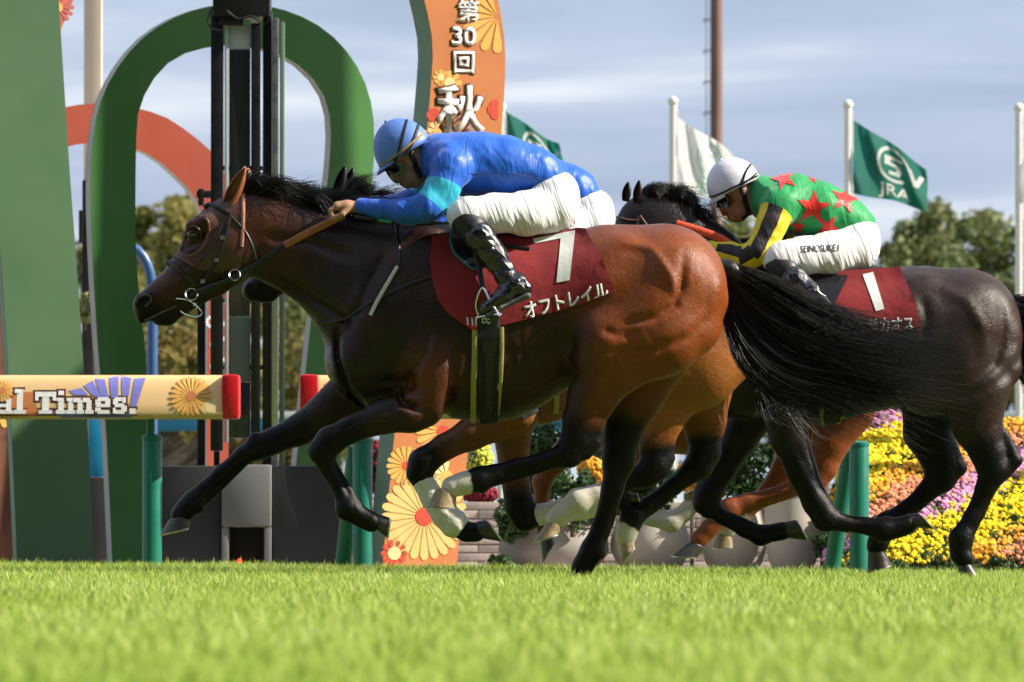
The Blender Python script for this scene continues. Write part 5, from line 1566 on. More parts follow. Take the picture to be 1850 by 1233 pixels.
gr = link('turf_grass', blades(290000, -20.5, 5.5, 1.3, .032, .078, 3, .0026), grass_mat())
g2 = blades(1500, 3.4, 5.5, 1.3, .05, .10, 8, .0026)
for i, q in enumerate((g2,)):
    o = link('tall_grass', q, gr.data.materials[0]); tag(o, 'taller grass blades along the foot of the rail', 'grass', kind='stuff')
tag(gr, 'short bright green turf the horses gallop on', 'grass', kind='stuff')
# ------------------------------------------------------------------ boards that stand turned a little to the right
class Board:
    def __init__(self, xc_px, y, deg, z_px=900):
        self.t = math.tan(math.radians(deg)); self.y = y; self.xc = W(xc_px, z_px, y).x
        a = math.radians(deg); self.n = Vector((math.sin(a), -math.cos(a), 0))
    def at(self, px, py, off=0.0):
        y = self.y
        for _ in range(4):
            p = W(px, py, y); y = self.y + (p.x - self.xc) * self.t
        return W(px, py, y) + self.n * off
    def map(self, off=0.0): return lambda a, b: (self.at(a, b, off), self.n)
    def tmap(self, p0, ex, ey, off=0.0):
        return lambda a, b: (self.at(p0[0] + ex[0] * a + ey[0] * b, p0[1] + ex[1] * a + ey[1] * b, off), self.n)
    def slab(self, name, poly, thick, m, m_edge, parent):
        """board with its edge band as a sub-part; poly in px, drawn outline"""
        bm = bmesh.new()
        fr = [bm.verts.new(self.at(*p)) for p in poly]
        bk = [bm.verts.new(self.at(*p) - self.n * thick) for p in poly]
        f1 = bm.faces.new(fr); f1.normal_update(); f2 = bm.faces.new(bk[::-1]); f2.normal_update()
        bmesh.ops.triangulate(bm, faces=[f1, f2])
        o = link(name, bm_mesh(name, bm), m, parent)
        bm = bmesh.new(); e = .003
        fr = [bm.verts.new(self.at(*p) - self.n * e) for p in poly]; bk = [bm.verts.new(self.at(*p) - self.n * (thick - e)) for p in poly]
        N = len(poly)
        for i in range(N): bm.faces.new((fr[i], fr[(i + 1) % N], bk[(i + 1) % N], bk[i]))
        link('edge_band', bm_mesh('edge_band', bm, True, 30), m_edge, o)
        return o
def curve_px(pts, n):
    return [tuple(p) for p in resample(pts, n)]
def chrys(name, bmap, cx, cy, r, n, m_pet, m_core, parent, r0=.22, w=.8, rot=0.0, core=.2, arc=None):
    """flat printed chrysanthemum: round-ended petals and a disc"""
    bm = bmesh.new()
    lay_ = []
    for k in range(n):
        a = rot + 2 * math.pi * k / n
        if arc and not (arc[0] <= (a % 6.2832) <= arc[1]): continue
        hw = math.pi / n * w
        pts = [(r0, -hw * .7), (.75, -hw), (.92, -hw * .85), (1.0, -hw * .35), (1.0, hw * .35), (.92, hw * .85), (.75, hw), (r0, hw * .7)]
        vs = [bm.verts.new(bmap(cx + r * q * math.cos(a + d), cy + r * q * math.sin(a + d))[0]) for q, d in pts]
        f = bm.faces.new(vs)
    o = link(name, bm_mesh(name, bm), m_pet, parent)
    if core and m_core:
        bm = bmesh.new()
        bm.faces.new([bm.verts.new(sum((q for q in (lambda t: (t[0], t[1] * .0009))(bmap(cx + r * core * math.cos(a), cy + r * core * math.sin(a)))), Vector((0, 0, 0)))) for a in np.linspace(0, 2 * math.pi, 18, endpoint=False)])
        link('flower_centre', bm_mesh('flower_centre', bm), m_core, o)
    return o
M_GBOARD = mat('green_board', (0.060, 0.20, 0.045), 0.45, 0.08, 1.3, 0.06, 12, 0.004)
M_GBOARD2 = mat('pale_green_board', (0.055, 0.13, 0.055), 0.5, 0.08, 1.1, 0.06, 12, 0.004)
M_EDGE = mat('pale_board_edge', (0.42, 0.43, 0.38), 0.6, 0.1, 4, 0.1)
M_EDGEG = mat('green_board_edge', (0.16, 0.27, 0.19), 0.5, 0.1, 4, 0.1)
M_REDB = mat('red_orange_board', (0.30, 0.045, 0.018), 0.5, 0.08, 1.5, 0.06, 12, 0.004)
M_WHITEP = mat('white_paint', (0.72, 0.72, 0.70), 0.5, 0.06, 3, 0.05)
M_ORANGE = mat('orange_print', (0.54, 0.185, 0.055), 0.5, 0.15, 1.6, 0.03)
M_AMBER = mat('amber_print', (0.78, 0.42, 0.09), 0.5, 0.12, 3, 0.03)
M_CREAM = mat('cream_print', (0.80, 0.60, 0.28), 0.5, 0.10, 3, 0.03)
M_PEACH = mat('peach_print', (0.78, 0.52, 0.24), 0.42, 0.10, 1.2, 0.03)
M_PALE = mat('pale_yellow_print', (0.80, 0.70, 0.34), 0.5, 0.06, 3, 0.03)
M_REDP = mat('red_print', (0.62, 0.06, 0.025), 0.5, 0.1, 4, 0.03)
M_VIOL = mat('violet_print', (0.20, 0.20, 0.58), 0.5, 0.12, 4, 0.03)
M_DKB = mat('dark_brown_print', (0.10, 0.028, 0.012), 0.5, 0.1, 6, 0.03)
M_WLET = mat('white_lettering', (0.80, 0.79, 0.76), 0.5, 0.04, 6, 0.03)
M_BLACKM = mat('black_frame_metal', (0.012, 0.013, 0.015), 0.35, 0.3, 6, 0.1, 30, 0.002)
M_ALU = mat('aluminium', (0.52, 0.52, 0.50), 0.32, 0.08, 8, 0.05, metal=0.9)
M_GREYP = mat('grey_plinth', (0.20, 0.20, 0.19), 0.7, 0.12, 3, 0.15, 40, 0.004, dirt=(0.1, 0.1, 0.09))
M_BLKP = mat('black_plinth', (0.028, 0.030, 0.032), 0.55, 0.2, 3, 0.12, 40, 0.004)
M_TEALP = mat('teal_post_plastic', (0.012, 0.17, 0.115), 0.33, 0.12, 5, 0.05, 30, 0.003, dirt=(0.03, 0.12, 0.08))

M_BROWNB = mat('brown_banner', (0.16, 0.060, 0.028), 0.5, 0.25, 3, 0.05)
# ---- green board at the left edge -------------------------------------------
r = empty('gate_board', 'tall pale green board with slanting sides at the left edge', 'board')
B = Board(100, 6.3, 27)
poly = curve_px([(-42, -330), (-30, -60), (-14, 250), (4, 500), (20, 760), (32, 1034)], 14) + curve_px([(171, 1034), (160, 800), (148, 617), (138, 470), (126, 310), (110, 60), (103, -60), (88, -330)], 20)
B.slab('board_face', poly, .06, M_GBOARD2, M_EDGEG, r)
rebase(r, B.at(110, 1030))
r = empty('banner_board', 'orange patterned banner edge left of the pale green board', 'banner')
B = Board(-20, 6.9, 27)
o = B.slab('board_face', [(-120, 380), (2, 380), (12, 560), (18, 760), (30, 1034), (-120, 1034)], .12, M_BROWNB, M_EDGEG, r)
chrys('printed_flower', B.map(.003), -8, 730, 46, 16, M_AMBER, M_REDP, o, core=.25)
rebase(r, B.at(-60, 1030))
r = empty('banner_board', 'orange and rose banner corner above the pale green board', 'banner')
B = Board(90, 9.0, 27)
o = B.slab('board_face', curve_px([(60, -200), (150, -80), (132, 0), (105, 66)], 12) + [(60, 110), (30, -100)], .1, M_ORANGE, M_PALE, r)
chrys('printed_flower', B.map(.003), 104, 14, 30, 14, mat('rose_print', (0.50, 0.12, 0.10), 0.5, 0.1, 4, 0.03), M_AMBER, o, core=.3)
B.slab('support', [(60, 60), (100, 66), (100, 1030), (60, 1030)], .1, M_GBOARD, M_EDGEG, r)
rebase(r, B.at(80, 1030))

# ---- green horseshoe arch ----------------------------------------------------
r = empty('horseshoe_arch', 'giant green horseshoe arch behind the finish mirror', 'arch')
B = Board(420, 8.3, 27)
outer = curve_px([(204, 1034), (192, 783), (178, 640), (166, 430), (165, 300), (176, 205), (205, 135), (255, 72), (320, 30), (400, 8), (470, 9), (540, 28), (600, 65), (645, 120), (669, 180), (676, 240), (672, 330), (645, 540), (618, 800), (606, 1034)], 70)
inner = curve_px([(518, 1034), (536, 835), (564, 565), (592, 330), (598, 235), (588, 178), (556, 132), (505, 98), (430, 82), (370, 87), (315, 106), (276, 145), (256, 186), (247, 235), (245, 420), (252, 540), (265, 670), (278, 1034)], 60)
B.slab('arch_face', outer + inner, .075, M_GBOARD, M_EDGE, r)
rebase(r, B.at(420, 1030))
# ---- red arch further off ----------------------------------------------------
r = empty('horseshoe_arch', 'red orange horseshoe arch with white marks beyond the green arch', 'arch')
B = Board(220, 12.5, 27)
outer = curve_px([(-14, 1025), (-22, 600), (-30, 400), (-5, 290), (50, 220), (117, 194), (190, 187), (253, 197), (303, 214), (345, 243), (380, 272), (404, 308), (418, 370), (421, 500), (415, 700), (410, 1025)], 60)
inner = curve_px([(374, 1025), (374, 700), (378, 500), (372, 410), (352, 356), (322, 322), (287, 291), (250, 271), (190, 258), (121, 265), (70, 290), (40, 330), (24, 400), (22, 600), (24, 1025)], 56)
o = B.slab('arch_face', outer + inner, .07, M_REDB, M_EDGE, r)
for cx, cy in ((402, 525), (402, 545), (403, 585), (402, 612), (383, 622), (402, 650), (383, 662)):
    shape('white_mark', [(cx - 4, cy - 3), (cx + 5, cy - 4), (cx + 5, cy + 4), (cx - 4, cy + 5)], B.map(.003), M_WHITEP, o, 0, .001)
chrys('white_mark', B.map(.003), 383, 582, 12, 12, M_WHITEP, None, o, r0=.55, core=0, arc=(.8, 5.5))
rebase(r, B.at(220, 1020))

# ---- finish mirror tower -----------------------------------------------------
YT = 7.3
r = empty('finish_mirror_tower', 'tall black finish line mirror tower with dark glass panel and metal strip', 'tower')
def pbox(name, x0, x1, ya, yb, y, d, m, parent, bevel=.004):
    a, b = W(x0, yb, y), W(x1, ya, y)
    return box(name, (a.x, y, a.z), (b.x, y + d, b.z), m, parent, bevel)
M_GLASSD = mat('dark_mirror_glass', (0.035, 0.04, 0.042), 0.12, 0.1, 2, 0.02, spec=0.6)
M_GLASSM = mat('grey_green_panel', (0.16, 0.20, 0.17), 0.35, 0.1, 2, 0.03)
M_PALEG = mat('pale_grey_panel', (0.55, 0.60, 0.60), 0.4, 0.08, 4, 0.03)
pbox('column', 380, 403, 20, 815, YT, .10, M_BLACKM, r)
pbox('frame_strip', 405, 413, 44, 800, YT + .01, .05, M_PALEG, r)
pbox('top_panel', 413.5, 452, 46, 89, YT + .03, .05, M_PALEG, r)
pbox('mirror_glass', 413.5, 452, 90, 572, YT + .03, .05, M_GLASSD, r)
pbox('lower_panel', 413.5, 452, 573, 690, YT + .03, .05, M_GLASSM, r)
pbox('lower_glass', 413.5, 452, 691, 792, YT + .03, .05, M_GLASSD, r)
pbox('column', 453, 470, 40, 800, YT, .07, M_BLACKM, r)
pbox('column', 474, 491, 20, 842, YT + .05, .12, M_BLACKM, r)
st = pbox('metal_strip', 491.5, 503, 33, 842, YT, .06, M_ALU, r)
pbox('metal_strip', 505, 514, 40, 842, YT + .12, .04, M_EDGEG, r)
for yy in (300, 540, 660): pbox('cross_bar', 403.5, 474, yy, yy + 8, YT + .13, .04, M_BLACKM, r)
for yy in (330, 660): pbox('cross_bar', 470.5, 474, yy, yy + 5, YT + .02, .03, M_BLACKM, r)
hd = pbox('camera_housing', 384, 488, -60, 30, YT - .04, .26, M_BLACKM, r, .012)
pbox('lens_block', 452, 470, 14, 42, YT - .02, .05, M_PALEG, hd)
pbox('side_box', 395, 440, 28, 46, YT - .02, .1, M_BLACKM, hd, .006)
tube('cable', [W(a, b, YT - .03) for a, b in resample([(396, 8), (380, 20), (376, 38), (384, 52), (400, 56)], 20)], .008, M_BLACKM, hd, n=6)
tube('cable', [W(a, b, YT - .05) for a, b in resample([(410, 20), (430, 34), (455, 30), (470, 40)], 20)], .008, M_BLACKM, hd, n=6)
pbox('bracket', 355, 384, 345, 358, YT, .05, M_BLACKM, r); pbox('bracket', 358, 368, 341, 372, YT - .02, .06, M_BLACKM, r)
for x0, x1 in ((356, 371), (386, 397)): pbox('rear_column', x0, x1, 500, 842, YT + .5, .06, M_BLACKM, r)
rebase(r, W(440, 1020, YT))
# ---- plinth ------------------------------------------------------------------
YP = 6.7
r = empty('camera_plinth', 'low black plinth with grey middle block under the mirror tower', 'plinth')
for x0, x1, c in ((290, 399, M_BLKP), (491, 614, M_BLKP)): pbox('plinth_block', x0, x1, 842, 1034, YP, .55, c, r, .012)
pbox('middle_block', 400, 490, 840, 952, YP - .06, .5, M_GREYP, r, .012)
for x0, x1 in ((400, 413), (477, 490)): pbox('middle_leg', x0, x1, 952.5, 1034, YP - .05, .45, M_GREYP, r, .006)
pbox('recess_back', 413.5, 476.5, 953, 1034, YP + .2, .1, M_BLKP, r)
t = NT('red_led'); t.set(Base_Color=(0.5, 0.01, 0.01), Emission_Color=(1.0, 0.03, 0.01), Emission_Strength=2.0)
bm = bmesh.new(); bmesh.ops.create_uvsphere(bm, u_segments=12, v_segments=8, radius=.014)
for v in bm.verts: v.co += W(433, 1014, YP - .02)
link('indicator_lamp', bm_mesh('indicator_lamp', bm, True), t.m, r)
rebase(r, W(450, 1034, YP))

# ---- autumn race banner ------------------------------------------------------
r = empty('race_banner', 'tall curved orange race banner with white Japanese lettering and printed flowers', 'banner')
B = Board(800, 6.75, 27)
left = curve_px([(742, -420), (756, -200), (758, -60), (766, 0), (777, 45), (782, 95), (777, 170), (769, 260), (752, 430), (733, 600), (712, 790), (690, 1034)], 40)
right = curve_px([(824, 1034), (848, 790), (870, 600), (890, 430), (905, 250), (912, 150), (912, 80), (902, 10), (890, -60), (882, -200), (872, -420)], 40)
o = B.slab('banner_face', left + right, .18, M_ORANGE, M_EDGEG, r)
m0 = B.map(.003); m1 = B.map(.006)
chrys('printed_flower', m0, 898, 30, 66, 16, M_AMBER, None, o, core=0, r0=.1, arc=(1.2, 4.6))
chrys('printed_flower', m0, 812, 150, 22, 8, M_AMBER, M_CREAM, o, core=.45)
chrys('printed_flower', m0, 796, 140, 14, 8, M_AMBER, M_CREAM, o, core=.45)
chrys('printed_flower', m0, 790, 236, 18, 8, M_CREAM, M_AMBER, o, core=.45)
chrys('printed_flower', m0, 900, 198, 20, 6, M_REDP, None, o, core=0, r0=.02, w=1.0, arc=(1.6, 4.7))
chrys('printed_flower', m0, 783, 208, 13, 6, M_REDP, None, o, core=0, r0=.02, w=1.0)
chrys('printed_flower', m0, 734, 842, 36, 18, M_AMBER, M_REDP, o, core=.22)
chrys('printed_flower', m0, 766, 934, 78, 24, mat('straw_print', (0.74, 0.50, 0.17), 0.5, 0.1, 4, 0.03), M_REDP, o, core=.2, w=.92)
chrys('printed_flower', m0, 806, 862, 30, 12, M_PALE, M_AMBER, o, core=.4, arc=(2.2, 5.0))
chrys('printed_flower', m0, 712, 1000, 24, 10, M_REDP, M_CREAM, o, core=.5)
chrys('printed_flower', m0, 800, 780, 50, 18, M_AMBER, M_REDP, o, core=.22, arc=(1.5, 3.6))
for ch, cx, cy, sz in (('第', 845, 20, 42), ('回', 837, 112, 44), ('秋', 831, 196, 88), ('華', 818, 292, 88), ('賞', 802, 390, 88)):
    for off, mm, fm in ((.055, M_DKB, .0045), (.02, M_WLET, .0075)):  # dark printed outline set behind the white glyph
        lettering('lettering' if mm is M_WLET else 'lettering_outline', ch, B.tmap((cx - sz * .5, cy + sz * .37), (sz, sz * .03), (0, -sz), fm), mm, o, 1.0, off, 0, .001)
for off, mm, fm in ((.055, M_DKB, .0045), (.028, M_WLET, .0075)):
    lettering('lettering' if mm is M_WLET else 'lettering_outline', '30', B.tmap((813, 81), (46, 1), (0, -46), fm), mm, o, 1.0, off, 0, .001)
rebase(r, B.at(760, 1030))

# ---- running rail ------------------------------------------------------------
YR = 4.6
def rail_pad(x0, x1, label, caps):
    r = empty('rail_pad', label, 'rail', 'padded rail sections')
    prof = [(.020, 757), (.004, 753), (.000, 747), (.012, 730), (.028, 712), (.044, 698), (.060, 688), (.078, 681), (.10, 678), (.140, 677), (.175, 680), (.195, 690), (.20, 744), (.18, 757)]
    V = [(W(x, py, YR).x, YR + d, W(x, py, YR).z) for x in (x0, x1) for d, py in prof]; N = len(prof)
    F = [(i, (i + 1) % N, N + (i + 1) % N, N + i) for i in range(N)] + [tuple(range(N)), tuple(range(2 * N - 1, N - 1, -1))]
    me = bpy.data.meshes.new('pad'); me.from_pydata(V, [], F); me.update()
    bm = bmesh.new(); bm.from_mesh(me); bmesh.ops.recalc_face_normals(bm, faces=bm.faces); bm.to_mesh(me); bm.free()
    for p in me.polygons: p.use_smooth = True
    me.set_sharp_from_angle(angle=math.radians(50))
    link('pad', me, M_PEACH, r)
    for a, b in caps: pbox('end_cap', a, b, 676.5, 757.5, YR - .003, .206, mat('red_end_cap', (0.62, 0.012, 0.018), 0.3, 0.08, 6, 0.05), r, .02)
    return r
def pad_depth(py):
    return float(np.interp(py, [676, 678, 681, 688, 698, 712, 730, 747, 753, 757], [.12, .10, .078, .060, .044, .028, .012, 0, .004, .020]))
def slab_letters(parent, y):
    """bold slab-serif capitals and minuscules, drawn in picture pixels"""
    R = lambda x0, y0, x1, y1: (x0, y0, x1, y1)
    boxes = {
        'l': [R(30, 703, 41, 748), R(26, 703, 35, 710), R(25, 741, 47, 748)],
        'T': [R(63, 708, 101, 717), R(63, 708, 69, 724), R(95, 708, 101, 724), R(76, 708, 88, 748), R(70, 741, 94, 748)],
        'i': [R(105, 719, 115, 748), R(102, 719, 110, 725), R(101, 741, 118, 748), R(105, 706, 115, 714)],
        'm': [R(123, 719, 132, 748), R(120, 719, 128, 725), R(119, 741, 136, 748), R(132, 719, 146, 727), R(140, 723, 149, 748), R(138, 741, 152, 748), R(149, 719, 162, 727), R(156, 723, 165, 748), R(154, 741, 169, 748)],
        'a': [R(1, 718, 15, 725), R(11, 720, 20, 748), R(-4, 730, 12, 736), R(-4, 741, 12, 748), R(-9, 733, 0, 746), R(12, 742, 24, 748)],
        'e': [R(172, 722, 182, 745), R(176, 718, 196, 725), R(190, 721, 199, 733), R(174, 730, 199, 736), R(176, 741, 198, 748)],
        's': [R(207, 718, 227, 725), R(204, 721, 213, 731), R(207, 729, 224, 736), R(219, 733, 229, 744), R(205, 741, 225, 748), R(221, 719, 227, 728), R(204, 737, 209, 747)],
        '.': [R(234, 738, 245, 748)],
    }
    def put(name, rects, g, m, off):
        bm = bmesh.new()
        for k, (x0, y0, x1, y1) in enumerate(rects):
            q = [(W(a_, b_, y), pad_depth(b_)) for a_, b_ in ((x0 - g, y1 + g), (x1 + g, y1 + g), (x1 + g, y0 - g), (x0 - g, y0 - g))]
            fr = [bm.verts.new((p.x, y + d - off - .0003 * k, p.z)) for p, d in q]; bk = [bm.verts.new((p.x, y + d - off + .001, p.z)) for p, d in q]
            bm.faces.new(fr)
            for i in range(4): bm.faces.new((fr[i], fr[(i + 1) % 4], bk[(i + 1) % 4], bk[i]))
        link(name, bm_mesh(name, bm), m, parent)
    for ch, rc in boxes.items():
        put('lettering_outline', rc, 3.4, M_DKB, .002); put('lettering', rc, 0, M_WLET, .0055)  # dark outline printed round each white letter
def pm(off): return lambda a, b: (W(a, b, YR) + Vector((0, pad_depth(b) - off - .001, 0)), Vector((0, -1, 0)))
r1 = rail_pad(-900, 404, 'padded rail with white lettering and red end at the left', [(400, 432)])
p1 = r1.children[0]
chrys('printed_flower', pm(.0060), 345, 716, 37, 22, M_AMBER, M_ORANGE, p1, r0=.25, core=.24)
chrys('printed_flower', pm(.0064), 378, 738, 13, 18, M_PALE, M_CREAM, p1, r0=.1, core=.6)
for q in ([(123, 706), (146, 701), (160, 714), (134, 714)], [(150, 697), (166, 687), (184, 718), (168, 716)], [(170, 684), (188, 685), (196, 718), (184, 719)], [(195, 683), (213, 678), (213, 719), (201, 719)], [(217, 678), (236, 683), (232, 716), (221, 718)], [(241, 684), (262, 682), (246, 735), (236, 735)], [(92, 744), (170, 749), (235, 747), (240, 755), (112, 755)]):
    shape('printed_ray', q, pm(.0010), M_VIOL, p1, 4, .0006)
shape('printed_patch', [(22, 708), (58, 708), (72, 752), (-20, 754), (-20, 735)], pm(.0004), M_ORANGE, p1, 4, .0004)
chrys('printed_flower', pm(.0060), 3, 706, 20, 16, M_AMBER, M_ORANGE, p1, r0=.3, core=.3)
slab_letters(p1, YR)
rebase(r1, W(0, 1034, YR))
r2 = rail_pad(572, 1440, 'padded rail section with red end behind the leading horse', [(541, 575)])
p2 = r2.children[0]
chrys('printed_flower', pm(.0060), 606, 708, 24, 16, M_ORANGE, M_AMBER, p2, core=.3)
chrys('printed_flower', pm(.0010), 1020, 716, 36, 20, M_AMBER, M_ORANGE, p2, core=.3)
rebase(r2, W(1000, 1034, YR))
def rail_post(x, top, label, slant=None, rod=True):
    r = empty('rail_post', label, 'post', 'rail posts')
    zt = W(x, top, YR + .1); zb = W(x, 1060, YR + .1)
    bm_r = 18 / S(YR)
    lathe('post_sleeve', [(bm_r, 0), (bm_r, zt.z - zb.z - .01), (bm_r * .92, zt.z - zb.z)], M_TEALP, r, (zt.x, YR + .1, zb.z), 28)
    lathe('post_cap', [(bm_r * 1.06, 0), (bm_r * 1.06, .016), (bm_r * .7, .026)], M_TEALP, r, (zt.x, YR + .1, zt.z - .012), 28)
    if rod: tube('rod', [W(x - 3, top, YR + .1), W(x - 3, 754, YR + .1)], .022, M_TEALP, r, n=12)
    if slant:
        tube('brace', [W(slant[0], slant[1], YR + .22), W(slant[2], slant[3], YR + .34)], 15 / S(YR), M_TEALP, r, n=20)
    rebase(r, W(x, 1040, YR + .1))
rail_post(275, 790, 'teal green rail post under the lettered rail at the left')
rail_post(655, 795, 'teal green rail post with slanted brace beside the patterned banner', (642, 806, 616, 1060))
rail_post(1552, 802, 'teal green rail post with slanted brace in front of the flower bed', (1536, 812, 1498, 1060), False)
P = [W(a, b, YR + .1) for a, b in resample([(1552, 800), (1554, 775), (1562, 752), (1566, 735)], 10)]
tube('rod', P, .010, M_TEALP, [o for o in bpy.data.objects if o.get('label', '').startswith('teal green rail post with slanted brace in front')][0], n=8)

# ---- poles -------------------------------------------------------------------
YB = 16.0
r = empty('banner_pole', 'tall cream pole with dark lower casing left of the green arch', 'pole')
a = W(168, 335, YB); w_ = 16 / S(YB)
M_POLE = mat('cream_pole', (0.66, 0.58, 0.46), 0.5, 0.08, 2, 0.05)
box('pole_shaft', (a.x - w_, YB - w_, a.z), (a.x + w_, YB + w_, a.z + 9), M_POLE, r, .01)
pbox('pole_casing', 148, 166, 326, 690, YB - .1, .12, M_BLACKM, r); pbox('pole_casing', 167, 180, 332, 690, YB - .06, .1, M_GREYP, r)
pbox('pole_foot', 146, 184, 690.5, 1010, YB - .12, .3, M_GREYP, r)
pbox('clamp', 142, 150, 380, 440, YB - .14, .1, M_BLACKM, r)
rebase(r, W(168, 1010, YB))
r = empty('blue_pipe', 'light blue bent pipe beside the green arch leg', 'pipe')
M_BLUEP = mat('blue_pipe_paint', (0.045, 0.11, 0.27), 0.3, 0.08, 4, 0.04)
tube('pipe', [W(a, b, 11.0) for a, b in resample([(236, 446), (252, 456), (265, 476), (273, 506), (275, 560), (275, 760), (275, 1022)], 40)], 9.5 / S(11.0), M_BLUEP, r, n=18)
pbox('foot_plate', 258, 290, 1014, 1022, 10.85, .3, M_BLUEP, r)
rebase(r, W(274, 1020, 11))
r = empty('cyan_post', 'bright cyan post with dark base below the lettered rail', 'post')
pbox('post', 160, 188, 740, 862, 9.6, .09, mat('cyan_paint', (0.02, 0.30, 0.56), 0.35, 0.08, 5, 0.05), r)
pbox('base', 160, 196, 863, 1026, 9.5, .2, M_BLKP, r)
rebase(r, W(175, 1026, 9.6))
r = empty('lamp_mast', 'tall rusty brown mast with climbing rungs against the sky', 'mast')
M_RUST = mat('rusty_brown_paint', (0.20, 0.105, 0.085), 0.6, 0.15, 3, 0.1)
tube('mast', [W(1294, 1000, 60), W(1294, -160, 60)], [.092, .078], M_RUST, r, n=18)
for k in range(14):
    yy = -20 + k * 56
    tube('rung', [W(1283, yy, 60), W(1272, yy, 60), W(1272, yy + 6, 60)], .011, M_BLACKM, r, n=6)
tube('rung_rail', [W(1276, -160, 60), W(1276, 780, 60)], .006, M_BLACKM, r, n=6)
rebase(r, W(1294, 1000, 60))

# ---- flags -------------------------------------------------------------------
YF = 22.0
M_FLAGG = mat('green_flag_cloth', (0.016, 0.165, 0.125), 0.75, 0.12, 4, 0.2, 120, 0.002)
M_FLAGW = mat('white_flag_cloth', (0.74, 0.74, 0.72), 0.75, 0.06, 4, 0.2, 120, 0.002)
M_FLAGP = mat('pale_green_print', (0.40, 0.55, 0.50), 0.75, 0.06, 4, 0.1)
for m_ in (M_FLAGG, M_FLAGW):
    nt = m_.node_tree; pb = [n for n in nt.nodes if n.type == 'BSDF_PRINCIPLED'][0]; ou = [n for n in nt.nodes if n.type == 'OUTPUT_MATERIAL'][0]
    tr = nt.nodes.new('ShaderNodeBsdfTranslucent'); mx = nt.nodes.new('ShaderNodeMixShader'); mx.inputs[0].default_value = .55
    nt.links.new(pb.inputs['Base Color'].links[0].from_socket, tr.inputs['Color']); nt.links.new(pb.outputs[0], mx.inputs[1]); nt.links.new(tr.outputs[0], mx.inputs[2]); nt.links.new(mx.outputs[0], ou.inputs[0])
def flag(px, top, quad, m, m2, label, flabel, emblem=True, seed=0):
    r = empty('flagpole', label, 'flagpole', 'white flagpoles')
    b, t = W(px, 990, YF), W(px, top + 6, YF)
    tube('pole', [b, t], 7.0 / S(YF), M_WHITEP, r, n=16)
    bm = bmesh.new(); bmesh.ops.create_uvsphere(bm, u_segments=16, v_segments=10, radius=9.5 / S(YF))
    for v in bm.verts: v.co += t + Vector((0, 0, .01))
    link('finial', bm_mesh('finial', bm, True), M_WHITEP, r)
    tube('halyard', [W(px + 9, top + 16, YF - .02), W(px + 9, 985, YF - .02)], .004, M_WHITEP, r, n=6)
    rebase(r, b)
    if quad is None: return
    TL, TR, BR, BL = [np.array(q, float) for q in quad]
    fl = empty('flag', flabel, 'flag', 'flags on the white poles')
    def at(u, v, off=0.0):
        p = (TL * (1 - u) + TR * u) * (1 - v) + (BL * (1 - u) + BR * u) * v
        p = p + np.array([math.sin(v * 3 + seed) * 5 * u, math.sin(u * 7 + seed) * 5 * u])
        y = YF + .75 * u + .11 * math.sin(u * 6.5 + v * 2.6 + seed) * (.25 + u) + .05 * math.sin(u * 15 - v * 5 + seed)
        e = W(p[0], p[1], y)
        return e + Vector((0, -off, 0))
    nu, nv = 40, 26
    V = [at(i / nu, j / nv) for j in range(nv + 1) for i in range(nu + 1)]
    F = [(j * (nu + 1) + i, j * (nu + 1) + i + 1, (j + 1) * (nu + 1) + i + 1, (j + 1) * (nu + 1) + i) for j in range(nv) for i in range(nu)]
    c = link('flag_cloth', mesh_np('flag_cloth', np.array([tuple(v) for v in V]), np.array(F)), m, fl)
    f = lambda a, b: (at(a, b, .006), Vector((0, -1, 0)))
    if emblem:
        ring = lambda r, n, a0, a1: [(.55 + r * .78 * math.cos(a), .38 + r * math.sin(a)) for a in np.linspace(a0, a1, n)]
        o_, i_ = ring(.30, 30, .9, 6.0), ring(.245, 30, .9, 6.0)
        shape('emblem', o_ + i_[::-1], f, m2, c, .05, .001)
        shape('emblem', [(.42, .26), (.66, .22), (.66, .28), (.50, .30), (.50, .35), (.62, .36), (.66, .44), (.62, .55), (.48, .56), (.48, .50), (.57, .49), (.59, .45), (.57, .41), (.42, .41)], f, m2, c, .05, .001)
        shape('emblem', [(.72, .26), (.78, .25), (.84, .44), (.90, .25), (.96, .26), (.87, .56), (.81, .56)], f, m2, c, .05, .001)
        lettering('lettering', 'JRA', lambda a, b: f(.36 + a * .27, .92 - b * .27), m2, c, 1.0, .02, .15, .001)
    rebase(fl, t)
flag(1216, 180, [(1224, 212), (1330, 282), (1318, 372), (1224, 346)], M_FLAGW, M_FLAGP, 'white flagpole carrying the white flag', 'white flag on a white pole left of the green jockey', True, .4)
flag(1532, 186, [(1542, 217), (1668, 302), (1680, 378), (1541, 350)], M_FLAGG, M_FLAGW, 'white flagpole carrying the dark green lettered flag', 'dark green flag with white emblem and letters, flying right of the mast', True, 1.3)
flag(1841, 192, [(1852, 222), (1960, 300), (1975, 380), (1851, 356)], M_FLAGW, M_FLAGG, 'white flagpole at the right edge of the view', 'white flag at the right edge of the view', False, 2.2)
flag(905, 190, [(910, 200), (1010, 262), (1036, 330), (914, 322)], M_FLAGG, M_FLAGW, 'white flagpole beside the curved orange banner', 'green flag behind the leading jockey', True, 3.0)

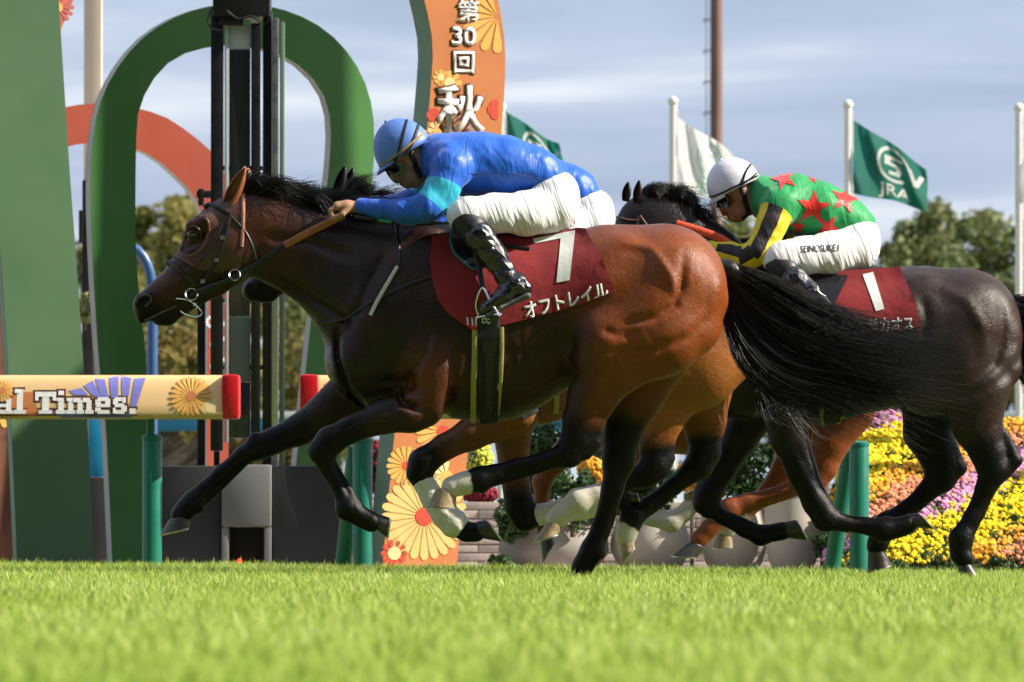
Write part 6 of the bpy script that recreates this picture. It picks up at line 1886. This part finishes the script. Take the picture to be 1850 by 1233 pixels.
# ---- far barrier -------------------------------------------------------------
r = empty('trackside_barrier', 'long low white and blue barrier across the infield', 'barrier')
for k in range(18):
    x0 = -36 + 4 * k
    a, b = W(925, 757, 40), W(925, 779, 40)
    box('blue_panel', (x0 + .01, 40, b.z), (x0 + 3.99, 40.06, a.z), mat('barrier_blue', (0.03, 0.22, 0.46), 0.5, 0.08, 1, 0.05) if k == 0 else bpy.data.materials['barrier_blue'], r)
    box('white_rail', (x0 + .01, 39.97, a.z + .003), (x0 + 3.99, 40.09, W(925, 744, 40).z), M_WHITEP, r)
    box('barrier_leg', (x0 + .1, 40.0, -.3), (x0 + .2, 40.06, b.z), M_WHITEP, r)
rebase(r, (0, 40, 0))

# ---- unseen boards added beyond the right edge to shade the arch, the mirror tower and the foot of the boards
def shadow_caster(label, c, ang, pts, m):
    r = empty('shadow_caster', label, 'shade_board', 'added shadow boards beyond the right edge')
    c = Vector(c); ux = Vector((math.cos(math.radians(ang)), math.sin(math.radians(ang)), 0)); un = Vector((math.sin(math.radians(ang)), -math.cos(math.radians(ang)), 0))
    bm = bmesh.new(); N = len(pts)
    vs = [bm.verts.new(c + ux * a + un * b + Vector((0, 0, z))) for b in (0, -.12) for a, z in pts]
    bm.faces.new(vs[:N]); bm.faces.new(vs[N:][::-1])
    for i in range(N): bm.faces.new((vs[i], vs[(i + 1) % N], vs[N + (i + 1) % N], vs[N + i]))
    link('caster_board', bm_mesh('caster_board', bm), m, r)
    tube('caster_pole', [c + un * -.2 + Vector((0, 0, -.1)), c + un * -.2 + Vector((0, 0, max(z for _, z in pts) - .1))], .06, M_ALU, r, n=14)
    rebase(r, (c.x, c.y, 0))
shadow_caster('unseen green board on a pole, added to shade the arch and mirror tower', (4.16, 7.62, 0), 27, [(-.62, 4.0), (.62, 4.0), (.72, 5.8), (.66, 8.2), (-.66, 8.2), (-.72, 5.8)], M_GBOARD)
shadow_caster('unseen white board on a pole, added to shade the foot of the left board', (5.0, 5.3, 0), 90, [(-.45, 4.3), (.45, 4.3), (.45, 6.6), (-.45, 6.2)], M_WHITEP)
shadow_caster('second unseen white board on a pole, added to shade the arch leg', (5.0, 7.2, 0), 90, [(-.5, 4.3), (.5, 4.3), (.5, 7.2), (-.5, 6.6)], M_WHITEP)

# ---- unseen stand added behind the photographer to darken camera-facing sides
r = empty('added_grandstand', 'unseen long concrete stand with roof, added behind the camera to block sky light', 'building')
M_CONC = mat('stand_concrete', (0.16, 0.155, 0.15), 0.8, 0.15, 0.6, 0.2, 8, 0.01)
M_ROOF = mat('stand_roof', (0.10, 0.11, 0.12), 0.6, 0.1, 0.5, 0.1)
for k in range(16): box('terrace_step', (-110, -43 - 1.6 * k - 1.59, 0), (90, -43 - 1.6 * k, 1.4 + .95 * k), M_CONC, r, 0)
box('rear_wall', (-110, -72.0, 0), (90, -69.2, 30), M_CONC, r, 0)
box('roof', (-112, -71, 30.01), (92, -36, 31.2), M_ROOF, r, 0)
for k in range(11): box('column', (-105 + 19 * k, -56.5, 8.0), (-104 + 19 * k, -55.5, 30), M_CONC, r, 0)
rebase(r, (0, -50, 0))
# ------------------------------------------------------------------ plants
def leaf_mat(name, c0, c1, c2, trans=.3):
    t = NT(name)
    v = t.attr('shade').outputs['Fac']
    c = t.ramp(v, [(0.0, c0), (0.55, c1), (1.0, c2)])
    t.l(c, t.p.inputs['Base Color']); t.set(Roughness=0.55, Specular_IOR_Level=0.3)
    tr = t.n('ShaderNodeBsdfTranslucent'); t.l(c, tr.inputs['Color'])
    mx = t.n('ShaderNodeMixShader'); mx.inputs[0].default_value = trans
    t.l(t.p.outputs[0], mx.inputs[1]); t.l(tr.outputs[0], mx.inputs[2]); t.l(mx.outputs[0], t.out.inputs[0])
    return t.m
def leaves(name, centres, radii, per, size, seed, flat=.6, shades=None):
    """pointed leaves filling soft clumps; one mesh"""
    rg = np.random.default_rng(seed)
    C = np.repeat(np.array(centres, float), per, 0); R = np.repeat(np.array(radii, float), per, 0)
    n = len(C)
    d = rg.normal(0, 1, (n, 3)); d /= np.linalg.norm(d, axis=1)[:, None]
    P = C + d * R * (rg.random((n, 1)) ** .45)
    nrm = d + rg.normal(0, .7, (n, 3)); nrm /= np.linalg.norm(nrm, axis=1)[:, None]
    u = np.cross(nrm, rg.normal(0, 1, (n, 3))); u /= np.linalg.norm(u, axis=1)[:, None]
    v = np.cross(nrm, u)
    s = size * rg.uniform(.6, 1.4, (n, 1))
    V = np.stack([P - u * s, P + v * s * flat, P + u * s + nrm * s * .2, P - v * s * flat], 1).reshape(-1, 3)
    F = (np.arange(n) * 4)[:, None] + np.array([[0, 1, 2, 3]])
    me = mesh_np(name, V, F, False)
    cl = np.repeat(rg.random(len(centres)), per)
    sh = np.clip(.45 * rg.random(n) + .55 * cl, 0, 1)
    attr(me, 'shade', np.repeat(sh, 4))
    return me
M_BARK = mat('bark', (0.10, 0.075, 0.055), 0.9, 0.3, 8, 0.6, 30, 0.02)
M_TREE = leaf_mat('tree_leaves', (0.09, 0.125, 0.04), (0.19, 0.22, 0.075), (0.33, 0.31, 0.12))
M_TREE2 = leaf_mat('autumn_leaves', (0.12, 0.13, 0.03), (0.28, 0.26, 0.07), (0.42, 0.33, 0.10))
def tree_meshes(seed, h, w):
    rg = random.Random(seed)
    cen, rad = [], []
    for i in range(46):
        a = rg.random() * 6.28; q = rg.random() ** .5; z = rg.uniform(.34, 1.0)
        ww = w * (1 - .75 * max(0, (z - .62) / .38) ** 1.6) * (1 - .4 * max(0, (.5 - z) / .2))
        cen.append((math.cos(a) * q * ww, math.sin(a) * q * ww, z * h)); s = rg.uniform(.10, .21) * w
        rad.append((s * 1.25, s * 1.25, s))
    crown = leaves('crown', cen, rad, 170, .075 * (h / 6), seed, .6)
    bm_v, bm_f = [], []
    def add(P, R):
        v, f = tube_pts(P, R, 8); o = len(bm_v); bm_v.extend(v); bm_f.extend([tuple(i + o for i in q) for q in f])
    add([(0, 0, -.1), (.03, 0, h * .25), (-.04, .02, h * .5), (.02, 0, h * .85)], [h * .028, h * .021, h * .014, h * .004])
    for c in cen[::3]:
        z0 = rg.uniform(.2, .6) * h
        add([(0, 0, z0), (c[0] * .5, c[1] * .5, (z0 + c[2]) / 2 - .05 * h), c], [h * .010, h * .006, h * .002])
    tr = bpy.data.meshes.new('trunk'); tr.from_pydata(bm_v, [], bm_f); tr.update()
    for p in tr.polygons: p.use_smooth = True
    return crown, tr
TM = [tree_meshes(s, 6.0, w) for s, w in ((1, 1.9), (2, 1.5), (3, 2.3))]
def plant_tree(px, top, y, k, label, wide=1.0, autumn=False, rot=0.0):
    c, t = TM[k]
    x = W(px, 900, y).x; h = W(px, top, y).z + .3
    r = empty('tree', label, 'tree', 'trees beyond the track', (x, y, -.3))
    s = h / 6.05
    for me, nm, m in ((c, 'crown', M_TREE2 if autumn else M_TREE), (t, 'trunk', M_BARK)):
        o = bpy.data.objects.new(nm, me); COL.objects.link(o); o.parent = r
        if not me.materials: me.materials.append(m)
        o.material_slots[0].link = 'OBJECT'; o.material_slots[0].material = m
    r.scale = (s * wide, s * wide, s); r.rotation_euler = (0, 0, rot)
    return r
plant_tree(1700, 384, 95, 2, 'broad olive green tree right of the green lettered flag', .95, False, .3)
plant_tree(1800, 394, 104, 0, 'olive green tree beside the flagpole at the right edge', 1.25, False, 1.7)
plant_tree(1648, 400, 110, 1, 'slim tree with open crown below the green lettered flag', .9, False, 2.0)
plant_tree(1905, 380, 98, 2, 'tree just past the right edge of the view', .9, False, 3.1)
plant_tree(1345, 398, 115, 0, 'green tree behind the white capped jockey', 1.1, False, 4.0)
plant_tree(1250, 440, 120, 1, 'low green tree behind the dark horse neck', 1.2, False, 5.0)
plant_tree(300, 368, 92, 0, 'yellow green tree seen through the green arch', 1.0, True, .9)
plant_tree(236, 400, 100, 1, 'yellow green tree beside the left arch leg', 1.3, True, 2.5)
plant_tree(530, 440, 98, 2, 'green tree seen right of the mirror tower', .8, False, 1.1)
plant_tree(440, 470, 110, 1, 'dull green tree behind the mirror tower', 1.4, True, 3.3)
plant_tree(1080, 470, 118, 2, 'dark green tree behind the leading horse back', .9, False, .5)
plant_tree(700, 480, 115, 0, 'green tree behind the neck of the leading horse', 1.1, False, .2)
plant_tree(1480, 470, 118, 1, 'green tree behind the green jockey back', 1.5, False, .7)
plant_tree(60, 420, 105, 2, 'green tree behind the pale green board', 1.0, False, .7)

M_SHRUB = leaf_mat('shrub_leaves', (0.02, 0.05, 0.018), (0.045, 0.10, 0.03), (0.10, 0.17, 0.05), .2)
M_HEDGE = leaf_mat('autumn_hedge_leaves', (0.10, 0.09, 0.02), (0.24, 0.19, 0.05), (0.36, 0.27, 0.08))
def hedge(px0, px1, top, y, label, m, seed, base=1000):
    a, b = W(px0, top, y), W(px1, top, y); h = a.z
    rg = random.Random(seed); cen, rad = [], []
    for i in range(int((b.x - a.x) / .42 * max(2, h / .4))):
        s = rg.uniform(.24, .4)
        cen.append((rg.uniform(a.x, b.x), y + rg.uniform(-.5, .5), rg.uniform(.1, max(.15, h - s * .8)))); rad.append((s, s, s * .8))
    r = empty('hedge', label, 'hedge')
    link('foliage', leaves('foliage', cen, rad, 90, .055, seed), m, r)
    link('stems', mesh_np('stems', np.array([(a.x, y - .05, 0), (b.x, y - .05, 0), (b.x, y + .05, h * .5), (a.x, y + .05, h * .5)]), np.array([(0, 1, 2, 3)])), M_BARK, r)
    rebase(r, ((a.x + b.x) / 2, y, 0))
hedge(250, 620, 566, 50, 'golden brown hedge seen through the legs of the green arch', M_HEDGE, 5)
hedge(1700, 1960, 790, 30, 'low green hedge below the blue barrier at the right edge', M_SHRUB, 6)
hedge(-60, 190, 600, 52, 'golden hedge behind the left boards', M_HEDGE, 7)

def ball_shrub(px, py, rx, ry, y, label, m=M_SHRUB, seed=1, n=2600, size=.016, cat='shrub', name='clipped_shrub', group='clipped shrubs in the planters'):
    c = W(px, py, y); R = Vector((rx / S(y), rx / S(y), ry / S(y)))
    rg = random.Random(seed); cen, rad = [], []
    for i in range(34):
        d = Vector((rg.gauss(0, 1), rg.gauss(0, 1), rg.gauss(0, 1))).normalized() * rg.uniform(.35, .82)
        cen.append((c.x + d.x * R.x, c.y + d.y * R.y, c.z + d.z * R.z)); rad.append(tuple(q * rg.uniform(.24, .36) for q in R))
    r = empty(name, label, cat, group)
    link('foliage', leaves('foliage', cen, rad, n // 34, size, seed), m, r)
    tube('stem', [Vector((c.x, c.y, c.z - R.z * 1.1)), Vector((c.x, c.y, c.z + R.z * .3))], .015, M_BARK, r, n=8)
    rebase(r, (c.x, c.y, c.z - R.z))
M_POT = mat('beige_pot', (0.46, 0.42, 0.35), 0.6, 0.08, 3, 0.15, 60, 0.003)
M_POTG = mat('grey_planter', (0.30, 0.28, 0.25), 0.7, 0.1, 3, 0.2, 60, 0.003)
def pot(px, top, bot, rt, rm, y, label, m=M_POT):
    r = empty('plant_pot', label, 'pot', 'plant pots')
    b = W(px, bot, y); h = W(px, top, y).z - b.z; s = S(y)
    lathe('pot_body', [(rm * .62 / s, 0), (rm * .82 / s, h * .14), (rm / s, h * .42), (rm * .99 / s, h * .62), (rt * 1.0 / s, h * .93)], m, r, b, 36)
    lathe('pot_rim', [(rt * 1.0 / s, h * .925), (rt * 1.06 / s, h * .94), (rt * 1.05 / s, h * 1.0), (rt * .9 / s, h * 1.0), (rt * .88 / s, h * .9)], m, r, b, 36)
    lathe('pot_soil', [(rt * .86 / s, h * .93), (.001, h * .95)], M_SOIL, r, b, 24)
    rebase(r, b)
YK = 7.6
pot(1326, 905, 1036, 54, 62, YK, 'round beige pot beneath the dark horse, left of the tallest pot')
pot(1432, 885, 1036, 48, 52, YK - .3, 'tall round beige pot beside the slanted rail brace')
pot(1175, 935, 1036, 62, 72, YK + .1, 'wide beige pot behind the white hind hooves')
pot(1000, 948, 1036, 92, 100, YK + .1, 'large grey planter behind the bandaged forelegs', M_POTG)
ball_shrub(1345, 850, 66, 70, YK, 'round clipped shrub in the pot beneath the dark horse', seed=3)
ball_shrub(1175, 880, 66, 62, YK + .1, 'round clipped shrub in the wide beige pot', seed=4)
ball_shrub(985, 835, 58, 84, YK - .1, 'tall dark clipped shrub in the grey planter', seed=5, n=3400)
ball_shrub(1035, 905, 62, 60, YK - .2, 'low spreading shrub at the front of the grey planter', seed=6)
ball_shrub(925, 935, 42, 44, YK - .2, 'small shrub hanging over the left of the grey planter', seed=8)
ball_shrub(1432, 850, 40, 44, YK - .3, 'small clipped shrub in the tall round pot', seed=9)
ball_shrub(1495, 985, 28, 36, YK - .9, 'leafy plant between the tall pot and the flower bed', seed=10, n=900, group=None)
ball_shrub(905, 1020, 30, 20, YK - 1.2, 'low green tuft on the paving left of the planter', seed=12, n=700, group=None)
ball_shrub(152, 565, 14, 30, 13.0, 'pale green sprig beside the cream pole', leaf_mat('pale_sprig', (0.2, 0.24, 0.08), (0.34, 0.38, 0.16), (0.5, 0.5, 0.28)), 14, 420, .028, 'plant', 'leafy_sprig', None)
M_F = {}
def flower_mat(name, c):
    t = NT(name); v = t.attr('shade').outputs['Fac']
    t.l(t.ramp(v, [(0.0, tuple(q * .7 for q in c)), (0.5, c), (1.0, tuple(min(1, q * 1.15 + .03) for q in c))]), t.p.inputs['Base Color'])
    t.set(Roughness=0.7, Specular_IOR_Level=0.2); return t.m
for nm, c in (('yellow', (0.90, 0.66, 0.01)), ('orange', (0.82, 0.38, 0.03)), ('salmon', (0.74, 0.27, 0.14)), ('pink', (0.70, 0.30, 0.50)), ('crimson', (0.22, 0.012, 0.03)), ('lime', (0.52, 0.56, 0.06)), ('white', (0.75, 0.75, 0.7))):
    M_F[nm] = flower_mat(nm + '_chrysanthemum', c)
def flower_heads(P, N, size, seed):
    """many-petalled domes: two rings of petals, 16 triangles each"""
    rg = np.random.default_rng(seed); n = len(P); k = 8
    P = np.asarray(P, float); N = np.asarray(N, float); N = N + rg.normal(0, .25, N.shape); N /= np.linalg.norm(N, axis=1)[:, None]
    u = np.cross(N, np.array([0.2, .3, .9])); u /= np.linalg.norm(u, axis=1)[:, None]; v = np.cross(N, u)
    s = (size * rg.uniform(.7, 1.25, n))[:, None]; a0 = rg.random(n)[:, None] * 6.28
    V = [P + N * s * .55]
    for j in range(k):
        a = a0 + j * 2 * math.pi / k; rr = s * (1.0 if j % 2 == 0 else .72)
        V.append(P + (u * np.cos(a) + v * np.sin(a)) * rr * .55 + N * s * .45)
    for j in range(k):
        a = a0 + (j + .5) * 2 * math.pi / k; rr = s * (1.0 if j % 2 == 0 else .8)
        V.append(P + (u * np.cos(a) + v * np.sin(a)) * rr - N * s * .15)
    V = np.stack(V, 1); m = V.shape[1]
    T = []
    for j in range(k):
        j2 = (j + 1) % k
        T += [(0, 1 + j, 1 + j2), (1 + j, 1 + k + j, 1 + j2)]
    T = np.array(T); F = ((np.arange(n) * m)[:, None, None] + T[None]).reshape(-1, 3)
    me = mesh_np('flower_heads', V.reshape(-1, 3), F, False)
    attr(me, 'shade', np.repeat(rg.random(n), m) * .6 + np.tile(np.array([.4] + [.3] * k + [.0] * k), n))
    return me
# the sloping bed at the right, planted in diagonal bands
bed = empty('flower_bed', 'sloping bed of yellow, orange, salmon and pink chrysanthemums behind the rail post', 'flower bed')
YB0, YB1 = 6.2, 8.6
def bed_pt(px, q):
    """q 0 front foot .. 1 top"""
    y = YB0 + (YB1 - YB0) * q
    x = W(px, 900, y).x
    top = W(1600, 768, YB1).z + .02 * math.sin(px * .02)
    z = top * (q ** .8) + .05
    edge = np.clip((px - 1486) / 60, 0, 1)
    return Vector((x, y, z * (.35 + .65 * edge)))
nx, nq = 40, 14
V = [tuple(bed_pt(1484 + 1000 * i / nx, j / nq) - Vector((0, 0, .04))) for j in range(nq + 1) for i in range(nx + 1)]
V += [(bed_pt(1484 + 1000 * i / nx, 1).x, YB1 + .3, -.1) for i in range(nx + 1)]
F = [(j * (nx + 1) + i, j * (nx + 1) + i + 1, (j + 1) * (nx + 1) + i + 1, (j + 1) * (nx + 1) + i) for j in range(nq + 1) for i in range(nx)]
link('bed_soil', mesh_np('bed_soil', np.array(V), np.array(F)), mat('bed_foliage', (0.035, 0.06, 0.02), 0.9, 0.4, 12, 0.6, 60, 0.02), bed)
rg = random.Random(11)
groups = {k: [] for k in M_F}; lv_c, lv_r = [], []
for _ in range(16000):
    px = rg.uniform(1488, 2300); q = rg.random() ** .9
    p = bed_pt(px, q)
    lump = mnoise.noise(p * 4.0) * .03 + mnoise.noise(p * 11) * .012
    py = HORIZON - (p.z - CAMZ) * S(p.y)
    k = (px - 1500) * .45 + (py - 760) + rg.gauss(0, 7) + 16 * mnoise.noise(Vector((px * .02, py * .02, 0)))
    k = k % 420
    col = 'pink' if k < 54 else 'yellow' if k < 142 else 'orange' if k < 176 else 'salmon' if k < 212 else 'pink' if k < 256 else 'yellow' if k < 346 else 'orange' if k < 380 else 'salmon'
    if py > 1012 and rg.random() < .6: continue
    groups[col].append(p + Vector((0, rg.uniform(-.02, .02), lump + rg.uniform(-.015, .012))))
for c, P in groups.items():
    if not P: continue
    o = link('flowers', flower_heads([tuple(p) for p in P], [(0.15, -.75, .65)] * len(P), .0205, hash(c) % 97), M_F[c], bed)
    tag(o, '%s chrysanthemum blossoms massed in the bed' % c, kind='stuff')
cen = [tuple(bed_pt(rg.uniform(1486, 2300), rg.random() ** 1.6 * .9) + Vector((0, -.01, -.01))) for _ in range(420)]
o = link('bed_leaves', leaves('bed_leaves', cen, [(.05, .04, .03)] * len(cen), 24, .016, 4), M_SHRUB, bed); tag(o, kind='stuff')
rebase(bed, bed_pt(1700, 0))
M_STONE = [mat('pale_stone_%s' % 'abc'[i], c, 0.8, 0.15, 6, 0.3, 50, 0.005) for i, c in enumerate(((0.50, 0.43, 0.38), (0.48, 0.415, 0.365), (0.52, 0.45, 0.40)))]
wl = empty('terrace_wall', 'low pale pinkish stone wall behind the pots', 'wall')
_x0, _x1 = W(640, 900, 9.6).x, W(1540, 900, 9.6).x
_h = W(800, 906, 9.6).z / 8
for i in range(3):
    bm = bmesh.new(); add_box(bm, (-.178, -.06, 0), (.178, .06, _h - .005), bevel=.006)
    me_ = bm_mesh('stone_block', bm, True, 40); me_.materials.append(M_STONE[i]); M_STONE[i] = me_
rs = random.Random(3)
for c in range(8):
    x = _x0 - (.18 if c % 2 else 0)
    while x < _x1:
        o = bpy.data.objects.new('stone_block', M_STONE[rs.randrange(3)]); COL.objects.link(o)
        o.location = (x + .18, 9.6 + rs.uniform(-.006, .006), c * _h); o.parent = wl
        x += .36
box('wall_core', (_x0 - .05, 9.56, -.05), (_x1 + .05, 9.64, _h * 8 - .012), mat('wall_mortar', (0.42, 0.36, 0.32), 0.9), wl, 0)
rebase(wl, ((_x0 + _x1) / 2, 9.6, 0))
def clump(px, py, rx, ry, y, c, label, seed, n=260):
    cc = W(px, py, y); s = S(y); rg = np.random.default_rng(seed)
    d = rg.normal(0, 1, (n, 3)); d /= np.linalg.norm(d, axis=1)[:, None]; d[:, 1] = -np.abs(d[:, 1])
    P = np.array(cc) + d * np.array([rx / s, rx / s * .7, ry / s]) * rg.uniform(.8, 1.0, (n, 1))
    r = empty('flower_clump', label, 'flowers', 'clumps of flowers')
    o = link('flowers', flower_heads(P, d, .019, seed), M_F[c], r); tag(o, kind='stuff')
    link('foliage', leaves('foliage', [tuple(cc)], [(rx / s * .85, rx / s * .6, ry / s * .85)], 500, .02, seed), M_SHRUB, r)
    tube('stem', [Vector((cc.x, cc.y, 0)), Vector((cc.x, cc.y, cc.z))], .012, M_BARK, r, n=6)
    rebase(r, (cc.x, cc.y, 0))
clump(866, 842, 26, 44, 10.0, 'lime', 'yellow green flowers right of the patterned banner foot', 3)
clump(862, 796, 26, 20, 10.1, 'orange', 'orange flowers above the yellow green ones', 4)
clump(868, 893, 32, 16, 9.8, 'crimson', 'dark red flowers below the yellow green ones', 5)
clump(680, 850, 30, 56, 9.9, 'crimson', 'dark red flowers behind the braced rail post', 6)
clump(1070, 852, 26, 26, 8.6, 'orange', 'orange flowers between the clipped shrubs', 7)
clump(1250, 862, 34, 26, 8.6, 'orange', 'orange flowers behind the second horse hock', 8)
